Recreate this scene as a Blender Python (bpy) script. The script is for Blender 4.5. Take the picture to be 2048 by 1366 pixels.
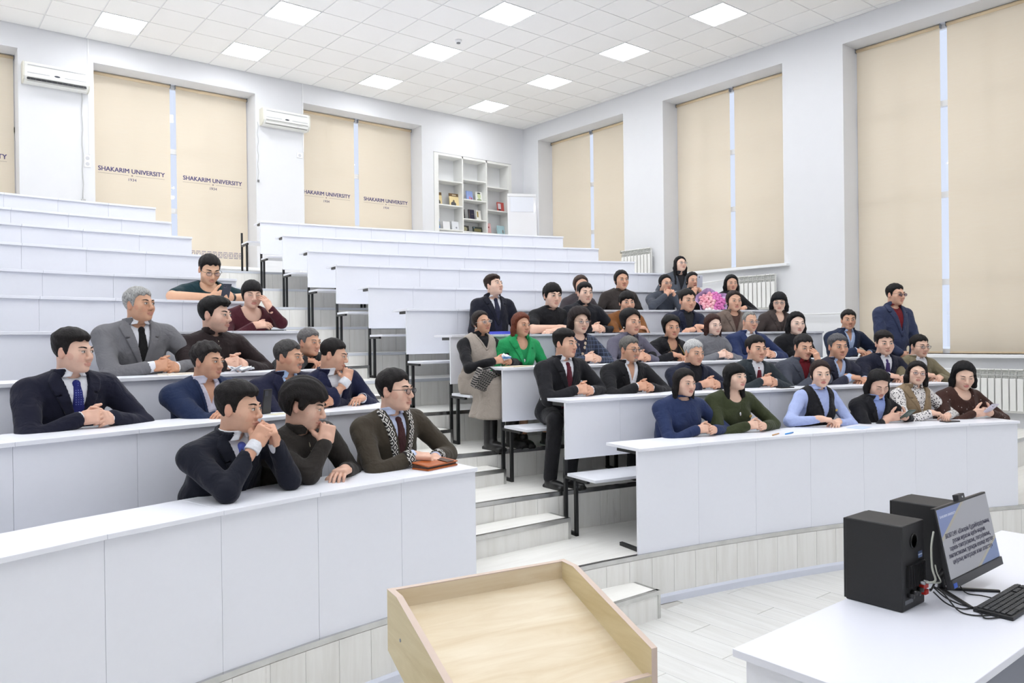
import bpy, bmesh, math, random
import numpy as np
from mathutils import Matrix, Vector
for _o in list(bpy.data.objects): bpy.data.objects.remove(_o, do_unlink=True)
SC = bpy.context.scene
COL = SC.collection
random.seed(7)
# ------------------------------------------------------------ camera
EYE = Vector((-10.872, -12.969, 1.85))
YAW, PITCH, ROLL, FPX = 0.6801, -0.0043, -0.0125, 1541.94
_f = Vector((math.sin(YAW)*math.cos(PITCH), math.cos(YAW)*math.cos(PITCH), math.sin(PITCH)))
_r = Vector((math.cos(YAW), -math.sin(YAW), 0.0)); _u = _r.cross(_f)
_R = _r*math.cos(ROLL)+_u*math.sin(ROLL); _U = -_r*math.sin(ROLL)+_u*math.cos(ROLL)
cam_data = bpy.data.cameras.new('camera'); cam = bpy.data.objects.new('camera', cam_data); COL.objects.link(cam)
cam_data.sensor_width = 36.0; cam_data.lens = FPX*36.0/2048.0; cam_data.clip_end = 200; cam_data.clip_start = 0.05
cam.matrix_world = Matrix(((_R.x, _U.x, -_f.x, EYE.x), (_R.y, _U.y, -_f.y, EYE.y), (_R.z, _U.z, -_f.z, EYE.z), (0, 0, 0, 1)))
SC.camera = cam
# ------------------------------------------------------------ sky, exposure
SKY_STRENGTH = 1.05
PANEL_STRENGTH = 16.0
world = bpy.data.worlds.new('overcast_sky'); SC.world = world; world.use_nodes = True
_bg = world.node_tree.nodes['Background']
_bg.inputs[0].default_value = (0.70, 0.78, 0.96, 1); _bg.inputs[1].default_value = SKY_STRENGTH
SC.view_settings.view_transform = 'Standard'; SC.view_settings.look = 'None'
SC.view_settings.gamma = 1.0; SC.view_settings.use_curve_mapping = False
SC.view_settings.exposure = 0.06
# ------------------------------------------------------------ materials
def lin(c):
    return tuple(((v/255.0)/12.92 if v/255.0 <= 0.04045 else ((v/255.0+0.055)/1.055)**2.4) for v in c)
MATS = {}
def nm(name):
    m = bpy.data.materials.new(name); m.use_nodes = True
    return m, m.node_tree.nodes, m.node_tree.links, m.node_tree.nodes['Principled BSDF']
def plain(name, rgb, rough=0.5, metal=0.0, spec=0.5, noise=0.0, scale=20.0, bump=0.0, coat=0.0):
    """sRGB 0-255 colour with a faint procedural mottling and optional bump"""
    if name in MATS: return MATS[name]
    m, N, L, b = nm(name); c = lin(rgb)
    b.inputs['Base Color'].default_value = (*c, 1); b.inputs['Roughness'].default_value = rough
    b.inputs['Metallic'].default_value = metal; b.inputs['Specular IOR Level'].default_value = spec
    if coat: b.inputs['Coat Weight'].default_value = coat
    tc = N.new('ShaderNodeTexCoord'); nz = N.new('ShaderNodeTexNoise')
    nz.inputs['Scale'].default_value = scale; nz.inputs['Detail'].default_value = 4
    L.new(tc.outputs['Object'], nz.inputs['Vector'])
    if noise:
        mx = N.new('ShaderNodeMixRGB'); mx.blend_type = 'MIX'
        mx.inputs[1].default_value = (*[v*(1-noise) for v in c], 1); mx.inputs[2].default_value = (*[min(1, v*(1+noise)) for v in c], 1)
        L.new(nz.outputs['Fac'], mx.inputs[0]); L.new(mx.outputs[0], b.inputs['Base Color'])
    if bump:
        bp = N.new('ShaderNodeBump'); bp.inputs['Strength'].default_value = bump; bp.inputs['Distance'].default_value = 0.01
        L.new(nz.outputs['Fac'], bp.inputs['Height']); L.new(bp.outputs[0], b.inputs['Normal'])
    MATS[name] = m; return m
def emit(name, rgb, strength):
    if name in MATS: return MATS[name]
    m, N, L, b = nm(name); c = lin(rgb)
    b.inputs['Base Color'].default_value = (*c, 1); b.inputs['Emission Color'].default_value = (*c, 1)
    b.inputs['Emission Strength'].default_value = strength; MATS[name] = m; return m
def wood(name, light, dark, stretch=(1, 14, 1), scale=3.0, contrast=(0.35, 0.75), rough=0.45, bump=0.05, knots=0.0, coords='Object'):
    """streaky laminate: noise stretched along one axis of the piece"""
    if name in MATS: return MATS[name]
    m, N, L, b = nm(name)
    tc = N.new('ShaderNodeTexCoord'); mp = N.new('ShaderNodeMapping'); mp.inputs['Scale'].default_value = stretch
    oi = N.new('ShaderNodeObjectInfo'); ad = N.new('ShaderNodeVectorMath'); ad.operation = 'ADD'
    ml = N.new('ShaderNodeVectorMath'); ml.operation = 'SCALE'; ml.inputs[0].default_value = (7.3, 11.1, 5.7)
    L.new(oi.outputs['Random'], ml.inputs['Scale']); L.new(tc.outputs[coords], ad.inputs[0]); L.new(ml.outputs[0], ad.inputs[1])
    L.new(ad.outputs[0], mp.inputs['Vector'])
    nz = N.new('ShaderNodeTexNoise'); nz.inputs['Scale'].default_value = scale; nz.inputs['Detail'].default_value = 6; nz.inputs['Roughness'].default_value = 0.62
    nz.inputs['Distortion'].default_value = 0.6
    L.new(mp.outputs[0], nz.inputs['Vector'])
    cr = N.new('ShaderNodeValToRGB'); cr.color_ramp.elements[0].position = contrast[0]; cr.color_ramp.elements[1].position = contrast[1]
    cr.color_ramp.elements[0].color = (*lin(dark), 1); cr.color_ramp.elements[1].color = (*lin(light), 1)
    L.new(nz.outputs['Fac'], cr.inputs[0])
    out = cr.outputs[0]
    if knots:
        n2 = N.new('ShaderNodeTexNoise'); n2.inputs['Scale'].default_value = scale*0.9; n2.inputs['Detail'].default_value = 8; n2.inputs['Roughness'].default_value = 0.75
        L.new(mp.outputs[0], n2.inputs['Vector'])
        r2 = N.new('ShaderNodeValToRGB'); r2.color_ramp.elements[0].position = 0.30; r2.color_ramp.elements[1].position = 0.37
        r2.color_ramp.elements[0].color = (*[v*(1-knots) for v in lin(dark)], 1); r2.color_ramp.elements[1].color = (1, 1, 1, 1)
        L.new(n2.outputs['Fac'], r2.inputs[0])
        mx = N.new('ShaderNodeMixRGB'); mx.blend_type = 'MULTIPLY'; mx.inputs[0].default_value = knots
        L.new(out, mx.inputs[1]); L.new(r2.outputs[0], mx.inputs[2]); out = mx.outputs[0]
    L.new(out, b.inputs['Base Color']); b.inputs['Roughness'].default_value = rough
    if bump:
        bp = N.new('ShaderNodeBump'); bp.inputs['Strength'].default_value = bump; bp.inputs['Distance'].default_value = 0.004
        L.new(nz.outputs['Fac'], bp.inputs['Height']); L.new(bp.outputs[0], b.inputs['Normal'])
    MATS[name] = m; return m
# ------------------------------------------------------------ mesh helpers
class MB:
    """collects primitive shapes into one mesh"""
    def __init__(s): s.v = []; s.f = []; s.m = []; s.cur = 0
    def mat(s, i): s.cur = i; return s
    def _add(s, vs, fs):
        o = len(s.v); s.v += [tuple(v) for v in vs]
        for f in fs: s.f.append(tuple(i+o for i in f)); s.m.append(s.cur)
        return s
    def box(s, c, h, R=None):
        vs = [Vector((sx*h[0], sy*h[1], sz*h[2])) for sz in (-1, 1) for sy in (-1, 1) for sx in (-1, 1)]
        if R is not None: vs = [R @ v for v in vs]
        c = Vector(c)
        return s._add([v+c for v in vs], [(0, 2, 3, 1), (4, 5, 7, 6), (0, 1, 5, 4), (2, 6, 7, 3), (0, 4, 6, 2), (1, 3, 7, 5)])
    def span(s, a, b):
        return s.box([(a[i]+b[i])/2 for i in range(3)], [abs(a[i]-b[i])/2 for i in range(3)])
    def prism(s, poly, z0, z1):
        n = len(poly)
        vs = [(p[0], p[1], z0) for p in poly]+[(p[0], p[1], z1) for p in poly]
        return s._add(vs, [tuple(range(n-1, -1, -1)), tuple(range(n, 2*n))]+[(i, (i+1) % n, n+(i+1) % n, n+i) for i in range(n)])
    def extr(s, poly3, d):
        """polygon given in 3D, extruded along vector d"""
        n = len(poly3); d = Vector(d)
        vs = [Vector(p) for p in poly3]+[Vector(p)+d for p in poly3]
        return s._add(vs, [tuple(range(n-1, -1, -1)), tuple(range(n, 2*n))]+[(i, (i+1) % n, n+(i+1) % n, n+i) for i in range(n)])
    def tube(s, pts, r, n=8, closed=False):
        pts = [Vector(p) for p in pts]; k = len(pts); vs = []
        rr = r if isinstance(r, (list, tuple)) else [r]*k
        ref = None
        for i, p in enumerate(pts):
            t = (pts[min(i+1, k-1)]-pts[max(i-1, 0)])
            t = t.normalized() if t.length > 1e-9 else Vector((0, 0, 1))
            if ref is None: ref = Vector((0, 0, 1)) if abs(t.z) < 0.9 else Vector((1, 0, 0))
            a = (ref-t*ref.dot(t)).normalized(); b = t.cross(a); ref = a
            for j in range(n):
                an = 2*math.pi*j/n; vs.append(p+(a*math.cos(an)+b*math.sin(an))*rr[i])
        fs = [(i*n+j, i*n+(j+1) % n, (i+1)*n+(j+1) % n, (i+1)*n+j) for i in range(k-1) for j in range(n)]
        fs += [tuple(range(n-1, -1, -1)), tuple((k-1)*n+j for j in range(n))]
        return s._add(vs, fs)
    def cyl(s, a, b, r, n=16): return s.tube([a, b], r, n)
    def sph(s, c, r, nu=12, nv=8, R=None):
        r = r if isinstance(r, (list, tuple)) else (r, r, r); c = Vector(c); vs = []
        def P(x, y, z):
            v = Vector((x*r[0], y*r[1], z*r[2])); return (R @ v if R is not None else v)+c
        vs.append(P(0, 0, -1))
        for i in range(1, nv):
            ph = -math.pi/2+math.pi*i/nv
            for j in range(nu):
                th = 2*math.pi*j/nu; vs.append(P(math.cos(ph)*math.cos(th), math.cos(ph)*math.sin(th), math.sin(ph)))
        vs.append(P(0, 0, 1)); fs = []
        for j in range(nu): fs.append((0, 1+(j+1) % nu, 1+j))
        for i in range(nv-2):
            for j in range(nu): a = 1+i*nu; fs.append((a+j, a+(j+1) % nu, a+nu+(j+1) % nu, a+nu+j))
        a = 1+(nv-2)*nu
        for j in range(nu): fs.append((a+j, a+(j+1) % nu, len(vs)-1))
        return s._add(vs, fs)
    def mesh(s, name, mats, smooth=False, bevel=0.0, seg=2):
        me = bpy.data.meshes.new(name); me.from_pydata(s.v, [], s.f)
        mats = mats if isinstance(mats, (list, tuple)) else [mats]
        for m in mats: me.materials.append(m)
        if len(mats) > 1: me.polygons.foreach_set('material_index', s.m)
        if bevel:
            bm = bmesh.new(); bm.from_mesh(me)
            bmesh.ops.remove_doubles(bm, verts=bm.verts, dist=1e-5)
            es = [e for e in bm.edges if len(e.link_faces) == 2 and e.calc_face_angle(0) > 0.5]
            bmesh.ops.bevel(bm, geom=es, offset=bevel, segments=seg, affect='EDGES', profile=0.5, clamp_overlap=True)
            bm.to_mesh(me); bm.free()
        if smooth:
            me.polygons.foreach_set('use_smooth', [True]*len(me.polygons))
        me.update(); return me
def place(name, me, parent=None, loc=(0, 0, 0), rz=0.0, rot=None):
    o = bpy.data.objects.new(name, me); COL.objects.link(o)
    if parent is not None: o.parent = parent
    o.location = loc; o.rotation_euler = rot if rot is not None else (0, 0, rz); return o
def thing(name, label, cat, loc=(0, 0, 0), rz=0.0, group=None, me=None, rot=None):
    o = place(name, me, None, loc, rz, rot); o['label'] = label; o['category'] = cat
    if group: o['group'] = group
    return o
def struct(name, me, loc=(0, 0, 0), label=None):
    o = place(name, me, None, loc); o['kind'] = 'structure'
    if label: o['label'] = label
    return o
def text_mesh(name, body, size, mat, align='CENTER', extrude=0.0006, shear=0.0, width=None, bold=0.0):
    cu = bpy.data.curves.new(name, 'FONT'); cu.body = body; cu.size = size; cu.align_x = align; cu.align_y = 'BOTTOM_BASELINE'
    cu.extrude = extrude; cu.resolution_u = 3; cu.space_line = 1.25
    ob = bpy.data.objects.new(name, cu); COL.objects.link(ob); bpy.context.view_layer.update()
    dg = bpy.context.evaluated_depsgraph_get(); me = bpy.data.meshes.new_from_object(ob.evaluated_get(dg))
    bpy.data.objects.remove(ob, do_unlink=True); bpy.data.curves.remove(cu)
    if width:
        xs = [v.co.x for v in me.vertices]; w = max(xs)-min(xs) if xs else 1
        k = width/w
        for v in me.vertices: v.co.x *= k
    if bold:
        bm = bmesh.new(); bm.from_mesh(me); g0 = list(bm.verts)+list(bm.edges)+list(bm.faces)
        for dx, dy in ((bold, 0), (0, bold*0.7), (bold, bold*0.7)):
            d = bmesh.ops.duplicate(bm, geom=g0); bmesh.ops.translate(bm, verts=[v for v in d['geom'] if isinstance(v, bmesh.types.BMVert)], vec=(dx, dy, 0))
        bm.to_mesh(me); bm.free()
    me.materials.clear(); me.materials.append(mat); return me
# ------------------------------------------------------------ shared surfaces
CEIL = 6.42; FRONT_Y = -15.3; LEFT_X = -15.2; WT = 0.5; HEADZ = 6.08
M_wall = plain('wall_paint', (229, 230, 233), 0.85, noise=0.012, scale=6, bump=0.02)
M_tile = plain('ceiling_tile', (250, 249, 247), 0.95, noise=0.01, scale=60, bump=0.08)
M_tbar = plain('ceiling_tbar', (240, 240, 240), 0.6)
M_white = plain('white_laminate', (243, 245, 253), 0.38, noise=0.01, scale=40)
M_pvc = plain('white_pvc', (240, 241, 243), 0.35)
M_chrome = plain('steel_trim', (205, 205, 203), 0.25, metal=1.0, noise=0.25, scale=9)
M_alu = plain('pale_trim', (214, 218, 226), 0.4, noise=0.04, scale=6)
M_black = plain('black_steel', (26, 27, 29), 0.45)
M_floor = wood('floor_laminate', (229, 229, 226), (214, 213, 208), (9, 0.7, 1), 2.2, (0.22, 0.62), 0.42, 0.03)
M_riser = wood('riser_laminate', (243, 242, 238), (230, 228, 222), (9, 9, 0.7), 2.0, (0.2, 0.6), 0.5, 0.03, knots=0.35)
M_tread = wood('tread_laminate', (246, 245, 240), (236, 234, 228), (0.8, 9, 1), 2.2, (0.22, 0.6), 0.42, 0.03)
# floor with its planks
fl = struct('floor', MB().span((LEFT_X-WT, FRONT_Y-WT, -0.2), (WT, WT, -0.004)).mesh('floor', plain('floor_joint', (206, 204, 198), 0.7)))
_pl = MB().span((-0.0955, -0.598, -0.004), (0.0955, 0.598, 0.0)).mesh('plank', M_floor)
for i in range(42):
    x = -9.6+i*0.193
    for j in range(4):
        y = -13.3+j*1.2+(i*0.37 % 1.2)
        if y > -9.0: continue
        if x < -8.6 and y < -12.6: continue
        place('plank', _pl, fl, (x, y, 0.0))
# the rest of the floor beyond the planks in view
_m = MB(); _m.span((LEFT_X, FRONT_Y, -0.004), (-9.7, -8.5, -0.0005)); _m.span((-9.7, FRONT_Y, -0.004), (0, -13.9, -0.0005)); _m.span((-1.5, -13.9, -0.004), (0, -8.5, -0.0005))
place('floor_covering', _m.mesh('floor_covering', M_floor), fl)
# ------------------------------------------------------------ walls with window reveals
BACKW = [(-11.85, -9.387, 3.10), (-8.42, -5.954, 3.10), (-5.09, -2.617, 3.10)]
RIGHTW = [(-2.956, -0.498, 2.95), (-6.30, -3.915, 2.96), (-9.73, -7.278, 1.57), (-13.1, -10.66, 1.2)]
NICHE = (-2.345, -0.345, 2.814, 5.61)
def wall_boxes(lo, hi, wins, put):
    """put(a0,a1,z0,z1,d0,d1): a box along the wall"""
    edge = lo
    for a0, a1, s in sorted(wins):
        put(edge, a0, 0, CEIL+0.3, 0, WT); put(a0, a1, 0, s, 0, WT); put(a0, a1, HEADZ, CEIL+0.3, 0, WT); edge = a1
    put(edge, hi, 0, CEIL+0.3, 0, WT)
m = MB()
def pb(a0, a1, z0, z1, d0, d1): m.span((a0, d0, z0), (a1, d1, z1))
wall_boxes(LEFT_X-WT, NICHE[0], BACKW, pb)
pb(NICHE[0], NICHE[1], 0, NICHE[2], 0, WT); pb(NICHE[0], NICHE[1], NICHE[3], CEIL+0.3, 0, WT); pb(NICHE[0], NICHE[1], NICHE[2], NICHE[3], 0.36, WT); pb(NICHE[1], WT, 0, CEIL+0.3, 0, WT)
struct('wall_back', m.mesh('wall_back', M_wall))
m = MB()
def pr(a0, a1, z0, z1, d0, d1): m.span((d0, a0, z0), (d1, a1, z1))
wall_boxes(FRONT_Y-WT, 0.0, RIGHTW, pr)
struct('wall_right', m.mesh('wall_right', M_wall))
struct('wall_left', MB().span((LEFT_X-WT, FRONT_Y-WT, 0), (LEFT_X, 0, CEIL+0.3)).mesh('wall_left', M_wall))
struct('wall_front', MB().span((LEFT_X, FRONT_Y-WT, 0), (WT, FRONT_Y, CEIL+0.3)).mesh('wall_front', M_wall))
# ------------------------------------------------------------ ceiling grid, tiles, light panels
ce = struct('ceiling', MB().span((LEFT_X, FRONT_Y, CEIL+0.004), (0, 0, CEIL+0.2)).mesh('ceiling', M_tbar))
LI = (2, 6, 10, 13, 17, 21); LJ = (1, 4, 7, 10, 13, 16, 19, 22)
def cell(i, j): return (-0.13-0.6*(i+0.5), -0.6*(j+0.5))
_tile = MB().box((0, 0, 0), (0.2905, 0.2905, 0.005)).mesh('ceiling_tile', M_tile)
_inv = cam.matrix_world.inverted()
def seen(p, mx=1.25, my=1.25):
    q = _inv @ Vector(p)
    if q.z > -0.1: return False
    u = q.x/-q.z*FPX/1024; v = q.y/-q.z*FPX/683
    return abs(u) < mx and abs(v) < my
rest = MB(); cnt = 0
for j in range(25):
    for i in range(25):
        if i in LI and j in LJ: continue
        x, y = cell(i, j)
        if seen((x, y, CEIL), 1.1, 1.12) and cnt < 300: place('ceiling_tile', _tile, ce, (x, y, CEIL+0.002)); cnt += 1
        else: rest.box((x, y, CEIL+0.002), (0.2905, 0.2905, 0.005))
for j in range(25): rest.box((-0.06, -0.6*(j+0.5), CEIL+0.002), (0.055, 0.2905, 0.005))
_ro = place('ceiling_tile_field', rest.mesh('ceiling_tile_field', M_tile), ce); _ro['kind'] = 'stuff'
M_panel = emit('panel_diffuser', (250, 252, 255), PANEL_STRENGTH)
_fr = MB()
for a in (-1, 1):
    _fr.box((a*0.289, 0, 0), (0.006, 0.295, 0.008)); _fr.box((0, a*0.289, 0), (0.283, 0.006, 0.008))
_fr = _fr.mesh('light_frame', M_pvc); _df = MB().box((0, 0, 0.002), (0.283, 0.283, 0.004)).mesh('light_diffuser', M_panel)
_ordi = {2: 'first', 6: 'second', 10: 'third', 13: 'fourth', 17: 'fifth', 21: 'sixth'}
_ordj = {1: 'first', 4: 'second', 7: 'third', 10: 'fourth', 13: 'fifth', 16: 'sixth', 19: 'seventh', 22: 'eighth'}
for i in LI:
    for j in LJ:
        x, y = cell(i, j)
        lab = 'square ceiling light, %s from the window wall, in the %s row from the back wall' % (_ordi[i], _ordj[j])
        t = thing('ceiling_light', lab, 'ceiling light', (x, y, CEIL), group='square LED ceiling panels')
        place('frame', _fr, t); place('diffuser', _df, t)
m = MB(); m.tube([(0, 0, 0), (0, 0, -0.02), (0, 0, -0.035), (0, 0, -0.045)], [0.05, 0.05, 0.042, 0.02], 20)
sd = thing('smoke_detector', 'small white smoke detector fixed to a ceiling tile', 'smoke detector', (-4.04, -3.31, CEIL-0.004), me=m.mesh('smoke_detector', M_pvc, True))
place('sensor_ring', MB().tube([(0, 0, -0.036), (0, 0, -0.05)], 0.03, 16).mesh('sensor_ring', plain('grey_plastic', (120, 122, 128), 0.5)), sd)
# ------------------------------------------------------------ windows and roller blinds
M_glass, N_, L_, b_ = nm('window_glass')
N_.remove(b_); _tr = N_.new('ShaderNodeBsdfTransparent'); _gl = N_.new('ShaderNodeBsdfGlossy'); _gl.inputs['Roughness'].default_value = 0.02
_mx = N_.new('ShaderNodeMixShader'); _mx.inputs[0].default_value = 0.06; L_.new(_tr.outputs[0], _mx.inputs[1]); L_.new(_gl.outputs[0], _mx.inputs[2]); L_.new(_mx.outputs[0], N_['Material Output'].inputs[0])
M_blind, N_, L_, b_ = nm('blind_fabric')
b_.inputs['Roughness'].default_value = 0.9
_tc = N_.new('ShaderNodeTexCoord'); _wv = N_.new('ShaderNodeTexNoise'); _wv.inputs['Scale'].default_value = 3.0
_mp = N_.new('ShaderNodeMapping'); _mp.inputs['Scale'].default_value = (1, 1, 60); L_.new(_tc.outputs['Object'], _mp.inputs[0]); L_.new(_mp.outputs[0], _wv.inputs['Vector'])
_mc = N_.new('ShaderNodeMixRGB'); _mc.inputs[1].default_value = (*lin((246, 235, 216)), 1); _mc.inputs[2].default_value = (*lin((249, 241, 226)), 1)
L_.new(_wv.outputs['Fac'], _mc.inputs[0]); L_.new(_mc.outputs[0], b_.inputs['Base Color'])
_tl = N_.new('ShaderNodeBsdfTranslucent'); L_.new(_mc.outputs[0], _tl.inputs[0])
_mx = N_.new('ShaderNodeMixShader'); _mx.inputs[0].default_value = 0.35
L_.new(b_.outputs[0], _mx.inputs[1]); L_.new(_tl.outputs[0], _mx.inputs[2]); L_.new(_mx.outputs[0], N_['Material Output'].inputs[0])
M_btube = plain('blind_tube', (238, 216, 180), 0.6)
M_print = plain('blind_print', (84, 78, 122), 0.8)
M_grey = plain('grey_bracket', (150, 152, 158), 0.5)
TXT = text_mesh('lettering', 'SHAKARIM UNIVERSITY', 0.14, M_print, width=0.975, bold=0.004)
_zs = [v.co.y for v in TXT.vertices]; _k = 0.070/(max(_zs))
for v in TXT.vertices: v.co.y *= _k
YR = text_mesh('lettering', '1934', 0.062, M_print, width=0.115)
def window(n, a0, a1, sill, back):
    """unit frame in wall coordinates: a along the wall, d into the wall, z up"""
    W = a1-a0; T = (lambda a, d, z: (a, d, z)) if back else (lambda a, d, z: (d, a, z))
    m = MB()
    def bx(aa, ab, za, zb, da=0.43, db=0.49): m.span(T(aa, da, za), T(ab, db, zb))
    bx(a0, a0+0.06, sill, HEADZ); bx(a1-0.06, a1, sill, HEADZ); bx(a0, a1, sill, sill+0.06); bx(a0, a1, HEADZ-0.06, HEADZ)
    trans = [z for z in (5.0, 4.02, 3.75, 2.55) if sill+0.4 < z and not (z == 3.75 and sill > 2) and not (z == 4.02 and sill < 2)]
    for z in trans: bx(a0, a1, z-0.04, z+0.04)
    for q in (0.27, 0.73): bx(a0+W*q-0.035, a0+W*q+0.035, sill, HEADZ)
    w = struct('window_%d' % n, m.mesh('window_frame', M_pvc))
    cols = [a0+0.06, a0+W*0.27, a0+W*0.73, a1-0.06]; rows = [sill+0.06]+sorted(trans)+[HEADZ-0.06]
    for c in range(3):
        for r in range(len(rows)-1):
            g = MB().span(T(cols[c]+0.03, 0.455, rows[r]+0.03), T(cols[c+1]-0.03, 0.461, rows[r+1]-0.03))
            place('pane', g.mesh('pane', M_glass), w)
    # inner sill board
    s = MB().span(T(a0-0.1, -0.10, sill-0.045), T(a1+0.1, 0.43, sill)).mesh('window_sill', M_pvc, bevel=0.006)
    place('window_sill', s, w)
    return w
_bl = []
def blind(a0, a1, sill, back, lettered, label, group, rev=False):
    W = a1-a0; top = HEADZ-0.03
    d = 0.385
    def P(a, dd, z): return (a, dd, z) if back else (dd, a, z)
    c = P((a0+a1)/2, d, top)
    t = thing('roller_blind', label, 'window blind', c, group=group)
    def L(a, dd, z): return (a, dd, z) if back else (dd, a, z)
    h = W/2
    place('fabric', MB().span(L(-h+0.012, -0.001, -(top-sill)+0.004), L(h-0.012, 0.001, 0)).mesh('fabric', M_blind), t)
    m = MB(); m.cyl(L(-h+0.006, 0.0, 0), L(h-0.006, 0.0, 0), 0.024, 14)
    place('roller_tube', m.mesh('roller_tube', M_btube, True), t)
    place('bottom_bar', MB().span(L(-h+0.012, -0.008, -(top-sill)+0.001), L(h-0.012, 0.008, -(top-sill)+0.024)).mesh('bottom_bar', M_btube), t)
    for s in (-1, 1): place('bracket', MB().span(L(s*(h-0.003)-0.004, -0.03, -0.03), L(s*(h-0.003)+0.004, 0.03, 0.03)).mesh('bracket', M_grey), t)
    if lettered:
        e = place('lettering', TXT, t, (0, -0.003, 4.548-top), rot=(math.pi/2, 0, 0))
        place('year', YR, t, (0, -0.003, 4.425-top), rot=(math.pi/2, 0, 0))
        r = MB()
        for s in (-1, 1): r.span((s*0.05, -0.0032, 4.510-top), (s*0.49, -0.0022, 4.514-top))
        r.box((0, -0.003, 4.512-top), (0.011, 0.0006, 0.011), Matrix.Rotation(math.pi/4, 3, 'Y'))
        place('rule', r.mesh('rule', plain('blind_print_gold', (172, 156, 150), 0.8)), t)
        o = MB(); z0 = 3.33-top; n = int((W-0.06)/0.09)
        for q in range(n):
            x = -W/2+0.05+q*0.09+0.02
            for (dx, dz, w, hh) in ((0, 0.045, 0.034, 0.006), (0, -0.045, 0.034, 0.006), (-0.03, 0, 0.005, 0.03), (0.03, 0, 0.005, 0.03), (0, 0.02, 0.014, 0.005), (0, -0.02, 0.014, 0.005), (-0.012, 0, 0.004, 0.015)):
                o.box((x+dx, -0.0027, z0+dz), (w, 0.0006, hh))
        ob = place('ornament_band', o.mesh('ornament_band', plain('blind_print_pale', (150, 142, 160), 0.8)), t)
    return t
_wn = 0
_bn = ('beyond the open air conditioner', 'between the two air conditioners', 'next to the bookcase')
for k, (a0, a1, s) in enumerate(BACKW):
    _wn += 1; window(_wn, a0, a1, s, True); mid = (a0+a1)/2
    blind(a0+0.005, mid-0.035, s, True, True, 'cream roller blind printed with lettering, left half of a pair %s' % _bn[k], 'printed roller blinds of the back wall')
    blind(mid+0.035, a1-0.005, s, True, True, 'cream roller blind printed with lettering, right half of a pair %s' % _bn[k], 'printed roller blinds of the back wall')
_rn = ('the window nearest the back corner', 'the middle window of the long window wall', 'the tall window behind the standing man', 'the window beside the teaching floor')
for k, (a0, a1, s) in enumerate(RIGHTW):
    _wn += 1; window(_wn, a0, a1, s, False); mid = (a0+a1)/2
    blind(a0+0.005, mid-0.035, s, False, False, 'plain cream roller blind, front half of %s' % _rn[k], 'plain roller blinds of the side wall')
    blind(mid+0.035, a1-0.005, s, False, False, 'plain cream roller blind, rear half of %s' % _rn[k], 'plain roller blinds of the side wall')
# ------------------------------------------------------------ tiers and curved desk rows
PITCHR = 0.759
RC = (-9.367, -23.431, 14.228); LC = (-8.279, -16.555, 7.246)
TIER = [0.0, 0.355, 0.657, 0.892, 1.176, 1.445, 1.709, 2.003, 2.259, 2.531, 2.814]   # index = tier number, 0 = floor
ZR = [0, 1.085, 1.371, 1.601, 1.888, 2.157, 2.430, 2.727, 2.962, 3.238, 3.514]
ZL = [0, 1.093, 1.410, 1.641, 1.932, 2.200, 2.454, 2.752, 3.028, 3.290, 3.571]
def circ(C, k, off, x): return C[1]+math.sqrt(max(0.01, (C[2]+PITCHR*(k-1)+off)**2-(x-C[0])**2))
def arcY(k, x, off=0.0):
    x = max(-12.7, min(-2.8, x))
    t = min(1.0, max(0.0, (x+8.0)/0.8))
    return circ(LC, k, off, x)*(1-t)+circ(RC, k, off, x)*t
ROFF = lambda k: 0.0 if k == 1 else 0.085
XS = [LEFT_X+0.0001]+[-15.0+0.15*i for i in range(1, 100)]+[-0.0001]
ORD = ['', 'first', 'second', 'third', 'fourth', 'fifth', 'sixth', 'seventh', 'eighth', 'ninth', 'tenth', 'eleventh']
for k in range(1, 11):
    z0 = TIER[k-1] if k > 1 else 0.0; z1 = TIER[k]
    vs = []; fs = []; n = len(XS)
    for x in XS:
        y = arcY(k, x, ROFF(k)); yb = 0.0 if k == 10 else arcY(k+1, x, ROFF(k+1))+0.02
        vs += [(x, y, z0-0.02), (x, y, z1), (x, yb, z1), (x, yb, z0-0.02)]
    for i in range(n-1):
        a = i*4; b = a+4
        fs += [(a, b, b+1, a+1), (a+1, b+1, b+2, a+2)]
    me = bpy.data.meshes.new('tier_platform'); me.from_pydata(vs, [], fs); me.materials.append(M_riser); me.materials.append(M_tread)
    me.polygons.foreach_set('material_index', [0, 1]*(n-1)); me.update()
    tp = struct('tier_platform', me, label='pale laminate seating tier, %s step up from the floor' % ORD[k])
    # steel nosing along the edge
    nv = []; nf = []
    xs = [x for x in XS if -12.7 < x < -0.05]
    for x in xs:
        y = arcY(k, x, ROFF(k))
        nv += [(x, y-0.006, z1-0.026), (x, y-0.006, z1+0.004), (x, y+0.028, z1+0.004), (x, y+0.028, z1-0.002)]
    for i in range(len(xs)-1):
        a = i*4; b = a+4; nf += [(a, b, b+1, a+1), (a+1, b+1, b+2, a+2)]
    nme = bpy.data.meshes.new('nosing'); nme.from_pydata(nv, [], nf); nme.materials.append(M_chrome if k < 5 else M_alu); nme.update()
    place('nosing', nme, tp)
    # upright laminate planks facing the riser, where the eye can pick them apart
    xa, xb = (-10.7, -1.9) if k == 1 else (-8.7, -4.7 if k > 2 else -3.5)
    w = 0.193; hh = (z1-z0-0.030)/2
    pk = MB().box((0, 0, hh), (w/2-0.0012, 0.004, hh)).mesh('riser_plank', M_riser)
    x = xa
    while x < xb:
        y0 = arcY(k, x-w/2, ROFF(k)); y1 = arcY(k, x+w/2, ROFF(k))
        place('riser_plank', pk, tp, (x, (y0+y1)/2-0.003, z0+0.001), rz=math.atan2(y1-y0, w)); x += w*math.cos(math.atan2(y1-y0, w))
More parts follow.
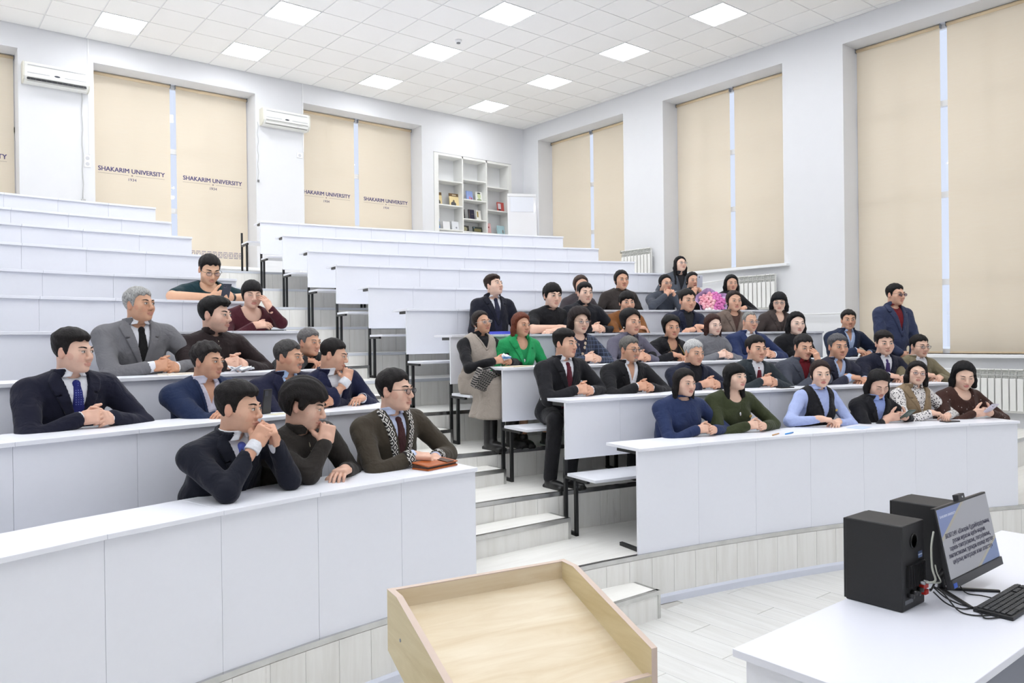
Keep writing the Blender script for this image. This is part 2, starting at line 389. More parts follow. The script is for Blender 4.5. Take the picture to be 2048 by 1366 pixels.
# white baseboard at the foot of the first riser
bv = []; bf = []
for x in XS:
    y = arcY(1, x, 0)-0.008
    bv += [(x, y-0.014, 0.0), (x, y-0.014, 0.045), (x, y-0.004, 0.062), (x, y+0.004, 0.062)]
for i in range(len(XS)-1):
    a = i*4; b = a+4; bf += [(a, b, b+1, a+1), (a+1, b+1, b+2, a+2), (a+2, b+2, b+3, a+3)]
bme = bpy.data.meshes.new('baseboard_front'); bme.from_pydata(bv, [], bf); bme.materials.append(plain('baseboard_white', (222, 226, 238), 0.4)); bme.update()
struct('baseboard_front', bme)
# half-height step boxes in the aisle
for k in range(1, 7):
    z0 = TIER[k-1]; h = (TIER[k]-z0)/2
    x0, x1 = (-7.95, -6.95)
    yb = arcY(k, (x0+x1)/2, ROFF(k))-0.012; yf = yb-0.265
    t = thing('step_box', 'half-height laminate step box in the aisle, leading up to the %s tier' % ORD[k], 'step', ((x0+x1)/2, (yb+yf)/2, z0), rz=-0.03, group='aisle step boxes')
    hx = (x1-x0)/2; hy = (yb-yf)/2
    place('box', MB().box((0, 0, h/2), (hx, hy, h/2)).mesh('box', M_riser), t)
    place('tread', MB().box((0, 0, h+0.003), (hx-0.015, hy-0.012, 0.004)).mesh('tread', M_tread), t)
    m = MB(); m.box((0, -hy-0.001, h-0.008), (hx+0.004, 0.006, 0.014)); m.box((0, -hy+0.012, h+0.004), (hx+0.003, 0.014, 0.003))
    m.box((hx+0.001, 0, h-0.008), (0.005, hy, 0.013)); m.box((hx-0.010, 0, h+0.004), (0.012, hy, 0.003)); m.box((hx-0.006, -hy-0.002, h/2), (0.011, 0.004, h/2))
    place('edge_trim', m.mesh('edge_trim', M_chrome), t)
# ---------------- one row of desks = one thing: desk modules, front panels, benches, leg frames
def row_specs():
    rx = [0, -3.32, -2.95, -2.75, -2.6, -2.5, -2.42, -2.35, -2.25, -2.2, -2.2]
    lx = [0, -8.19, -8.2, -8.25, -8.28, -8.45, -8.25, -8.35, -8.21, -8.22, -8.2]
    for k in range(1, 11): yield 'R', k, RC, -6.86 if k > 1 else -6.90, rx[k], ZR[k]
    for k in range(1, 11): yield 'L', k, LC, -12.5, lx[k], ZL[k]
def leg_mesh(zf, zseat, ztop, first):
    """U-shaped loop of square tube; origin on the tier below, y towards the back"""
    m = MB(); b = 0.0125
    if first:
        m.span((-b, 0.031, 0), (b, 0.031+2*b, ztop)); m.span((-b, 0.031, 0), (b, 0.28, 0.025)); m.span((-b, 0.04, ztop-0.03), (b, 0.30, ztop-0.003))
        return m.mesh('leg_frame', M_black)
    m.span((-b, 0.031, 0), (b, 0.031+2*b, ztop-0.42)); m.span((-b, -0.11, 0), (b, -0.11+2*b, zseat-0.02)); m.span((-b, -0.11, 0), (b, 0.06, 0.025))
    m.span((-b, -0.26, zseat-0.044), (b, 0.05, zseat-0.02))
    return m.mesh('leg_frame', M_black)
brk = MB().span((-0.0125, 0.034, -0.050), (0.0125, 0.20, -0.024)).mesh('bracket', M_black)
WHO = {('R', 1): 'with six women seated behind it', ('L', 1): 'nearest the wooden lectern'}
for blk, k, C, xa, xb, zt in row_specs():
    r = C[2]+PITCHR*(k-1)
    ta = math.asin((xa-C[0])/r); tb = math.asin((xb-C[0])/r)
    n = max(1, round(r*(tb-ta)/0.54)); dt = (tb-ta)/n
    side = 'block beside the tall windows' if blk == 'R' else 'block away from the windows'
    lab = 'curved white lecture desk row, %s tier, in the %s' % (ORD[k], side)
    t = thing('lecture_desk', lab, 'desk', (C[0]+r*math.sin((ta+tb)/2), C[1]+r*math.cos((ta+tb)/2), 0), group='curved lecture desk rows')
    ox, oy = t.location.x, t.location.y
    hc = math.tan(dt/2)
    def trap(r0, r1, z0, z1, gap=0.0008):
        """module slice between two radii; local y = outwards"""
        return MB().prism([(-r0*hc+gap, r0-r), (r0*hc-gap, r0-r), (r1*hc-gap, r1-r), (-r1*hc+gap, r1-r)], z0, z1)
    top = trap(r-0.015, r+0.375, zt-0.022, zt).mesh('desktop', M_white, bevel=0.0015, seg=1)
    pz0 = TIER[1]+0.004 if k == 1 else zt-0.455
    pan = trap(r+0.012, r+0.030, pz0, zt-0.0225).mesh('front_panel', M_white)
    zs = TIER[k-1]+0.46
    seat = trap(r-0.37, r-0.004, zs-0.022, zs).mesh('bench_seat', M_white, bevel=0.0015, seg=1) if k > 1 else None
    leg = leg_mesh(0, zs-TIER[k-1], zt-0.022-(TIER[k-1] if k > 1 else TIER[1]), k == 1)
    for q in range(n+1):
        th = ta+dt*q
        if q < n:
            tm = th+dt/2
            lx, ly = C[0]+r*math.sin(tm)-ox, C[1]+r*math.cos(tm)-oy
            place('desktop', top, t, (lx, ly, 0), rz=-tm); place('front_panel', pan, t, (lx, ly, 0), rz=-tm)
            if seat: place('bench_seat', seat, t, (lx, ly, 0), rz=-tm)
        if q % 2 == 0 or q == n:
            s = (0.016 if k > 1 else 0.05) if q == 0 else (-0.05 if q == n else 0)
            th2 = th+s/r
            place('leg_frame', leg, t, (C[0]+r*math.sin(th2)-ox, C[1]+r*math.cos(th2)-oy, TIER[k-1] if k > 1 else TIER[1]), rz=-th2)
            if k > 1: place('bracket', brk, t, (C[0]+r*math.sin(th2)-ox, C[1]+r*math.cos(th2)-oy, zt), rz=-th2)
# the last benches stand alone behind the top desks
for blk, C, xa, xb in (('R', RC, -6.86, -2.2), ('L', LC, -12.5, -8.2)):
    k = 11; r = C[2]+PITCHR*10-0.02; ta = math.asin((xa-C[0])/r); tb = math.asin((xb-C[0])/r); n = round(r*(tb-ta)/0.54); dt = (tb-ta)/n; hc = math.tan(dt/2)
    t = thing('bench', 'white bench on black legs behind the top desks, %s' % ('block beside the tall windows' if blk == 'R' else 'block away from the windows'), 'bench', (C[0]+r*math.sin((ta+tb)/2), C[1]+r*math.cos((ta+tb)/2), 0), group='benches behind the top desks')
    zs = TIER[10]+0.46
    seat = MB().prism([(-(r-0.37)*hc, -0.37), ((r-0.37)*hc, -0.37), (r*hc, -0.004), (-r*hc, -0.004)], zs-0.022, zs).mesh('bench_seat', M_white)
    m = MB(); b = 0.0125
    m.span((-b, 0.03, 0), (b, 0.055, 0.62)); m.span((-b, -0.26, 0), (b, -0.235, 0.438)); m.span((-b, -0.26, 0), (b, 0.05, 0.025)); m.span((-b, -0.30, 0.414), (b, 0.05, 0.438))
    leg = m.mesh('leg_frame', M_black)
    for q in range(n+1):
        th = ta+dt*q
        if q < n:
            tm = th+dt/2; place('bench_seat', seat, t, (C[0]+r*math.sin(tm)-t.location.x, C[1]+r*math.cos(tm)-t.location.y, 0), rz=-tm)
        if q % 2 == 0 or q == n:
            th2 = th+(0.016/r if q == 0 else 0); place('leg_frame', leg, t, (C[0]+r*math.sin(th2)-t.location.x, C[1]+r*math.cos(th2)-t.location.y, TIER[10]), rz=-th2)
MONITOR = ((-7.595, -11.618, 1.139), (-7.065, -11.616, 1.138), (-7.595, -11.681, 0.828), (-7.065, -11.679, 0.827))
# ------------------------------------------------------------ air conditioners, cables, sockets, pipes on the back wall
M_ac = plain('ac_plastic', (238, 238, 234), 0.4); M_acside = plain('ac_side', (226, 224, 212), 0.5)
M_slot = plain('ac_slot', (52, 54, 58), 0.6); M_line = plain('ac_line', (186, 188, 192), 0.6)
def air_con(x0, x1, zt, open_flap, label):
    W = x1-x0; H = 0.285; D = 0.185
    t = thing('air_conditioner', label, 'air conditioner', ((x0+x1)/2, 0.0, zt-H), group='wall air conditioners')
    prof = [(0, 0.0), (-0.10, 0.0), (-0.155, 0.028), (-D, 0.075), (-D-0.004, 0.16), (-D+0.008, 0.255), (-D+0.03, H), (0, H)]
    m = MB().extr([(-W/2+0.02, p[0], p[1]) for p in prof], (W-0.04, 0, 0)); place('body', m.mesh('body', M_ac, bevel=0.006), t)
    for s in (-1, 1):
        m = MB().extr([(s*(W/2-0.02), p[0]*1.01, p[1]) for p in prof], (s*0.02, 0, 0)); place('end_cap', m.mesh('end_cap', M_acside, bevel=0.004), t)
    m = MB().box((0, -D-0.001, 0.236), (W/2-0.06, 0.0015, 0.004)); place('seam', m.mesh('seam', M_line), t)
    m = MB(); 
    for s in (-1, 1): m.box((s*(W/4+0.02), -D-0.004, 0.125), (W/4-0.075, 0.0015, 0.004))
    place('groove', m.mesh('groove', M_line), t)
    R = Matrix.Rotation(-0.62, 3, 'X')
    if open_flap:
        place('outlet', MB().box((0, -0.172, 0.052), (W/2-0.05, 0.004, 0.030), R).mesh('outlet', M_slot), t)
        m = MB()
        for q in range(11): m.box((-W/2+0.09+q*(W-0.18)/10, -0.176, 0.052), (0.003, 0.004, 0.026), R)
        for q in (-0.012, 0.008): m.box((0, -0.176-q*0.5, 0.052+q), (W/2-0.055, 0.003, 0.0022), R)
        place('louvre', m.mesh('louvre', plain('ac_louvre', (108, 108, 108), 0.5)), t)
        place('flap', MB().box((0, -0.150, 0.018), (W/2-0.05, 0.003, 0.010), R).mesh('flap', M_ac), t)
    else:
        place('flap', MB().box((0, -0.172, 0.050), (W/2-0.05, 0.003, 0.026), R).mesh('flap', M_ac), t)
        m = MB(); m.box((0, -0.194, 0.080), (W/2-0.05, 0.003, 0.004), R); m.box((0, -0.150, 0.020), (W/2-0.05, 0.003, 0.005), R)
        place('flap_gap', m.mesh('flap_gap', plain('ac_gap', (150, 150, 146), 0.6)), t)
    place('badge', MB().sph((0, -D-0.003, 0.128), (0.038, 0.003, 0.013), 20, 8).mesh('badge', plain('ac_badge', (58, 62, 74), 0.3), True), t)
air_con(-9.35, -8.50, 5.865, True, 'white wall air conditioner with an open dark outlet slot')
air_con(-5.89, -5.04, 5.825, False, 'white wall air conditioner with a closed outlet flap')
M_cable = plain('pale_cable', (196, 196, 196), 0.6)
def wig(x, z0, z1, amp, y=-0.02, n=14):
    return [(x+amp*math.sin(i*1.7)*0.6, y+0.004*math.cos(i), z0+(z1-z0)*i/n) for i in range(n+1)]
c = thing('hanging_cable', 'thin pale cable hanging below the air conditioner with the open slot', 'cable', (-8.585, 0, 0), group='loose cables on the back wall')
place('cord', MB().tube([(p[0], p[1], p[2]) for p in wig(0, 5.60, 4.0, 0.012)], 0.006, 6).mesh('cord', M_cable, True), c)
place('plug', MB().box((0, -0.022, 3.99), (0.03, 0.012, 0.014)).mesh('plug', M_cable), c)
c = thing('hanging_cable', 'thin pale cable hanging beside the air conditioner with the closed flap', 'cable', (-5.925, 0, 0), group='loose cables on the back wall')
place('cord', MB().tube([(p[0], p[1], p[2]) for p in wig(0, 5.60, 4.60, 0.016)], 0.006, 6).mesh('cord', M_cable, True), c)
place('plug', MB().box((0, -0.022, 4.59), (0.014, 0.012, 0.018)).mesh('plug', plain('grey_plug', (120, 120, 122), 0.5)), c)
for x, z0, lab in ((-8.49, 4.68, 'white cable duct running down to the socket under the open air conditioner'), (-5.10, 5.20, 'white cable duct running down to the socket under the closed air conditioner')):
    thing('cable_duct', lab, 'cable duct', (x, -0.006, (z0+CEIL)/2), me=MB().box((0, 0, 0), (0.009, 0.006, (CEIL-z0)/2)).mesh('cable_duct', M_pvc), group='cable ducts on the back wall')
def socket(x, z, w, n, label):
    t = thing('wall_socket', label, 'socket', (x, -0.0, z), group='wall sockets')
    place('plate', MB().box((0, -0.006, 0), (w, 0.006, 0.045*n)).mesh('plate', M_pvc, bevel=0.003), t)
    for q in range(n): place('socket_face', MB().cyl((0, -0.0125, (q-(n-1)/2)*0.085), (0, -0.014, (q-(n-1)/2)*0.085), 0.028, 16).mesh('socket_face', plain('socket_grey', (205, 206, 210), 0.5)), t)
socket(-8.52, 4.58, 0.045, 2, 'double white wall socket below the open air conditioner')
socket(-5.17, 5.13, 0.05, 1, 'single white wall socket below the closed air conditioner')
# ------------------------------------------------------------ built-in bookcase with its books
bc = thing('bookcase', 'white built-in bookcase with three columns of open shelves', 'bookcase', (0, 0, 0))
m = MB(); m.span((-2.335, 0.30, 2.82), (-0.355, 0.315, 5.605)); place('back_board', m.mesh('back_board', plain('shelf_back', (238, 239, 240), 0.5)), bc)
M_shelf = plain('shelf_white', (236, 236, 233), 0.45)
for a, b in ((-2.34, -2.235), (-1.655, -1.627), (-1.038, -1.01), (-0.435, -0.35)): place('upright', MB().span((a, -0.012, 2.82), (b, 0.30, 5.60)).mesh('upright', M_shelf), bc)
place('top_board', MB().span((-2.235, -0.012, 5.555), (-0.435, 0.30, 5.60)).mesh('top_board', M_shelf), bc)
SH = {0: (5.067, 4.577, 4.081, 3.55), 1: (5.148, 4.739, 4.337, 4.075, 3.5), 2: (5.067, 4.575, 4.08, 3.55)}
CX = {0: (-2.235, -1.655), 1: (-1.627, -1.038), 2: (-1.01, -0.435)}
for c in SH:
    for z in SH[c]: place('shelf', MB().span((CX[c][0], -0.008, z-0.024), (CX[c][1], 0.30, z)).mesh('shelf', M_shelf), bc)
def cover_mat(name, base, bands):
    """cover colour with printed bands: list of (z0,z1,colour) in 0..1 of the height"""
    m, N, L, b = nm(name); b.inputs['Roughness'].default_value = 0.4
    tc = N.new('ShaderNodeTexCoord'); sp = N.new('ShaderNodeSeparateXYZ'); L.new(tc.outputs['Generated'], sp.inputs[0])
    cr = N.new('ShaderNodeValToRGB'); cr.color_ramp.interpolation = 'CONSTANT'; e = cr.color_ramp.elements
    e[0].color = (*lin(base), 1); e[1].position = 0.999; e[1].color = (*lin(base), 1)
    for p, c in bands: q = e.new(p); q.color = (*lin(c), 1)
    L.new(sp.outputs['Z'], cr.inputs[0]); L.new(cr.outputs[0], b.inputs['Base Color']); return m
def book(x, z, w, h, label, mat, rz=0.0, emblem=None, tilt=0.14, y=0.12):
    t = thing('book', label, 'book', (x, y, z), rz=rz, group='books on the bookcase', rot=(-tilt, 0, rz))
    place('cover', MB().box((0, 0, h/2), (w/2, 0.011, h/2)).mesh('cover', mat, bevel=0.0015, seg=1), t)
    place('pages', MB().box((0.0015, 0, h/2+0.0015), (w/2, 0.008, h/2)).mesh('pages', plain('paper', (236, 232, 222), 0.8)), t)
    if emblem:
        for (kind, ex, ez, sx, sz, col) in emblem:
            mm = MB()
            if kind == 'o': mm.sph((ex, -0.0115, ez), (sx, 0.0012, sz), 14, 8)
            else: mm.box((ex, -0.0117, ez), (sx, 0.0008, sz))
            place('print', mm.mesh('print', plain('print_%d_%d_%d' % col, col, 0.5)), t)
PB = cover_mat('cover_cream_brown', (232, 212, 160), [(0.76, (110, 84, 52))])
book(-2.17, 4.58, 0.20, 0.26, 'cream book with a brown title band, cut by the left upright', PB, emblem=[('o', 0.0, 0.05, 0.06, 0.06, (90, 86, 84)), ('o', 0.0, 0.12, 0.022, 0.03, (120, 104, 90))])
book(-1.76, 4.58, 0.24, 0.27, 'large cream book with a brown title band', PB, emblem=[('o', -0.03, 0.045, 0.065, 0.05, (82, 80, 82)), ('o', -0.02, 0.105, 0.024, 0.03, (120, 104, 90)), ('b', 0.0, 0.235, 0.05, 0.012, (206, 190, 160))])
book(-1.375, 4.742, 0.16, 0.20, 'light blue book with pink figures on the cover', cover_mat('cover_blue', (150, 172, 226), []), emblem=[('o', 0.0, 0.05, 0.02, 0.04, (206, 130, 150)), ('o', 0.045, 0.04, 0.015, 0.03, (190, 90, 100))])
book(-1.13, 4.742, 0.17, 0.21, 'white book with a pale green portrait drawing', cover_mat('cover_white', (236, 238, 232), []), emblem=[('o', 0.0, 0.12, 0.045, 0.06, (206, 216, 168)), ('o', 0.0, 0.175, 0.042, 0.02, (60, 66, 60)), ('o', 0.0, 0.03, 0.06, 0.03, (150, 164, 130))])
book(-1.565, 4.34, 0.13, 0.21, 'black book beside the left divider of the middle shelves', cover_mat('cover_black', (34, 34, 44), [(0.25, (120, 110, 110)), (0.32, (34, 34, 44))]))
book(-1.33, 4.34, 0.15, 0.22, 'dark navy book with a gold spine line', cover_mat('cover_navy', (30, 32, 62), []), emblem=[('b', -0.058, 0.11, 0.004, 0.10, (150, 130, 90)), ('b', 0.02, 0.12, 0.03, 0.004, (130, 120, 110))])
book(-1.145, 4.34, 0.12, 0.22, 'white book with a gold strip', cover_mat('cover_white2', (238, 236, 230), []), emblem=[('b', -0.025, 0.13, 0.018, 0.06, (170, 150, 90))])
book(-1.5, 4.08, 0.19, 0.13, 'small dark book with a round pale picture', cover_mat('cover_dark', (52, 52, 50), []), emblem=[('o', 0.0, 0.06, 0.05, 0.045, (176, 170, 140))])
book(-1.18, 4.08, 0.24, 0.125, 'small dark green landscape picture book', cover_mat('cover_dark2', (48, 56, 52), []), emblem=[('b', 0.0, 0.055, 0.09, 0.03, (130, 122, 82)), ('o', -0.09, 0.10, 0.012, 0.012, (150, 190, 220))])
book(-0.96, 4.578, 0.12, 0.22, 'white book with a blue oval, on the right column', cover_mat('cover_white3', (238, 240, 242), [(0.9, (110, 130, 140))]), emblem=[('o', 0.0, 0.085, 0.032, 0.07, (96, 112, 158))])
book(-0.55, 4.578, 0.18, 0.21, 'red book with a white picture', cover_mat('cover_red', (196, 84, 76), []), emblem=[('b', -0.035, 0.12, 0.04, 0.06, (220, 210, 214)), ('b', -0.035, 0.04, 0.03, 0.03, (90, 60, 66))])
book(-0.89, 4.083, 0.14, 0.23, 'pink book with a red flower', cover_mat('cover_pink', (232, 186, 186), []), emblem=[('o', 0.01, 0.14, 0.016, 0.018, (150, 40, 46))])
book(-0.55, 4.083, 0.20, 0.20, 'pale turquoise book on the lowest visible right shelf', cover_mat('cover_cyan', (186, 218, 224), []), emblem=[('o', 0.05, 0.07, 0.02, 0.045, (150, 150, 146))])
book(-2.19, 4.084, 0.12, 0.23, 'blue and green book beside the left upright', cover_mat('cover_bluegreen', (70, 130, 190), [(0.35, (60, 90, 80)), (0.7, (120, 160, 230))]))
book(-1.97, 4.084, 0.17, 0.17, 'blank white booklet leaning on the left column', cover_mat('cover_white4', (240, 240, 242), []))
book(-1.745, 4.084, 0.17, 0.19, 'white booklet with a small grey emblem', cover_mat('cover_white5', (232, 234, 238), []), emblem=[('o', 0.02, 0.06, 0.02, 0.02, (150, 152, 160))])
# flip chart standing in the corner
fc = thing('flip_chart', 'white flip chart board standing in the back corner', 'flip chart', (-0.33, -0.36, TIER[10]), rot=(-0.06, 0, -0.50))
place('board', MB().box((0, 0, 1.62), (0.30, 0.012, 0.50)).mesh('board', plain('gloss_board', (244, 245, 250), 0.08, coat=0.6), bevel=0.004), fc)
m = MB(); m.box((0, -0.014, 2.10), (0.315, 0.014, 0.03)); m.box((-0.305, -0.004, 1.62), (0.012, 0.018, 0.5)); m.box((0.305, -0.004, 1.62), (0.012, 0.018, 0.5))
place('frame', m.mesh('frame', M_pvc, bevel=0.003), fc)
place('paper_pad', MB().box((0, -0.018, 1.90), (0.25, 0.004, 0.16)).mesh('paper_pad', plain('pad_paper', (236, 240, 250), 0.7)), fc)
for sx in (-0.25, 0.25): place('leg', MB().cyl((sx, 0.0, 1.14), (sx*1.2, -0.03, 0.0), 0.012, 10).mesh('leg', M_grey), fc)
place('leg', MB().cyl((0, 0.02, 1.9), (0, 0.30, 0.02), 0.012, 10).mesh('leg', M_grey), fc)
# ------------------------------------------------------------ radiators and heating pipes
M_rad = plain('radiator_enamel', (238, 238, 235), 0.35)
_sec = MB(); _sec.box((0, 0, 0.275), (0.036, 0.012, 0.265)); _sec.box((0, -0.035, 0.235), (0.033, 0.006, 0.20)); _sec.box((0, 0.02, 0.275), (0.004, 0.035, 0.25))
_sec.box((0, -0.03, 0.475), (0.034, 0.010, 0.006)); _sec.box((0, -0.02, 0.545), (0.036, 0.03, 0.008))
_sec = _sec.mesh('section', M_rad, bevel=0.003, seg=1)
_gri = MB()
for q in range(4): _gri.box((0, -0.036, 0.455+q*0.022), (0.030, 0.004, 0.003))
_gri = _gri.mesh('grille', plain('radiator_grille', (168, 172, 166), 0.5))
def radiator(y0, n, z, label):
    t = thing('radiator', label, 'radiator', (-0.10, y0, z), rz=math.pi/2*-1, group='sectional wall radiators')
    for q in range(n):
        s = place('section', _sec, t, (0.04+0.08*q, 0, 0)); place('grille', _gri, s)
    m = MB(); m.cyl((0, 0, 0.53), (0.08*n, 0, 0.53), 0.018, 10); m.cyl((0, 0, 0.03), (0.08*n, 0, 0.03), 0.018, 10)
    m.cyl((0.06, 0, 0.40), (0.06, 0.10, 0.40), 0.008, 8); m.cyl((0.08*n-0.06, 0, 0.40), (0.08*n-0.06, 0.10, 0.40), 0.008, 8); place('manifold', m.mesh('manifold', M_rad, True), t)
    v = MB(); v.cyl((-0.05, 0, 0.53), (0.0, 0, 0.53), 0.014, 10); v.cyl((-0.04, 0, 0.51), (-0.04, 0, 0.565), 0.011, 8); place('valve', v.mesh('valve', plain('valve_brass', (176, 172, 160), 0.35, metal=0.7)), t)
# facing -X: local x runs towards -Y
radiator(-2.99, 9, 2.91, 'white sectional radiator on the pier by the back corner window')
radiator(-5.50, 9, 2.25, 'white sectional radiator under the middle side window')
radiator(-9.03, 13, 0.84, 'white sectional radiator under the tall window behind the standing man')
M_pipe = plain('pipe_white', (232, 233, 234), 0.4)
thing('heating_pipe', 'white heating pipe sloping to the radiator under the middle side window', 'pipe', (-0.10, 0, 0), me=MB().tube([(0.06, -4.0, 2.70), (0.0, -4.4, 2.72), (0, -5.45, 2.78)], 0.014, 8).mesh('heating_pipe', M_pipe, True), group='heating pipes')
thing('heating_pipe', 'white heating pipe along the wall between the two radiators', 'pipe', (-0.10, 0, 0), me=MB().tube([(0, -6.2, 2.27), (0.0, -6.35, 2.18), (0, -6.6, 2.155), (0.0, -7.4, 2.15), (0.07, -7.45, 2.15)], 0.014, 8).mesh('heating_pipe', M_pipe, True), group='heating pipes')
thing('heating_pipe', 'white heating pipe joining the radiator under the tall window', 'pipe', (-0.10, 0, 0), me=MB().tube([(0.07, -8.1, 1.38), (0.0, -8.2, 1.38), (0, -8.98, 1.37)], 0.014, 8).mesh('heating_pipe', M_pipe, True), group='heating pipes')
# ------------------------------------------------------------ teacher's table and its equipment
TZ = 0.75
td = thing('teacher_table', 'long white table in front of the seats carrying speakers and a monitor', 'table', (-7.33, -11.67, 0))
place('tabletop', MB().box((0, 0, TZ-0.014), (1.25, 0.325, 0.014)).mesh('tabletop', plain('table_white', (236, 238, 248), 0.3), bevel=0.002), td)
for sx in (-1, 1): place('side_panel', MB().box((sx*1.19, 0.0, (TZ-0.028)/2), (0.014, 0.30, (TZ-0.028)/2)).mesh('side_panel', M_white), td)
place('modesty_panel', MB().box((0, 0.24, 0.47), (1.176, 0.009, 0.25)).mesh('modesty_panel', M_white), td)
place('shelf', MB().box((0.55, -0.02, 0.30), (0.62, 0.24, 0.009)).mesh('shelf', plain('shelf_grey', (206, 208, 214), 0.5)), td)
M_spk = plain('speaker_vinyl', (22, 22, 24), 0.5, noise=0.15, scale=260, bump=0.12)
M_spkp = plain('speaker_plate', (24, 24, 27), 0.4)
def speaker(x, y, label, ports):
    W, D, H = 0.20, 0.232, 0.34
    t = thing('loudspeaker', label, 'speaker', (x, y, TZ), group='bookshelf loudspeakers on the table')
    place('cabinet', MB().box((0, 0, H/2), (W/2, D/2, H/2)).mesh('cabinet', M_spk, bevel=0.006), t)
    place('front_baffle', MB().box((0, D/2+0.004, H/2), (W/2-0.004, 0.005, H/2-0.004)).mesh('front_baffle', M_spkp, bevel=0.003), t)
    m = MB()
    for zz, rr in ((0.11, 0.07), (0.265, 0.03)): m.tube([(0, D/2+0.008, zz), (0, D/2+0.014, zz), (0, D/2+0.010, zz)], [rr, rr*0.95, rr*0.6], 24)
    place('driver', m.mesh('driver', plain('driver_grey', (60, 60, 64), 0.5), True), t)
    by = -D/2-0.001
    m = MB(); m.tube([(0.0, by+0.001, 0.268), (0.0, by-0.003, 0.268), (0.0, by-0.003, 0.268), (0, by+0.03, 0.268)], [0.03, 0.03, 0.024, 0.022], 24)
    place('bass_port', m.mesh('bass_port', plain('port_black', (10, 10, 11), 0.5), True), t)
    place('sticker', MB().box((0.058, by, 0.205), (0.017, 0.0008, 0.013)).mesh('sticker', cover_mat('speaker_sticker', (96, 116, 160), [(0.4, (180, 190, 210)), (0.6, (70, 84, 120))])), t)
    if ports:
        hs = place('heat_sink', MB().box((0.012, by-0.004, 0.135), (0.072, 0.006, 0.045)).mesh('heat_sink', plain('sink_black', (16, 16, 18), 0.4)), t)
        m = MB()
        for q in range(12): m.box((-0.048+q*0.011, by-0.011, 0.135), (0.002, 0.004, 0.042))
        place('fin', m.mesh('fin', plain('sink_black', (16, 16, 18), 0.4)), hs)
        place('red_terminal', MB().box((0.070, by-0.008, 0.078), (0.022, 0.010, 0.012)).mesh('red_terminal', plain('terminal_red', (196, 44, 34), 0.35), bevel=0.002), t)
        place('red_terminal', MB().box((0.078, by-0.008, 0.050), (0.014, 0.010, 0.010)).mesh('red_terminal', plain('terminal_red', (196, 44, 34), 0.35), bevel=0.002), t)
        m = MB()
        for q in range(4): m.cyl((-0.05+q*0.028, by, 0.060+0.008*(q % 2)), (-0.05+q*0.028, by-0.022, 0.060+0.008*(q % 2)), 0.009, 12)
        place('knob', m.mesh('knob', plain('knob_black', (34, 34, 37), 0.35), True), t)
        m = MB()
        for q in range(2): m.cyl((0.03+q*0.025, by, 0.098), (0.03+q*0.025, by-0.03, 0.098), 0.007, 10)
        place('jack_plug', m.mesh('jack_plug', plain('jack_steel', (150, 152, 156), 0.3, metal=0.8), True), t)
        place('rating_plate', MB().box((-0.045, by, 0.035), (0.035, 0.0008, 0.008)).mesh('rating_plate', plain('plate_print', (96, 98, 104), 0.5)), t)
    for sx in (-1, 1):
        for sy in (-1, 1): place('rubber_foot', MB().cyl((sx*0.08, sy*0.09, -0.0), (sx*0.08, sy*0.09, 0.002), 0.008, 8).mesh('rubber_foot', M_spkp), t)
    return t
speaker(-7.690, -11.459, 'black loudspeaker with red terminals on its back, nearest the table end', True)
speaker(-7.216, -11.43, 'black loudspeaker half hidden behind the monitor', False)
# monitor
mt = thing('monitor', 'thin computer monitor on V feet showing a grey slide with dark text', 'monitor', (-7.381, -11.575, TZ), rz=0.0)
# panel corners measured in the room, relative to the stand foot
MTL, MTR, MBL, MBR = [Vector(v) for v in MONITOR]
org = Vector((-7.381, -11.575, TZ))
ex = (MTR-MTL).normalized(); ez = (MTL-MBL); ez = (ez-ex*ez.dot(ex)).normalized(); ey = ez.cross(ex)     # ey = away from the viewer
MW = (MTR-MTL).length; MH = (MTL-MBL).length
Rm = Matrix((ex, ey, ez)).transposed(); mc = (MTL+MTR+MBL+MBR)/4-org
def mon(name, me, off, par=None):
    o = place(name, me, par or mt)
    o.matrix_local = Matrix.Translation(mc+Rm @ Vector(off)) @ Rm.to_4x4() if par is None else Matrix.Translation(Vector(off))
    return o
M_bez = plain('monitor_black', (22, 22, 24), 0.35)
bz = mon('bezel', MB().box((0, 0.010, 0), (MW/2, 0.009, MH/2)).mesh('bezel', M_bez, bevel=0.002), (0, 0, 0))
mon('chin_bar', MB().box((0, -0.001, -MH/2+0.017), (MW/2, 0.006, 0.017)).mesh('chin_bar', plain('monitor_chin', (40, 40, 43), 0.4), bevel=0.002), (0, 0, 0))
M_scr = emit('screen_grey', (150, 151, 157), 0.28)
sw, sh = MW-0.014, MH-0.044; sc_z = 0.014
scr = mon('screen', MB().box((0, 0, 0), (sw/2, 0.0008, sh/2)).mesh('screen', M_scr), (0, -0.0005, sc_z))
def flat(pts, col, name, off, st=0.3):
    m = MB().extr([(p[0], 0, p[1]) for p in pts], (0, -0.0006, 0)); return mon(name, m.mesh(name, emit('slide_%d_%d_%d' % col, col, st)), (0, off, 0), scr)
hx, hz = sw/2, sh/2
flat([(-hx, hz), (-hx+sw*0.46, hz), (-hx, hz-sh*0.40)], (112, 124, 162), 'slide_corner', -0.0010)
flat([(-hx+sw*0.46, hz), (-hx+sw*0.52, hz), (-hx, hz-sh*0.455), (-hx, hz-sh*0.40)], (156, 152, 140), 'slide_stripe', -0.0010)
flat([(hx, -hz), (hx-sw*0.40, -hz), (hx, -hz+sh*0.30)], (112, 126, 160), 'slide_corner', -0.0010)
flat([(hx-sw*0.40, -hz), (hx-sw*0.47, -hz), (hx, -hz+sh*0.35), (hx, -hz+sh*0.30)], (158, 155, 144), 'slide_stripe', -0.0010)
M_stxt = emit('slide_text', (62, 62, 84), 0.2); M_stxt2 = emit('slide_text_pale', (196, 200, 214), 0.35)
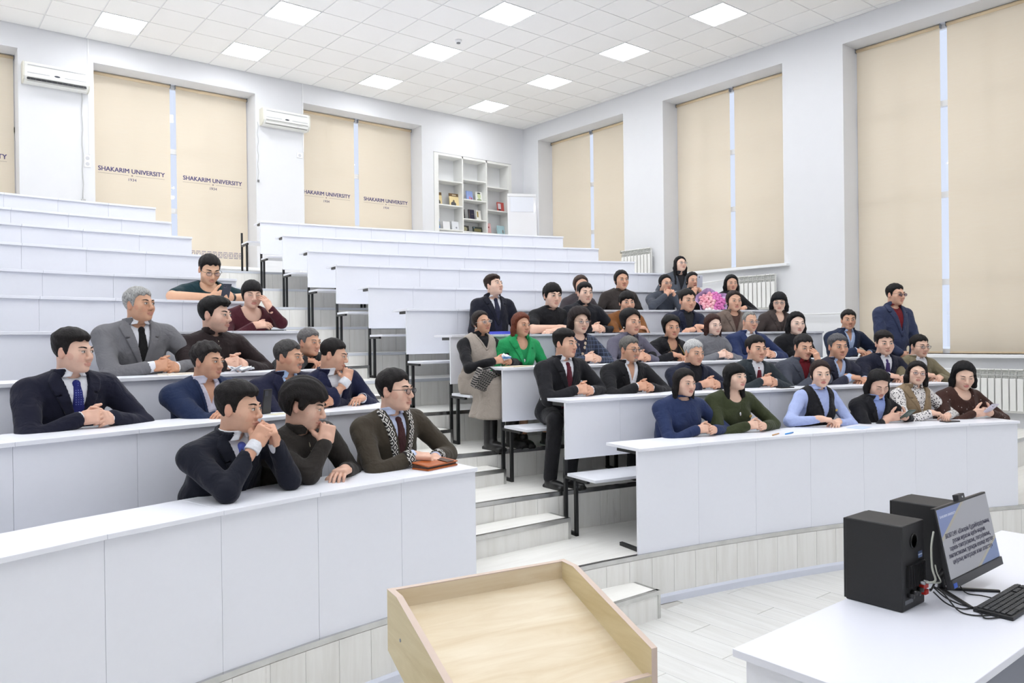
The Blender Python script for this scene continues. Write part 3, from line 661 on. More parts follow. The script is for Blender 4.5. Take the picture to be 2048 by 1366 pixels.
LINES = ['BR28712491 «Шәкәрім Құдайбердіұлының', 'рухани мұрасын әдеби-мәдени,', 'тарихи-этнографиялық, географиялық,', 'лингвистикалық тұрғыдан кешенді зерттеу:', 'цифрлық интеграция және атластау»']
for q, s in enumerate(LINES):
    tm = text_mesh('slide_text', s, sh*0.098, M_stxt, extrude=0.0002, width=sw*(0.88, 0.66, 0.82, 0.90, 0.80)[q], bold=0.0002)
    o = mon('slide_text', tm, (0, -0.0018, hz-sh*(0.43+0.095*q)), scr); o.matrix_local = Matrix.Translation((0, -0.0018, hz-sh*(0.43+0.095*q))) @ Matrix.Rotation(math.pi/2, 4, 'X')
tm = text_mesh('slide_heading', 'SHAKARIM UNIVERSITY', sh*0.05, M_stxt2, extrude=0.0002, width=sw*0.30)
o = mon('slide_heading', tm, (0, 0, 0), scr); o.matrix_local = Matrix.Translation((-hx+sw*0.18, -0.0020, hz-sh*0.13)) @ Matrix.Rotation(math.pi/2, 4, 'X')
mon('maker_sticker', MB().box((-MW/2+0.022, -0.0078, -MH/2+0.012), (0.016, 0.0006, 0.009)).mesh('maker_sticker', plain('sticker_blue', (52, 92, 190), 0.4)), (0, 0, 0))
wc = mon('webcam', MB().box((0.0, 0.008, MH/2+0.012), (0.034, 0.012, 0.013)).mesh('webcam', plain('webcam_black', (48, 48, 52), 0.45), bevel=0.003), (0, 0, 0))
place('lens', MB().cyl((0.006, -0.004, MH/2+0.012), (0.006, -0.0055, MH/2+0.012), 0.004, 12).mesh('lens', plain('lens_pale', (206, 208, 212), 0.2)), wc)
# stand: neck and two splayed feet
m = MB(); nb = mc+Rm @ Vector((0, 0.022, -MH*0.15)); m.tube([(0.0, 0.02, 0.006), (0.005, 0.022, 0.05), tuple(nb)], [0.016, 0.014, 0.014], 10)
place('neck', m.mesh('neck', M_bez, True), mt)
for fx, fy in ((-0.159, -0.158), (0.146, -0.153)):
    d = Vector((fx, fy, 0)).normalized(); nn = Vector((-d.y, d.x, 0))*0.011
    m = MB().extr([Vector((0, 0.03, 0.001))-nn, Vector((fx, fy, 0.001))-nn*0.6, Vector((fx, fy, 0.001))+nn*0.6, Vector((0, 0.03, 0.001))+nn], (0, 0, 0.010))
    place('foot', m.mesh('foot', M_bez, bevel=0.002), mt)
# keyboard
kb = thing('keyboard', 'black keyboard lying at the edge of the table by the monitor', 'keyboard', (-7.34, -11.815, TZ), rz=0.0)
place('case', MB().box((0, 0, 0.008), (0.225, 0.070, 0.008)).mesh('case', plain('keyboard_case', (26, 26, 28), 0.5), bevel=0.003), kb)
_key = MB().prism([(-0.0082, -0.0082), (0.0082, -0.0082), (0.0082, 0.0082), (-0.0082, 0.0082)], 0.0, 0.006).mesh('key', plain('key_black', (52, 53, 56), 0.5), bevel=0.0012, seg=1)
for r in range(6):
    for q in range(22):
        if q in (15, 19) and r > 0 and r % 5 == 4: continue
        if r == 0 and 4 <= q <= 8:
            if q == 6: place('space_bar', MB().box((0, 0, 0.003), (0.046, 0.0082, 0.003)).mesh('space_bar', plain('key_black', (52, 53, 56), 0.5)), kb, (-0.205+q*0.0195, -0.052+r*0.0205, 0.016))
            continue
        place('key', _key, kb, (-0.205+q*0.0195, -0.052+r*0.0205, 0.016))
# cables behind the speaker
def cable(label, pts, r, mat):
    P = [Vector(p) for p in pts]; out = []
    for i in range(len(P)-1):
        p0, p1, p2, p3 = P[max(i-1, 0)], P[i], P[i+1], P[min(i+2, len(P)-1)]
        for s in range(6):
            u = s/6; out.append(0.5*((2*p1)+(p2-p0)*u+(2*p0-5*p1+4*p2-p3)*u*u+(3*p1-p0-3*p2+p3)*u**3))
    out.append(P[-1])
    return thing('cable', label, 'cable', (0, 0, 0), me=MB().tube(out, r, 7).mesh('cable', mat, True), group='cables on the teacher table')
M_cb = plain('cable_black', (20, 20, 21), 0.5); M_cg = plain('cable_grey', (178, 180, 170), 0.5)
by = -11.60; z = TZ
cable('pale grey cable from the loudspeaker up to the monitor', [(-7.645, by+0.0, z+0.098), (-7.60, by-0.02, z+0.10), (-7.53, by+0.02, z+0.13), (-7.44, by+0.06, z+0.19), (-7.37, by+0.08, z+0.24)], 0.0045, M_cg)
cable('pale grey cable lying low between loudspeaker and monitor', [(-7.62, by-0.02, z+0.095), (-7.55, by-0.02, z+0.085), (-7.46, by+0.03, z+0.09), (-7.38, by+0.07, z+0.10)], 0.003, M_cg)
cable('black cable looping from the loudspeaker to the table edge', [(-7.61, by-0.02, z+0.078), (-7.59, by-0.05, z+0.05), (-7.62, by-0.12, z+0.006), (-7.60, by-0.19, z+0.005), (-7.53, by-0.21, z+0.005), (-7.53, by-0.17, z+0.005)], 0.003, M_cb)
cable('black cable running from the loudspeaker under the keyboard', [(-7.62, by-0.02, z+0.06), (-7.60, by-0.06, z+0.02), (-7.58, by-0.11, z+0.006), (-7.50, by-0.14, z+0.005), (-7.42, by-0.15, z+0.005)], 0.003, M_cb)
cable('black cable in a wide loop in front of the monitor foot', [(-7.60, by-0.015, z+0.07), (-7.56, by-0.04, z+0.03), (-7.53, by-0.08, z+0.006), (-7.53, by-0.13, z+0.005), (-7.58, by-0.18, z+0.005), (-7.62, by-0.21, z+0.005), (-7.56, by-0.24, z+0.005), (-7.50, by-0.23, z+0.005)], 0.003, M_cb)
cable('thin black cable from the monitor to the keyboard', [(-7.33, -11.575, z+0.10), (-7.34, -11.60, z+0.05), (-7.36, -11.64, z+0.006), (-7.35, -11.70, z+0.005), (-7.36, -11.75, z+0.008)], 0.0025, M_cb)
cable('thick black power cable hanging from the back of the monitor', [(-7.27, -11.54, z+0.14), (-7.29, -11.53, z+0.09), (-7.36, -11.53, z+0.05), (-7.45, -11.55, z+0.03), (-7.55, -11.58, z+0.04), (-7.60, -11.60, z+0.06)], 0.0042, M_cb)
# ------------------------------------------------------------ lectern
M_oak = wood('lectern_oak', (236, 223, 198), (218, 198, 164), (1.2, 9, 9), 2.4, (0.3, 0.7), 0.45, 0.04)
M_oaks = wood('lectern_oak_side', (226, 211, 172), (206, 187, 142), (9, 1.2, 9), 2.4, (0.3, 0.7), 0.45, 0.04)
M_edge = plain('lectern_edge', (212, 192, 178), 0.5)
lc = thing('lectern', 'pale oak lectern with a sloping tray top and raised sides', 'lectern', (-9.604, -11.250, 0), rz=math.atan2(-0.104, 0.53))
LW = 0.27; LD = 0.43; ZB = 1.20; ZF = 1.125; TH = 0.016
# local: x right, y back (towards the audience), tray from y=0 (back edge) to y=-LD (front)
place('tray_board', MB().extr([(-LW+TH, -0.016, ZB-0.050), (-LW+TH, -LD+0.012, ZF-0.118), (-LW+TH, -LD+0.012, ZF-0.134), (-LW+TH, -0.016, ZB-0.066)], (2*LW-2*TH, 0, 0)).mesh('tray_board', M_oak), lc)
for s in (-1, 1):
    poly = [(0, ZB), (-0.075, ZB), (-LD, ZF-0.035), (-LD, ZF-0.17), (-LD+0.05, ZF-0.20), (0, ZB-0.16)]
    x0 = s*LW-(TH if s > 0 else 0)
    place('side_panel', MB().extr([(x0, p[0], p[1]) for p in poly], (TH, 0, 0)).mesh('side_panel', M_oaks), lc)
    place('edge_band', MB().extr([(x0-0.0006, 0, ZB+0.0006), (x0-0.0006, -0.075, ZB+0.0006), (x0-0.0006, -LD-0.0006, ZF-0.0344), (x0-0.0006, -LD-0.0006, ZF-0.17), (x0-0.0006, -LD+0.0004, ZF-0.17), (x0-0.0006, -LD+0.0004, ZF-0.0356), (x0-0.0006, -0.0755, ZB-0.0006), (x0-0.0006, 0, ZB-0.0006)], (TH+0.0012, 0, 0)).mesh('edge_band', M_edge), lc)
    place('screw_cap', MB().cyl((s*(LW+0.0005), -0.10, ZB-0.10), (s*(LW+0.002), -0.10, ZB-0.10), 0.0045, 10).mesh('screw_cap', M_grey), lc)
place('back_rail', MB().box((0, -0.008, ZB-0.082), (LW-TH, 0.008, 0.080)).mesh('back_rail', M_oak), lc)
place('back_edge_band', MB().box((0, -0.008, ZB-0.0015), (LW-TH, 0.0082, 0.0015)).mesh('edge_band', M_edge), lc)
place('front_lip', MB().box((0, -LD+0.008, ZF-0.135), (LW-TH, 0.008, 0.034)).mesh('front_lip', M_oaks), lc)
place('front_edge_band', MB().box((0, -LD+0.008, ZF-0.100), (LW-TH, 0.0082, 0.0015)).mesh('edge_band', M_edge), lc)
for s in (-1, 1): place('screw', MB().cyl((s*0.19, -LD-0.0002, ZF-0.135), (s*0.19, -LD-0.002, ZF-0.135), 0.004, 10).mesh('screw', M_grey), lc)
place('column', MB().box((0, -0.17, 0.49), (0.20, 0.11, 0.47)).mesh('column', M_oaks), lc)
place('base_board', MB().box((0, -0.17, 0.012), (0.27, 0.20, 0.012)).mesh('base_board', M_oaks), lc)
# ------------------------------------------------------------ people: smooth implicit surfaces turned into meshes
def V3(*a): return np.array(a, float)
def unit(v): v = np.asarray(v, float); return v/max(1e-9, np.linalg.norm(v))
class Vol:
    def __init__(s, lo, hi, h):
        s.lo = np.asarray(lo, float); s.h = h
        s.n = np.maximum(4, np.ceil((np.asarray(hi)-s.lo)/h).astype(int)+1)
        s.ax = [s.lo[i]+h*np.arange(s.n[i]) for i in range(3)]
        s.F = np.full(s.n, 0.5, np.float32)
    def like(s):
        o = Vol.__new__(Vol); o.lo = s.lo; o.h = s.h; o.n = s.n; o.ax = s.ax; o.F = np.full(s.n, 0.5, np.float32); return o
    def sub(s, lo, hi):
        a = np.clip(np.floor((np.asarray(lo)-s.lo)/s.h).astype(int), 0, s.n); b = np.clip(np.ceil((np.asarray(hi)-s.lo)/s.h).astype(int)+1, 0, s.n)
        if np.any(b <= a): return None
        sl = tuple(slice(a[i], b[i]) for i in range(3))
        X = s.ax[0][sl[0]][:, None, None]; Y = s.ax[1][sl[1]][None, :, None]; Z = s.ax[2][sl[2]][None, None, :]
        return sl, X, Y, Z
    def grid(s): return s.ax[0][:, None, None], s.ax[1][None, :, None], s.ax[2][None, None, :]
    def put(s, sl, d, k, cut=False):
        F = s.F[sl]
        if cut:
            d = -d
            h = np.clip(0.5-0.5*(d-F)/k, 0, 1) if k > 0 else (d < F)*1.0
            s.F[sl] = d+(F-d)*h+k*h*(1-h)
        else:
            h = np.clip(0.5+0.5*(F-d)/k, 0, 1) if k > 0 else (d < F)*1.0
            s.F[sl] = F+(d-F)*h-k*h*(1-h)
    def cone(s, a, b, ra, rb, k=0.02, cut=False, grow=0.0):
        a = np.asarray(a, float); b = np.asarray(b, float); ra += grow; rb += grow; m = max(ra, rb)+k+3*s.h
        g = s.sub(np.minimum(a, b)-m, np.maximum(a, b)+m)
        if g is None: return
        sl, X, Y, Z = g; ab = b-a; L2 = max(1e-9, ab@ab)
        t = np.clip(((X-a[0])*ab[0]+(Y-a[1])*ab[1]+(Z-a[2])*ab[2])/L2, 0, 1)
        d = np.sqrt((X-a[0]-t*ab[0])**2+(Y-a[1]-t*ab[1])**2+(Z-a[2]-t*ab[2])**2)-(ra+(rb-ra)*t)
        s.put(sl, d, k, cut)
    def ell(s, c, r, R=None, k=0.02, cut=False, grow=0.0):
        c = np.asarray(c, float); r = np.asarray(r, float)+grow; m = max(r)+k+3*s.h
        g = s.sub(c-m, c+m)
        if g is None: return
        sl, X, Y, Z = g; x, y, z = X-c[0], Y-c[1], Z-c[2]
        if R is not None: x, y, z = [R[0, i]*x+R[1, i]*y+R[2, i]*z for i in range(3)]
        k0 = np.sqrt((x/r[0])**2+(y/r[1])**2+(z/r[2])**2); k1 = np.sqrt((x/r[0]**2)**2+(y/r[1]**2)**2+(z/r[2]**2)**2)
        s.put(sl, k0*(k0-1)/np.maximum(k1, 1e-6), k, cut)
    def rbox(s, c, hf, rad, R=None, k=0.01, cut=False):
        c = np.asarray(c, float); m = np.linalg.norm(hf)+rad+k+3*s.h
        g = s.sub(c-m, c+m)
        if g is None: return
        sl, X, Y, Z = g; x, y, z = X-c[0], Y-c[1], Z-c[2]
        if R is not None: x, y, z = [R[0, i]*x+R[1, i]*y+R[2, i]*z for i in range(3)]
        qx, qy, qz = np.abs(x)-hf[0], np.abs(y)-hf[1], np.abs(z)-hf[2]
        d = np.sqrt(np.maximum(qx, 0)**2+np.maximum(qy, 0)**2+np.maximum(qz, 0)**2)+np.minimum(np.maximum(qx, np.maximum(qy, qz)), 0)-rad
        s.put(sl, d, k, cut)
_CO = np.array([(i, j, k) for i in (0, 1) for j in (0, 1) for k in (0, 1)])
_ED = [(a, b) for a in range(8) for b in range(a+1, 8) if np.abs(_CO[a]-_CO[b]).sum() == 1]
def nets(F, lo, h):
    """naive surface nets: vertices and quads of the zero level"""
    F = np.pad(F, 1, constant_values=0.5); lo = np.asarray(lo)-h
    S = F < 0
    c = S[:-1, :-1, :-1].astype(np.int8)
    for (i, j, k) in _CO[1:]: c = c+S[i:S.shape[0]-1+i, j:S.shape[1]-1+j, k:S.shape[2]-1+k]
    act = (c > 0) & (c < 8); idx = np.argwhere(act)
    if len(idx) == 0: return np.zeros((0, 3)), np.zeros((0, 4), int)
    vals = np.stack([F[idx[:, 0]+o[0], idx[:, 1]+o[1], idx[:, 2]+o[2]] for o in _CO], 1)
    P = np.zeros((len(idx), 3)); W = np.zeros(len(idx))
    for a, b in _ED:
        va, vb = vals[:, a], vals[:, b]; m = (va < 0) != (vb < 0)
        t = np.where(m, va/np.where(m, va-vb, 1), 0)
        P += m[:, None]*(_CO[a]+t[:, None]*(_CO[b]-_CO[a])); W += m
    verts = lo+h*(idx+P/W[:, None])
    lut = np.full(act.shape, -1, np.int64); lut[tuple(idx.T)] = np.arange(len(idx))
    Q = []
    for ax in range(3):
        o1, o2 = [(1, 2), (2, 0), (0, 1)][ax]
        sl0 = [slice(1, -1)]*3; sl1 = [slice(1, -1)]*3; sl0[ax] = slice(0, -1); sl1[ax] = slice(1, None)
        A = S[tuple(sl0)]; B = S[tuple(sl1)]; e = np.argwhere(A != B)
        if len(e) == 0: continue
        ins = A[tuple(e.T)]; base = e.copy(); base[:, [x for x in range(3) if x != ax]] += 1
        def cl(d1, d2):
            q = base.copy(); q[:, o1] += d1; q[:, o2] += d2; return lut[tuple(q.T)]
        q = np.stack([cl(-1, -1), cl(0, -1), cl(0, 0), cl(-1, 0)], 1)
        q[~ins] = q[~ins][:, ::-1]; Q.append(q)
    return verts, np.concatenate(Q)
def quad_mesh(name, verts, quads, mats, midx=None, cols=None):
    me = bpy.data.meshes.new(name)
    n, q = len(verts), len(quads)
    me.vertices.add(n); me.vertices.foreach_set('co', np.asarray(verts, np.float32).ravel())
    me.loops.add(q*4); me.loops.foreach_set('vertex_index', np.asarray(quads, np.int32).ravel())
    me.polygons.add(q); me.polygons.foreach_set('loop_start', np.arange(0, q*4, 4, dtype=np.int32))
    try: me.polygons.foreach_set('loop_total', np.full(q, 4, np.int32))
    except Exception: pass
    for m in (mats if isinstance(mats, (list, tuple)) else [mats]): me.materials.append(m)
    if midx is not None: me.polygons.foreach_set('material_index', np.asarray(midx, np.int32))
    me.polygons.foreach_set('use_smooth', np.ones(q, bool))
    me.update(calc_edges=True)
    if cols is not None:
        at = me.color_attributes.new('Col', 'FLOAT_COLOR', 'POINT'); at.data.foreach_set('color', np.asarray(cols, np.float32).ravel())
    return me
# ---- materials of people
def skin_mat():
    if 'skin' in MATS: return MATS['skin']
    m, N, L, b = nm('skin'); at = N.new('ShaderNodeAttribute'); at.attribute_name = 'Col'
    tc = N.new('ShaderNodeTexCoord'); nz = N.new('ShaderNodeTexNoise'); nz.inputs['Scale'].default_value = 45; L.new(tc.outputs['Object'], nz.inputs['Vector'])
    hs = N.new('ShaderNodeHueSaturation'); mr = N.new('ShaderNodeMapRange'); mr.inputs[3].default_value = 0.93; mr.inputs[4].default_value = 1.07
    L.new(nz.outputs['Fac'], mr.inputs[0]); L.new(mr.outputs[0], hs.inputs['Value']); L.new(at.outputs['Color'], hs.inputs['Color']); L.new(hs.outputs[0], b.inputs['Base Color'])
    b.inputs['Roughness'].default_value = 0.52; b.inputs['Subsurface Weight'].default_value = 0.0
    MATS['skin'] = m; return m
def hair_mat(rgb):
    k = 'hair_%d_%d_%d' % rgb
    if k in MATS: return MATS[k]
    m, N, L, b = nm(k); tc = N.new('ShaderNodeTexCoord'); mp = N.new('ShaderNodeMapping'); mp.inputs['Scale'].default_value = (70, 26, 26)
    nz = N.new('ShaderNodeTexNoise'); nz.inputs['Scale'].default_value = 3.0; nz.inputs['Detail'].default_value = 5; nz.inputs['Distortion'].default_value = 0.8
    L.new(tc.outputs['Object'], mp.inputs[0]); L.new(mp.outputs[0], nz.inputs['Vector'])
    c = lin(rgb); cr = N.new('ShaderNodeValToRGB'); cr.color_ramp.elements[0].color = (*[v*0.45 for v in c], 1); cr.color_ramp.elements[1].color = (*[min(1, v*1.3+0.002) for v in c], 1)
    cr.color_ramp.elements[0].position = 0.3; cr.color_ramp.elements[1].position = 0.75
    L.new(nz.outputs['Fac'], cr.inputs[0]); L.new(cr.outputs[0], b.inputs['Base Color'])
    bp = N.new('ShaderNodeBump'); bp.inputs['Strength'].default_value = 0.7; bp.inputs['Distance'].default_value = 0.006; L.new(nz.outputs['Fac'], bp.inputs['Height']); L.new(bp.outputs[0], b.inputs['Normal'])
    b.inputs['Roughness'].default_value = 0.6; b.inputs['Specular IOR Level'].default_value = 0.22; MATS[k] = m; return m
def cloth(rgb, pat=None):
    k = 'cloth_%d_%d_%d_%s' % (*rgb, pat or '')
    if k in MATS: return MATS[k]
    m, N, L, b = nm(k); c = lin(rgb); tc = N.new('ShaderNodeTexCoord')
    n1 = N.new('ShaderNodeTexNoise'); n1.inputs['Scale'].default_value = 9; n1.inputs['Detail'].default_value = 3; n1.inputs['Distortion'].default_value = 0.6; L.new(tc.outputs['Object'], n1.inputs['Vector'])
    n2 = N.new('ShaderNodeTexNoise'); n2.inputs['Scale'].default_value = 300; L.new(tc.outputs['Object'], n2.inputs['Vector'])
    mx = N.new('ShaderNodeMixRGB'); mx.inputs[1].default_value = (*[v*0.85 for v in c], 1); mx.inputs[2].default_value = (*[min(1, v*1.15+0.001) for v in c], 1)
    L.new(n2.outputs['Fac'], mx.inputs[0]); out = mx.outputs[0]
    if pat:
        cd = lin({'dots': (40, 36, 44), 'stars': (178, 170, 170), 'tie': (118, 128, 190), 'plaid': (92, 104, 132), 'floral': (214, 196, 172), 'gold': (196, 168, 110)}[pat])
        if pat == 'plaid':
            sp = N.new('ShaderNodeSeparateXYZ'); L.new(tc.outputs['Object'], sp.inputs[0]); f = None
            for ax in ('X', 'Z'):
                a = N.new('ShaderNodeMath'); a.operation = 'MULTIPLY'; a.inputs[1].default_value = 26; L.new(sp.outputs[ax], a.inputs[0])
                fr = N.new('ShaderNodeMath'); fr.operation = 'FRACT'; L.new(a.outputs[0], fr.inputs[0]); lt = N.new('ShaderNodeMath'); lt.operation = 'LESS_THAN'; lt.inputs[1].default_value = 0.13; L.new(fr.outputs[0], lt.inputs[0])
                if f is None: f = lt
                else: mxx = N.new('ShaderNodeMath'); mxx.operation = 'MAXIMUM'; L.new(f.outputs[0], mxx.inputs[0]); L.new(lt.outputs[0], mxx.inputs[1]); f = mxx
            fac = f.outputs[0]
        else:
            vo = N.new('ShaderNodeTexVoronoi'); vo.inputs['Scale'].default_value = {'dots': 58, 'stars': 24, 'tie': 80, 'floral': 22, 'gold': 20}[pat]
            if pat == 'tie': vo.inputs['Randomness'].default_value = 0.0
            L.new(tc.outputs['Object'], vo.inputs['Vector']); lt = N.new('ShaderNodeMath'); lt.operation = 'LESS_THAN'; lt.inputs[1].default_value = {'dots': 0.34, 'stars': 0.12, 'tie': 0.22, 'floral': 0.36, 'gold': 0.26}[pat]
            L.new(vo.outputs['Distance'], lt.inputs[0]); fac = lt.outputs[0]
        m2 = N.new('ShaderNodeMixRGB'); m2.inputs[2].default_value = (*cd, 1); L.new(fac, m2.inputs[0]); L.new(out, m2.inputs[1]); out = m2.outputs[0]
    L.new(out, b.inputs['Base Color']); b.inputs['Roughness'].default_value = 0.82; b.inputs['Specular IOR Level'].default_value = 0.25
    b.inputs['Sheen Weight'].default_value = 0.08
    bp = N.new('ShaderNodeBump'); bp.inputs['Strength'].default_value = 0.75; bp.inputs['Distance'].default_value = 0.03; L.new(n1.outputs['Fac'], bp.inputs['Height'])
    L.new(bp.outputs[0], b.inputs['Normal']); MATS[k] = m; return m
# ---- geometry helpers
def rot(yaw, pitch, roll):
    """head frame: columns right, forward, up; yaw turns to the person's right, pitch up, roll to the right shoulder"""
    cy, sy = math.cos(-yaw), math.sin(-yaw); Rz = np.array([[cy, -sy, 0], [sy, cy, 0], [0, 0, 1]])
    cp, sp = math.cos(pitch), math.sin(pitch); Rx = np.array([[1, 0, 0], [0, cp, -sp], [0, sp, cp]])
    cr, sr = math.cos(roll), math.sin(roll); Ry = np.array([[cr, 0, sr], [0, 1, 0], [-sr, 0, cr]])
    return Rz @ Rx @ Ry
def basis(fwd, nrm):
    """columns: x, y=fwd (fingers), z=-palm normal side up"""
    y = unit(fwd); z = unit(np.asarray(nrm, float)-y*np.dot(nrm, y)); x = np.cross(y, z); return np.stack([x, y, z], 1)
def ik(S, W, l1, l2, hint):
    d = W-S; L = np.linalg.norm(d)
    if L > (l1+l2)*0.995: f = L/((l1+l2)*0.995); l1 *= f; l2 *= f
    if L < abs(l1-l2)+0.02: L = abs(l1-l2)+0.02
    a = (l1*l1-l2*l2+L*L)/(2*L); hgt = math.sqrt(max(0, l1*l1-a*a)); u = unit(d)
    p = np.asarray(hint, float); p = unit(p-u*np.dot(p, u)); return S+u*a+p*hgt
def hand_prims(W, fwd, back, side, curl, thumb=0.5, s=1.0, spread=0.0):
    """side +1 right hand, -1 left; back = direction the back of the hand faces; curl = (c1,c2,c3) bends in radians"""
    B = basis(fwd, back)
    def P(x, y, z): return W+B @ (V3(x*side, y, z)*s)
    out = []
    out.append(('r', P(0, 0.050, 0), (0.030*s, 0.036*s, 0.004*s), 0.0115*s, B))
    out.append(('c', P(0, -0.03, 0), P(0, 0.03, 0), 0.029*s, 0.027*s))
    for i, (bx, L) in enumerate(((-0.031, 0.074), (-0.0105, 0.083), (0.0105, 0.077), (0.030, 0.060))):
        p = V3(bx, 0.086-0.004*abs(i-1.2), 0.0); a = 0.0; sp = (i-1.5)*spread
        for j, (fr, r0, r1) in enumerate(((0.46, 0.0098, 0.0088), (0.30, 0.0088, 0.0080), (0.24, 0.0080, 0.0066))):
            a += curl[j]*(1+0.07*(i-1.5)); q = p+V3(math.sin(sp)*math.cos(a), math.cos(a)*math.cos(sp), -math.sin(a))*L*fr
            out.append(('c', P(*p), P(*q), r0*s, r1*s)); p = q
    p = V3(-0.026, 0.018, -0.006); d = unit(V3(-0.75, 0.60, -0.15-0.5*thumb))
    for L, r0, r1 in ((0.042, 0.0140, 0.0115), (0.030, 0.0112, 0.0100), (0.026, 0.0100, 0.0080)):
        q = p+d*L; out.append(('c', P(*p), P(*q), r0*s, r1*s)); p = q; d = unit(d+V3(0.30*thumb, 0.18, -0.42*thumb))
    return out
def add_prims(v, prims, k, grow=0.0):
    for q in prims:
        if q[0] == 'r': v.rbox(q[1], q[2], q[3]+grow, q[4], k)
        else: v.cone(q[1], q[2], q[3], q[4], k, grow=grow)
def bounds(prims, pad):
    lo = np.full(3, 9.); hi = np.full(3, -9.)
    for q in prims:
        if q[0] == 'r': a = q[1]; m = max(q[2])+q[3]; lo = np.minimum(lo, a-m); hi = np.maximum(hi, a+m)
        else:
            for a, r in ((q[1], q[3]), (q[2], q[4])): lo = np.minimum(lo, a-r); hi = np.maximum(hi, a+r)
    return lo-pad, hi+pad
HAIRLINE = {   # lower edge of the hair as a function of the depth y in head units
    'short': ([-.13, -.035, -.030, -.004, .000, .020, .032, .060, .13], [-.070, -.062, .018, .018, -.012, -.012, .040, .060, .066]),
    'bangs': ([-.13, -.035, -.030, -.004, .000, .022, .040, .075, .13], [-.075, -.066, .016, .016, -.022, -.022, .022, .036, .038]),
    'reced': ([-.13, -.035, -.030, -.004, .000, .016, .028, .050, .13], [-.070, -.060, .018, .018, -.010, -.010, .056, .078, .090]),
    'full': ([-.13, -.03, -.005, .010, .024, .046, .070, .13], [-.085, -.080, -.055, -.030, .030, .058, .070, .076]),
    'fullbangs': ([-.13, -.03, -.005, .012, .028, .050, .075, .13], [-.085, -.080, -.055, -.030, .012, .028, .034, .036]),
}
PERSONS = []
def person(sp):
    g = sp.get; far = g('far', False); fem = g('fem', False)
    hB = 0.0125 if far else 0.0100; hH = 0.0056 if far else 0.0046; hN = 0.0046 if far else 0.0036
    root = thing('person', sp['label'], 'person', sp['loc'], sp['rz'], group=None)
    H = V3(*sp['head']); hs = g('hs', 1.0); hy, hp, hr = g('look', (0, 0, 0))
    RH = rot(math.radians(hy), math.radians(hp), math.radians(hr))
    wd = g('wide', 1.0)*(0.92 if fem else 1.04); bel = g('belly', 1.0)
    pel = V3(0, 0, 0.115); stand = g('stand', False)
    if stand: pel = V3(0, 0, g('pelvis', 0.90))
    N = H+V3(0, -0.036, -0.122*max(0.95, hs))
    if 'neck' in sp: N = V3(*sp['neck'])
    sd = unit(N-pel); xr = V3(1, 0, 0); tw = math.radians(g('twist', 0)); xr = unit(V3(math.cos(tw), -math.sin(tw), -sd[0]*0.6)); xr = unit(xr-sd*(xr@sd)); fw = np.cross(sd, xr)
    RT = np.stack([xr, fw, sd], 1)
    TL = np.linalg.norm(N-pel)
    def T(u, f, d): return N+xr*u+fw*f-sd*d           # u right, f forward, d down from the neck base
    shw = 0.178*wd+0.004; shd = 0.088
    SR = T(shw, -0.005, shd); SL = T(-shw, -0.005, shd)
    arms = []; W = {}
    fl = g('fore', 0.255)*hs**0.3; ul = g('upper', 0.295)*hs**0.3
    for nm_, S, sgn in (('r', SR, 1), ('l', SL, -1)):
        a = sp[nm_]; w = V3(*a['w']); e = V3(*a['e']) if 'e' in a else ik(S, w, ul, fl, a.get('hint', (sgn*0.6, -0.2, -0.8)))
        W[nm_] = (S, e, w); arms.append((S, e, w))
    sl_r = g('sleeve', 'long')
    # ---------- torso + arms field shared by the clothes
    lo = np.min([N-0.28, pel-0.22, SR-0.12, SL-0.12]+[p-0.09 for A in arms for p in A], axis=0); hi = np.max([N+0.14, pel+0.22, SR+0.12, SL+0.12]+[p+0.09 for A in arms for p in A], axis=0)
    lo[2] = max(lo[2], (pel[2]-0.17 if stand else 0.004))
    vt = Vol(lo, hi, hB); va = vt.like()
    def torso(v, gr=0.0):
        v.ell(pel+V3(0, -0.01, 0.0), (0.180*wd*g('hip', 1.0), 0.135*bel, 0.135), None, 0.06, grow=gr)
        v.ell(pel+sd*TL*0.36+fw*0.012*bel, (0.160*wd*bel, 0.122*bel, 0.16), RT, 0.06, grow=gr)
        v.ell(pel+sd*TL*0.66+fw*0.006, (0.172*wd, 0.118*(0.5+0.5*bel), 0.17), RT, 0.06, grow=gr)
        if fem:
            for s_ in (-1, 1): v.ell(T(s_*0.072*wd, 0.082, 0.185), (0.062, 0.058, 0.062), RT, 0.05, grow=gr)
        v.cone(T(-shw*0.82, -0.006, shd-0.004), T(shw*0.82, -0.006, shd-0.004), 0.062*wd**0.5, 0.062*wd**0.5, 0.05, grow=gr)
        for s_ in (-1, 1): v.cone(T(s_*0.034, -0.024, 0.022), T(s_*shw*0.85, -0.012, shd-0.012), 0.050, 0.050, 0.04, grow=gr)
    def limbs(v, gr=0.0, cut=1.0, k=0.03):
        for S, e, w in arms:
            ar = g('armr', 1.0)*(0.92 if fem else 1.06)
            v.cone(S, e, 0.066*ar, 0.052*ar, k, grow=gr)
            v.cone(e, e+(w-e)*cut, 0.051*ar, (0.051+(0.040-0.051)*cut)*ar, 0.02, grow=gr)
    torso(vt)
    if sl_r == 'short':
        for S, e, w in arms: va.cone(S, S+(e-S)*0.72, 0.066, 0.062, 0.03)
    else: limbs(va, cut=0.93)
    X, Y, Z = vt.grid(); dx, dy, dz = X-N[0], Y-N[1], Z-N[2]
    U = dx*xr[0]+dy*xr[1]+dz*xr[2]; Fw = dx*fw[0]+dy*fw[1]+dz*fw[2]; D = -(dx*sd[0]+dy*sd[1]+dz*sd[2])
    def smin(a, b, k): h = np.clip(0.5+0.5*(b-a)/k, 0, 1); return b+(a-b)*h-k*h*(1-h)
    FT = vt.F; FA = va.F; FF = smin(FT, FA, 0.03)
    # a few soft folds in the cloth
    ph = g('seed', 1)*1.7
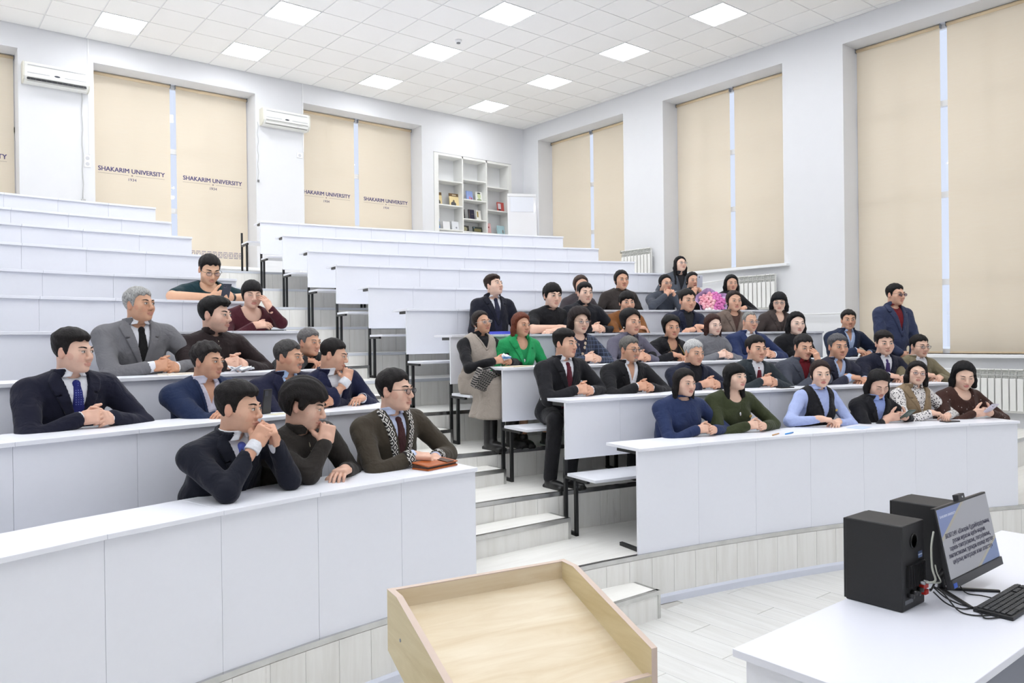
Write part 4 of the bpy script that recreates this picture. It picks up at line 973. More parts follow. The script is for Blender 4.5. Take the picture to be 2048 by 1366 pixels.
    fold = (0.0040*np.sin(26*D+14*U+ph)*np.sin(19*Fw+12*U+2*ph)+0.0022*np.sin(61*D-37*U+3*ph)*np.sin(43*Fw+ph))*np.clip(D/0.15, 0, 1)
    FF = FF+fold
    lo_t = vt.lo
    def emitm(name, F, mat, par=None, fine=None):
        v, q = nets(F, lo_t if fine is None else fine.lo, hB if fine is None else fine.h)
        if len(q) == 0: return None
        return place(name, quad_mesh(name, v, q, mat), par or root)
    kind = g('wear', 'suit'); C1 = cloth(sp['c1'], g('p1'))
    neckc = np.sqrt(U**2+(Fw+0.012)**2)
    neckcut = 0.066-neckc                                   # >0 inside the neck hole
    hole = lambda r: np.maximum(-(neckc-r), D-0.035)        # placeholder for clarity
    if kind in ('suit', 'blazer', 'vest', 'coat'):
        vm = g('vdepth', 0.30 if kind != 'blazer' else 0.24); v0 = g('vwide', 0.078)
        wv = v0*np.clip(1-(D-0.0)/vm, 0, 1.25); wv = np.where(D < 0, v0, wv)
        Vc = np.maximum(np.abs(U)-wv, -(Fw-0.0)); Vc = np.maximum(Vc, D-vm)
        Vc = np.minimum(Vc, np.maximum(neckc-0.070, D-0.012))
        # finer grid over the chest for lapels, shirt front, tie and collars
        cn = [T(u_, f_, d_) for u_ in (-0.19, 0.19) for f_ in (-0.12, 0.21) for d_ in (-0.07, vm+0.11)]
        vf = Vol(np.min(cn, 0), np.max(cn, 0), 0.0075 if far else 0.0058); torso(vf); FTf = vf.F
        X, Y, Z = vf.grid(); dx, dy, dz = X-N[0], Y-N[1], Z-N[2]
        Uf = dx*xr[0]+dy*xr[1]+dz*xr[2]; Ff = dx*fw[0]+dy*fw[1]+dz*fw[2]; Df = -(dx*sd[0]+dy*sd[1]+dz*sd[2])
        nf = np.sqrt(Uf**2+(Ff+0.012)**2); wf = np.where(Df < 0, v0, v0*np.clip(1-Df/vm, 0, 1.25))
        base = FT if kind == 'vest' else FF
        if kind == 'vest': base = np.maximum(smin(FT+0.0, FT+0.0, 0.001), np.abs(U)-0.150*wd)+fold; base = base-0.004
        jf = np.maximum(base, -Vc)
        emitm('jacket' if kind in ('suit', 'blazer') else kind, jf, C1)
        # lapels: raised bands along the opening
        if g('lapel', True):
            lw = 0.060*np.clip(1.15-Df/vm, 0.12, 1)*np.clip((Df+0.03)/0.05, 0, 1)
            band = np.maximum(np.abs(Uf)-wf-lw, wf-0.010-np.abs(Uf)); band = np.maximum(band, np.maximum(Df-vm*0.99, -Df-0.02)); band = np.maximum(band, -Ff+0.005)
            notch = np.maximum(np.abs(Df-0.070-0.25*(np.abs(Uf)-wf))-0.004, -(np.abs(Uf)-wf-lw*0.45)); band = np.maximum(band, -notch)
            emitm('lapel', np.maximum(np.maximum(FTf-0.012, -(FTf+0.012)), band), cloth(g('clap', sp['c1']), g('p1')), fine=vf)
            col = np.maximum(np.abs(nf-0.080)-0.009, np.abs(Df+0.008+0.34*Ff)-0.024); col = np.maximum(col, Ff-0.045)
            emitm('collar', col, cloth(g('clap', sp['c1'])), fine=vf)
        else:
            band = np.maximum(np.abs(np.abs(Uf)-wf)-0.010, np.maximum(Df-vm*0.99, -Df-0.02)); band = np.maximum(band, -Ff+0.005)
            emitm('hem', np.maximum(np.maximum(FTf-0.008, -(FTf+0.012)), band), C1, fine=vf)
        if g('trim'):
            tr_ = np.maximum(np.abs(np.abs(Uf)-wf-0.026)-0.019, np.maximum(Df-vm*1.05, -Df-0.03)); tr_ = np.maximum(tr_, -Ff+0.0)
            emitm('woven_trim', np.maximum(np.maximum(FTf-0.0155, -(FTf+0.008)), tr_), trim_mat(), fine=vf)
            for S_, e_, w_ in arms:
                d_ = unit(w_-e_); vc = Vol(w_-0.10, w_+0.10, 0.006); vc.cone(e_, w_, 0.0585, 0.0465, 0.003)
                a_, b_, c_ = vc.grid(); t_ = (a_-w_[0])*d_[0]+(b_-w_[1])*d_[1]+(c_-w_[2])*d_[2]
                v, q = nets(np.maximum(vc.F, np.maximum(t_+0.012, -t_-0.058)), vc.lo, 0.006); place('cuff_trim', quad_mesh('cuff_trim', v, q, trim_mat()), root)
        # what shows in the opening
        c2 = sp.get('c2', (232, 234, 242)); C2 = cloth(c2, g('p2'))
        inner = np.maximum(FTf+0.008, np.abs(Uf)-wf-0.030); inner = np.maximum(inner, Df-vm-0.03); inner = np.maximum(inner, -(Ff+0.02)); fg = vf
        scoop = g('scoop', 0.0)
        if scoop: inner = np.maximum(inner, -np.maximum(np.sqrt((Uf/0.062)**2+((Df)/scoop)**2)-1, -Ff)*0.05)
        else:
            ng = g('open', 0.0)
            if ng: inner = np.maximum(inner, -np.maximum(np.abs(Uf)-0.040*np.clip(1-Df/ng, 0, 1), -Ff))
            inner = np.maximum(inner, -np.maximum(nf-0.056, Df-0.012))
        if kind == 'vest':
            inner = np.maximum(FF+0.004, -np.maximum(neckc-0.062, D-0.004)); fg = None
        emitm('shirt' if not fem else 'blouse', inner, C2, fine=fg)
        if not scoop:
            cn = [T(u_, f_, d_) for u_ in (-0.105, 0.105) for f_ in (-0.10, 0.105) for d_ in (-0.075, 0.06)]
            vk = Vol(np.min(cn, 0), np.max(cn, 0), 0.0050 if far else 0.0042)
            X, Y, Z = vk.grid(); dx, dy, dz = X-N[0], Y-N[1], Z-N[2]
            Uk = dx*xr[0]+dy*xr[1]+dz*xr[2]; Fk = dx*fw[0]+dy*fw[1]+dz*fw[2]; Dk = -(dx*sd[0]+dy*sd[1]+dz*sd[2]); nk = np.sqrt(Uk**2+(Fk+0.012)**2)
            cz = Dk+0.010+0.46*Fk
            flare = 0.0+0.45*np.clip(cz, 0, 0.05)
            cf = np.maximum(np.abs(nk-0.0645-flare)-0.0062, np.abs(cz-0.004)-0.027)
            cf = np.maximum(cf, -np.maximum(np.abs(Uk)-0.004-(0.55 if g('open') else 0.40)*np.clip(cz+0.023, 0, 1), -Fk))
            emitm('shirt_collar', cf, C2, fine=vk)
        if 'tie' in sp:
            tw_ = 0.017+0.026*np.clip((Df-0.03)/0.22, 0, 1)
            tf = np.maximum(np.maximum(FTf-0.003, -(FTf+0.022)), np.abs(Uf)-tw_); tf = np.maximum(tf, np.maximum(0.040-Df, Df-vm-0.10)); tf = np.maximum(tf, -Ff)
            fk = 0.070
            kn = np.sqrt((Uf/0.021)**2+((Df-0.034)/0.024)**2+((Ff-fk)/0.024)**2); kf = (kn-1)*0.018
            emitm('tie', np.minimum(tf, kf), cloth(sp['tie'], g('ptie')), fine=vf)
    else:
        sc = g('scoop', 0.0); jf = FF
        if sc:
            jf = np.maximum(jf, -np.maximum((np.sqrt((U/g('scw', 0.085))**2+((D+0.005)/sc)**2)-1)*0.06, -Fw-0.03))
        jf = np.maximum(jf, -np.maximum(neckc-(0.064 if not sc else 0.075), D-0.014))
        emitm({'polo': 'polo_shirt', 'tee': 't_shirt', 'dress': 'dress', 'blouse': 'blouse', 'zip': 'jacket'}.get(kind, 'sweater'), jf, C1)
        if kind in ('zip', 'turtle', 'polo', 'blouse') and not sc:
            hh = {'zip': 0.034, 'turtle': 0.040, 'polo': 0.020, 'blouse': 0.016}[kind]; cz = D+0.016+0.36*Fw
            cf = np.maximum(np.abs(neckc-0.066)-0.007, np.abs(cz)-hh)
            if kind in ('polo', 'zip'): cf = np.maximum(cf, -np.maximum(np.abs(U)-0.008-0.35*np.clip(-cz+hh, 0, 1)*(kind == 'polo'), -Fw))
            emitm('collar', cf, cloth(g('c3', sp['c1'])))
        if kind == 'zip':
            zf = np.maximum(np.maximum(FT-0.003, -(FT+0.010)), np.abs(U)-0.006); zf = np.maximum(zf, np.maximum(0.02-D, D-0.12)); zf = np.maximum(zf, -Fw)
            emitm('zip_pull', zf, plain('zip_metal', (170, 160, 140), 0.35, metal=0.6))
    # shirt cuffs
    if kind in ('suit', 'coat') and g('cuffs', True):
        for S, e, w in arms:
            d = unit(w-e); vc = Vol(w-0.075, w+0.075, 0.0045); vc.cone(e+(w-e)*0.80, w+d*0.006, 0.0385, 0.0360, 0.003)
            a, b, c = vc.grid(); tt = (a-w[0])*d[0]+(b-w[1])*d[1]+(c-w[2])*d[2]
            v, q = nets(np.maximum(vc.F, np.maximum(tt-0.010, -tt-0.045)), vc.lo, 0.0045)
            if len(q): place('cuff', quad_mesh('cuff', v, q, cloth(g('c2', (232, 234, 242)))), root)
    # ---------- body: head, neck, upper chest, hands, and a thinner core under the clothes
    parts = []; cols = []; sk = np.array(lin(g('skin', (214, 170, 140))))
    def HP(*a): return H+RH @ (V3(*a)*hs)
    hw = g('face', 1.0)
    vh = Vol(np.minimum(H-0.165*hs, N-V3(0.15, 0.13, 0.15)), np.maximum(H+0.165*hs, N+V3(0.15, 0.15, 0.0)), hH)
    e = lambda c, r, k, cut=False: vh.ell(HP(*c), np.array(r)*hs, RH, k*hs, cut)
    def skull(E):
        E((0, -0.014, 0.030), (0.074, 0.092, 0.084), 0.02)
        E((0, 0.016, -0.030), (0.062*hw, 0.070, 0.078), 0.03)
        E((0, 0.034, -0.068), (0.050*hw, 0.046, 0.040), 0.03)
    skull(e)
    e((0, 0.070, -0.094), (0.022, 0.018, 0.016), 0.025)
    for s_ in (-1, 1):
        e((s_*0.040*hw, 0.052, -0.026), (0.026, 0.026, 0.026), 0.03)
        e((s_*0.031, 0.093, 0.004), (0.017, 0.012, 0.010), 0.014, True)
        e((s_*0.031, 0.079, 0.001), (0.016, 0.013, 0.010), 0.008)
        e((s_*0.013, 0.096, -0.036), (0.0085, 0.010, 0.008), 0.008)
        e((s_*0.076, -0.012, -0.008), (0.008, 0.019, 0.031), 0.008)
        e((s_*0.085, -0.008, -0.004), (0.006, 0.010, 0.016), 0.006, True)
    vh.cone(HP(-0.034, 0.082, 0.020), HP(0.034, 0.082, 0.020), 0.0095*hs, 0.0095*hs, 0.018)
    vh.cone(HP(0, 0.086, 0.010), HP(0, 0.108, -0.030), 0.008*hs, 0.0120*hs, 0.012)
    e((0, 0.092, -0.062), (0.022, 0.010, 0.0058), 0.006); e((0, 0.090, -0.0725), (0.019, 0.010, 0.0065), 0.006)
    e((0, 0.104, -0.067), (0.021, 0.009, 0.0016), 0.003, True)
    nb = HP(0, -0.028, -0.055); nr = g('neckr', 1.0)*(0.88 if fem else 1.0)
    vh.cone(nb, T(0, -0.018, 0.05), 0.054*nr, 0.060*nr, 0.03)
    vh.ell(T(0, 0.0, 0.125), (0.125*wd, 0.085, 0.10), RT, 0.04); vh.cone(T(-shw*0.6, -0.01, shd+0.012), T(shw*0.6, -0.01, shd+0.012), 0.040, 0.040, 0.04)
    # keep the skin of the chest below the cloth
    X2, Y2, Z2 = vh.grid(); d2 = -((X2-N[0])*sd[0]+(Y2-N[1])*sd[1]+(Z2-N[2])*sd[2])
    vtt = vh.like(); torso(vtt, -0.014); vh.F = np.where(d2 > 0.045, np.maximum(vh.F, vtt.F), np.where(d2 > 0.0, np.maximum(vh.F, vtt.F-0.014*np.clip((0.045-d2)/0.045, 0, 1)-0.0), vh.F))
    v, q = nets(vh.F, vh.lo, hH)
    L = (v-H) @ RH/hs; c = np.tile(sk, (len(v), 1))
    lx, ly, lz = L.T; front = ly > 0.05
    def paint(mask, col, a):
        c[mask] = c[mask]*(1-a)+np.array(lin(col))*a
    paint((np.abs(lx) > 0.018) & (np.abs(lx) < 0.056) & front & (lz < -0.012) & (lz > -0.055), (206, 120, 104), 0.16)
    paint(front & (np.abs(lx) < 0.014) & (lz < -0.02) & (lz > -0.046), (204, 116, 100), 0.14)
    paint((np.abs(lx) > 0.070) & (np.abs(lz+0.01) < 0.04), (206, 112, 96), 0.22)
    hc = g('hair', (26, 22, 22)); beard = g('beard', 0.0)
    if beard:
        al = beard*np.clip((-0.040-lz)/0.022, 0, 1)*np.clip((ly+0.010)/0.025, 0, 1)*np.clip((lz+0.150)/0.03, 0, 1); al = al[:, None]
        c[:] = c*(1-al)+np.array(lin((70, 62, 60)))*al
    if g('goatee'):
        paint(front & (np.abs(lx) < 0.026) & (lz < -0.050) & (lz > -0.062), g('goatee'), 0.75); paint(front & (np.abs(lx) < 0.022) & (lz < -0.080), g('goatee'), 0.75)
    if g('moustache'): paint(front & (np.abs(lx) < 0.030) & (lz < -0.046) & (lz > -0.0595), g('moustache'), 0.85)
    paint(front & (((lx/0.023)**2+((lz+0.0665)/0.0115)**2) < 1) & (ly > 0.07), g('lips', (176, 92, 88) if fem else (186, 118, 106)), 0.70)
    paint(front & (np.abs(np.abs(lx)-0.031) < 0.017) & (np.abs(lz-0.007) < 0.0030), (60, 42, 40), 0.30)
    ns = g('shave')
    parts.append((v, q)); cols.append(c)
    for nm_, sgn in (('r', 1), ('l', -1)):
        a = sp[nm_]; S, ee, w = W[nm_]
        fwd = V3(*a.get('f', tuple(unit(w-ee)))); bk = V3(*a.get('b', (0, 0, 1)))
        pr_ = hand_prims(w, fwd, bk, sgn, a.get('curl', (0.5, 0.5, 0.3)), a.get('thumb', 0.5), hs*(0.88 if fem else 0.96), a.get('spread', 0.04))
        if sl_r == 'short': pr_.append(('c', ee, w, 0.047, 0.030)); pr_.append(('c', S+(ee-S)*0.55, ee, 0.050, 0.046))
        elif g('bare'): pr_.append(('c', ee+(w-ee)*g('bare'), w, 0.036, 0.027))
        else: pr_.append(('c', ee+(w-ee)*0.72, w, 0.030, 0.028))
        l_, h_ = bounds(pr_, 0.012); vv = Vol(l_, h_, hN if sl_r != 'short' else hN*1.25); add_prims(vv, pr_[:2]+pr_[14:], 0.012); add_prims(vv, pr_[2:14], 0.0035)
        v, q = nets(vv.F, vv.lo, vv.h); c = np.tile(sk*np.array([0.99, 0.93, 0.91]), (len(v), 1)); parts.append((v, q)); cols.append(c)
        if g('nails'):
            pass
    # core of the body: trunk, arms and legs as one continuous surface
    KR, KL = V3(0.11, 0.40, 0.075), V3(-0.11, 0.40, 0.075); AR, AL = V3(0.12, g('foot', 0.36), -0.38), V3(-0.12, g('foot', 0.36), -0.38)
    if stand: KR, KL, AR, AL = pel+V3(0.10, 0.02, -0.42), pel+V3(-0.10, 0.02, -0.42), pel+V3(0.11, 0, -0.82), pel+V3(-0.11, 0, -0.82)
    if 'legs' in sp: KR, AR, KL, AL = [V3(*t) for t in sp['legs']]
    hc_ = 0.02; pts = [N, pel, SR, SL, KR, KL, AR, AL]+[p for A in arms for p in A]; vc = Vol(np.min(pts, 0)-0.2, np.max(pts, 0)+0.2, hc_)
    torso(vc, -0.022)
    for S, ee, w in arms: vc.cone(S, ee, 0.040, 0.032, 0.03); vc.cone(ee, w, 0.032, 0.022, 0.02)
    for s_, K, A in ((1, KR, AR), (-1, KL, AL)): vc.cone(pel+V3(s_*0.085, 0.02, -0.02), K, 0.062, 0.048, 0.04); vc.cone(K, A, 0.048, 0.034, 0.02)
    vc.cone(N-sd*0.05, nb, 0.045, 0.040, 0.03)
    v, q = nets(vc.F, vc.lo, hc_); parts.append((v, q)); cols.append(np.tile(sk, (len(v), 1)))
    off = 0; AV = []; AQ = []
    for (v, q) in parts: AV.append(v); AQ.append(q+off); off += len(v)
    CC = np.concatenate(cols); CC = np.concatenate([CC, np.ones((len(CC), 1))], 1)
    body = place('body', quad_mesh('body', np.concatenate(AV), np.concatenate(AQ), skin_mat(), cols=CC), root)
    # ---------- eyes
    closed = g('eyes', 1.0); Rm3 = Matrix([list(r) for r in RH])
    for s_ in (-1, 1):
        m = MB(); m.mat(0); m.sph(HP(s_*0.031, 0.0880, 0.0010), (0.0142*hs, 0.0062*hs, 0.0060*hs*closed), 12, 8, Rm3)
        gx = g('gaze', 0.0)*0.004
        if closed > 0.4: m.mat(1); m.sph(HP(s_*0.031+gx, 0.0915, 0.0010), (0.0056*hs, 0.0036*hs, 0.0056*hs*closed), 10, 8, Rm3)
        m.mat(2); m.tube([HP(s_*0.031+t*0.0150, 0.0935-abs(t)*0.0060, 0.0062*closed+0.0010-0.0036*t*t) for t in (-1, -0.5, 0, 0.5, 1)], 0.0015*hs, 5)
        bw = 0.0030 if fem else 0.0040
        place('eye', m.mesh('eye', [plain('eye_white', (212, 204, 198), 0.3), plain('eye_iris', (32, 22, 18), 0.15), plain('eye_lash', (30, 24, 24), 0.6)], True), body)
        m = MB(); m.tube([HP(s_*(0.016+0.038*t), 0.0945-0.020*t*t, 0.0215+0.0050*math.sin(t*2.6)) for t in (0, 0.2, 0.45, 0.7, 1)], [bw*0.8*hs, bw*hs, bw*hs, bw*0.8*hs, bw*0.3*hs], 6)
        place('eyebrow', m.mesh('eyebrow', [hair_mat(tuple(int(x*1.1) for x in g('brow', hc if max(hc) < 120 else (120, 112, 106))))], True), body)
    # ---------- hair
    st = g('style', 'short'); hcell = 0.0068 if far else 0.0056
    line = {'short': 'short', 'side': 'short', 'quiff': 'short', 'curly': 'short', 'buzz': 'short', 'reced': 'reced', 'bowl': 'bangs', 'mop': 'bangs'}.get(st, 'full')
    if g('bangs'): line = 'fullbangs'
    xs_, zs_ = HAIRLINE[line]
    long_ = {'bob': 0.105, 'lob': 0.15, 'long': 0.27, 'vlong': 0.30}.get(st, 0.0)
    vv = Vol(H-V3(0.17, 0.19, 0.14+long_)*hs, H+V3(0.17, 0.17, 0.175)*hs, hcell)
    def eh(c, r, k, cut=False): vv.ell(HP(*c), np.array(r)*hs, RH, k*hs, cut)
    skull(lambda c, r, k: eh(c, r, k))
    a, b, c3 = vv.grid(); qx, qy, qz = a-H[0], b-H[1], c3-H[2]
    hx_, hy_, hz_ = [(RH[0, i]*qx+RH[1, i]*qy+RH[2, i]*qz)/hs for i in range(3)]
    th = g('thick', {'buzz': 0.007, 'reced': 0.010, 'mop': 0.030, 'curly': 0.022, 'quiff': 0.016, 'bun': 0.014, 'tail': 0.014, 'pixie': 0.018, 'bob': 0.022, 'lob': 0.022, 'long': 0.020, 'vlong': 0.018}.get(st, 0.015))
    tk = th*(0.35+0.65*np.clip((hz_-0.0)/0.06, 0, 1)) if line in ('short', 'reced') else th*np.ones_like(hz_)
    zmin = np.interp(hy_.ravel(), xs_, zs_).reshape(hy_.shape)+0*hx_
    tk = tk*np.clip(0.30+(hz_-zmin)/0.030, 0.30, 1.0)
    if st == 'quiff': tk = tk+0.020*np.clip((hy_-0.0)/0.09, 0, 1)*np.clip((hz_-0.05)/0.03, 0, 1)
    if st == 'side': tk = tk+0.012*np.clip((hz_-0.055)/0.03, 0, 1)*np.clip(0.6+0.4*hx_/0.05*g('part', 1), 0, 1)+0.006*np.clip((hy_-0.02)/0.06, 0, 1)*np.clip((hz_-0.05)/0.02, 0, 1)
    wave = 0.0022*np.sin(hx_*150+hz_*60+ph)*np.sin(hy_*90+hz_*70)
    if st == 'curly': wave = 0.006*np.sin(hx_*95+ph)*np.sin(hy_*100+hz_*60)
    if st == 'mop': wave = 0.0025*np.sin(hx_*160+hy_*40+ph)*np.sin(hz_*60)
    hf = (vv.F-tk*hs)+wave*hs
    if line in ('short', 'bangs', 'reced'): zmin = zmin+0.006*np.sin(hx_*140+ph)
    if line == 'full': zmin = zmin+np.clip(hy_/0.05, 0, 1)*(0.012-0.34*np.abs(hx_-g('part', 1)*0.012))
    if st == 'reced': zmin = zmin+0.02*np.clip(hy_/0.05, 0, 1)*(np.abs(hx_) > 0.022)
    hf = np.maximum(hf, (zmin-hz_)*0.9*hs)
    if st in ('bob', 'lob', 'long', 'vlong'):
        vl = vv.like()
        Ld = {'bob': 0.100, 'lob': 0.145, 'long': 0.25, 'vlong': 0.29}[st]
        for s_ in (-1, 1):
            p0 = HP(s_*0.072, -0.022, 0.045); p1 = HP(s_*0.086, -0.024, -0.055)
            p2 = p1+V3(0, 0, -(Ld-0.055)*hs)+RH[:, 0]*s_*0.004+fw*(0.02 if st in ('long', 'vlong') else 0.0)
            vl.cone(p0, p1, 0.026*hs, 0.028*hs, 0.02); vl.cone(p1, p2, 0.028*hs, (0.020 if st != 'bob' else 0.026)*hs, 0.02)
        vl.cone(HP(0, -0.075, 0.03), HP(0, -0.078, -0.07), 0.050*hs, 0.050*hs, 0.03)
        if Ld > 0.12: vl.cone(HP(0, -0.078, -0.07), HP(0, -0.070, -0.06)+V3(0, 0, -(Ld-0.07)*hs), 0.052*hs, 0.045*hs, 0.03)
        lf = np.maximum(vl.F+wave*hs, (hy_-0.030)*hs)
        lf = np.maximum(lf, -(np.maximum(np.abs(hx_)-0.064, -(hy_+0.010))+0.0)*hs)
        hf = np.minimum(hf, lf)
    if st in ('bun', 'tail', 'updo'):
        vl = vv.like()
        if st == 'bun': vl.ell(HP(0, -0.118, -0.010), np.array((0.046, 0.036, 0.044))*hs, RH, 0.01)
        if st == 'updo': vl.ell(HP(0, -0.090, 0.045), np.array((0.060, 0.048, 0.06))*hs, RH, 0.01)
        if st == 'tail': vl.cone(HP(0, -0.105, 0.0), HP(0, -0.115, -0.11), 0.030*hs, 0.022*hs, 0.01)
        hf = np.minimum(hf, vl.F)
    vol_pix = st in ('pixie', 'puff')
    if vol_pix:
        vl = vv.like(); vl.ell(HP(0, -0.022, 0.052), np.array((0.096, 0.108, 0.086) if st == 'pixie' else (0.112, 0.118, 0.105))*hs, RH, 0.02)
        if st == 'puff':
            for s_ in (-1, 1): vl.ell(HP(s_*0.082, -0.02, -0.04), np.array((0.045, 0.060, 0.075))*hs, RH, 0.03)
            vl.ell(HP(0, -0.085, -0.05), np.array((0.075, 0.045, 0.075))*hs, RH, 0.03)
            wave = 0.005*np.sin(hx_*110+ph)*np.sin(hy_*100+hz_*90)
        hf = np.minimum(hf, np.maximum(vl.F+wave*hs, (zmin-hz_)*0.9*hs))
    v, q = nets(hf, vv.lo, hcell)
    if len(q): place('hair', quad_mesh('hair', v, q, hair_mat(hc)), root)
    # ---------- glasses
    if g('glasses'):
        col = g('glasses'); m = MB(); rg = 0.0016*hs
        for s_ in (-1, 1):
            ring = [HP(s_*0.0335+0.0225*math.cos(t), 0.1055-0.10*abs(s_*0.0335+0.0225*math.cos(t))*0.35, -0.002+0.0165*math.sin(t)*(0.9 if math.sin(t) > 0 else 1)) for t in [i*math.pi/9 for i in range(19)]]
            m.tube(ring, rg, 6); m.tube([HP(s_*0.056, 0.1030, 0.006), HP(s_*0.074, 0.085, 0.007), HP(s_*0.082, 0.0, 0.006)], rg, 6)
        m.tube([HP(-0.011, 0.1055, 0.003), HP(0, 0.108, 0.005), HP(0.011, 0.1055, 0.003)], rg, 6)
        gl_ = place('glasses', m.mesh('glasses', plain('frame_%d_%d_%d' % col, col, 0.3)), root)
        for s_ in (-1, 1): place('lens', MB().sph(HP(s_*0.0335, 0.1045-0.0335*0.035, -0.002), (0.0215*hs, 0.0007, 0.0155*hs), 14, 6, Rm3).mesh('lens', lens_mat(g('lens', 'clear')), True), gl_)
    # ---------- legs
    tr = g('legs_c', (30, 31, 36)); hl = 0.016; pts = [pel, KR, KL, AR, AL]
    vl = Vol(np.min(pts, 0)-V3(0.2, 0.16, 0.06), np.max(pts, 0)+V3(0.2, 0.13, 0.16), hl)
    if not stand: vl.ell(pel+V3(0, -0.01, -0.02), (0.180*wd, 0.138, 0.095), None, 0.04)
    for s_, K, A in ((1, KR, AR), (-1, KL, AL)):
        vl.cone(pel+V3(s_*0.085, 0.02, -0.025), K, 0.083, 0.066, 0.03); vl.cone(K, A, 0.066, 0.055, 0.02)
    if g('skirt') and not stand:
        kk = (KR+KL)/2; vl.rbox((pel+kk)/2+V3(0, 0, 0.0), (0.14, 0.19, 0.05), 0.06, None, 0.05)
        for s_ in (-1, 1): vl.cone(kk+V3(s_*0.05, 0.0, 0.0), kk+V3(s_*0.12, -0.02, -0.30), 0.13, 0.14, 0.05); vl.cone(kk+V3(s_*0.05, -0.16, -0.05), kk+V3(s_*0.11, -0.18, -0.28), 0.11, 0.12, 0.05)
        vl.F = np.maximum(vl.F, (kk[2]-0.27)-vl.grid()[2])
    v, q = nets(vl.F, vl.lo, hl)
    if len(q): place('skirt' if g('skirt') else 'trousers', quad_mesh('trousers', v, q, cloth(tr)), root)
    for s_, A in ((1, AR), (-1, AL)):
        vs_ = Vol(A-V3(0.07, 0.12, 0.12), A+V3(0.07, 0.24, 0.08), 0.009)
        vs_.cone(A, A+V3(0, 0.0, -0.035), 0.045, 0.045, 0.01); vs_.ell(A+V3(0, 0.06, -0.048), (0.042, 0.125, 0.036), None, 0.02); vs_.rbox(A+V3(0, 0.055, -0.070), (0.030, 0.105, 0.006), 0.010, None, 0.004)
        if g('boots'): vs_ = Vol(A-V3(0.08, 0.14, 0.12), A+V3(0.08, 0.25, 0.30), 0.010); vs_.cone(A+V3(0, 0.01, 0.26), A+V3(0, 0, -0.02), 0.062, 0.056, 0.01); vs_.ell(A+V3(0, 0.06, -0.044), (0.050, 0.135, 0.042), None, 0.03); vs_.rbox(A+V3(0, 0.055, -0.072), (0.036, 0.115, 0.008), 0.012, None, 0.004)
        v, q = nets(vs_.F, vs_.lo, vs_.h); place('shoe', quad_mesh('shoe', v, q, plain('shoe_black', (24, 23, 24), 0.35)), root)
    return dict(root=root, H=H, RH=RH, N=N, T=T, HP=HP, W=W, body=body, hs=hs, fw=fw, xr=xr, sd=sd)
def trim_mat():
    if 'woven_trim' in MATS: return MATS['woven_trim']
    m, N, L, b = nm('woven_trim'); tc = N.new('ShaderNodeTexCoord'); sp = N.new('ShaderNodeSeparateXYZ'); L.new(tc.outputs['Object'], sp.inputs[0])
    def mth(op, a, c=None):
        n = N.new('ShaderNodeMath'); n.operation = op
        for i, v in enumerate((a, c)):
            if v is None: continue
            if isinstance(v, (int, float)): n.inputs[i].default_value = v
            else: L.new(v, n.inputs[i])
        return n.outputs[0]
    fx = mth('ABSOLUTE', mth('SUBTRACT', mth('FRACT', mth('MULTIPLY', sp.outputs['X'], 26)), 0.5)); fz = mth('ABSOLUTE', mth('SUBTRACT', mth('FRACT', mth('MULTIPLY', sp.outputs['Z'], 18)), 0.5))
    r = mth('FRACT', mth('MULTIPLY', mth('ADD', fx, fz), 2.6)); w = mth('LESS_THAN', r, 0.42)
    mx = N.new('ShaderNodeMixRGB'); mx.inputs[1].default_value = (*lin((30, 28, 28)), 1); mx.inputs[2].default_value = (*lin((218, 216, 212)), 1); L.new(w, mx.inputs[0]); L.new(mx.outputs[0], b.inputs['Base Color'])
    b.inputs['Roughness'].default_value = 0.85; MATS['woven_trim'] = m; return m
def lens_mat(kind):
    k = 'lens_'+kind
    if k in MATS: return MATS[k]
    m, N, L, b = nm(k); N.remove(b); t = N.new('ShaderNodeBsdfTransparent'); gl = N.new('ShaderNodeBsdfGlossy'); gl.inputs['Roughness'].default_value = 0.03
    t.inputs[0].default_value = (0.93, 0.93, 0.95, 1) if kind == 'clear' else (0.55, 0.48, 0.55, 1)
    mx = N.new('ShaderNodeMixShader'); mx.inputs[0].default_value = 0.10; L.new(t.outputs[0], mx.inputs[1]); L.new(gl.outputs[0], mx.inputs[2]); L.new(mx.outputs[0], N['Material Output'].inputs[0]); MATS[k] = m; return m
# ------------------------------------------------------------ the audience (seat point, facing and joints in metres)
P = {}
P[1] = person(dict(label='man in a dark navy suit and bright blue tie, clasped hands against his mouth', loc=(-9.562, -8.815, 0.815), rz=-2.768, head=(0.062, 0.293, 0.704), hs=1.064, look=(-21.2, -4, 0), seed=1, r={'w': (0.066, 0.412, 0.528), 'f': (-0.42, 0.3, 0.85), 'b': (0.8, 0.4, -0.1), 'curl': (1.05, 0.85, 0.4), 'thumb': 0.2, 'e': (0.255, 0.427, 0.333)}, l={'w': (-0.044, 0.432, 0.52), 'f': (0.42, 0.3, 0.85), 'b': (-0.8, 0.4, -0.1), 'curl': (1.05, 0.85, 0.4), 'thumb': 0.2, 'e': (-0.115, 0.457, 0.333)}, wear='suit', c1=(20, 23, 36), tie=(96, 112, 204), style='side', skin=(220, 174, 148), wide=1.2, belly=1.15))
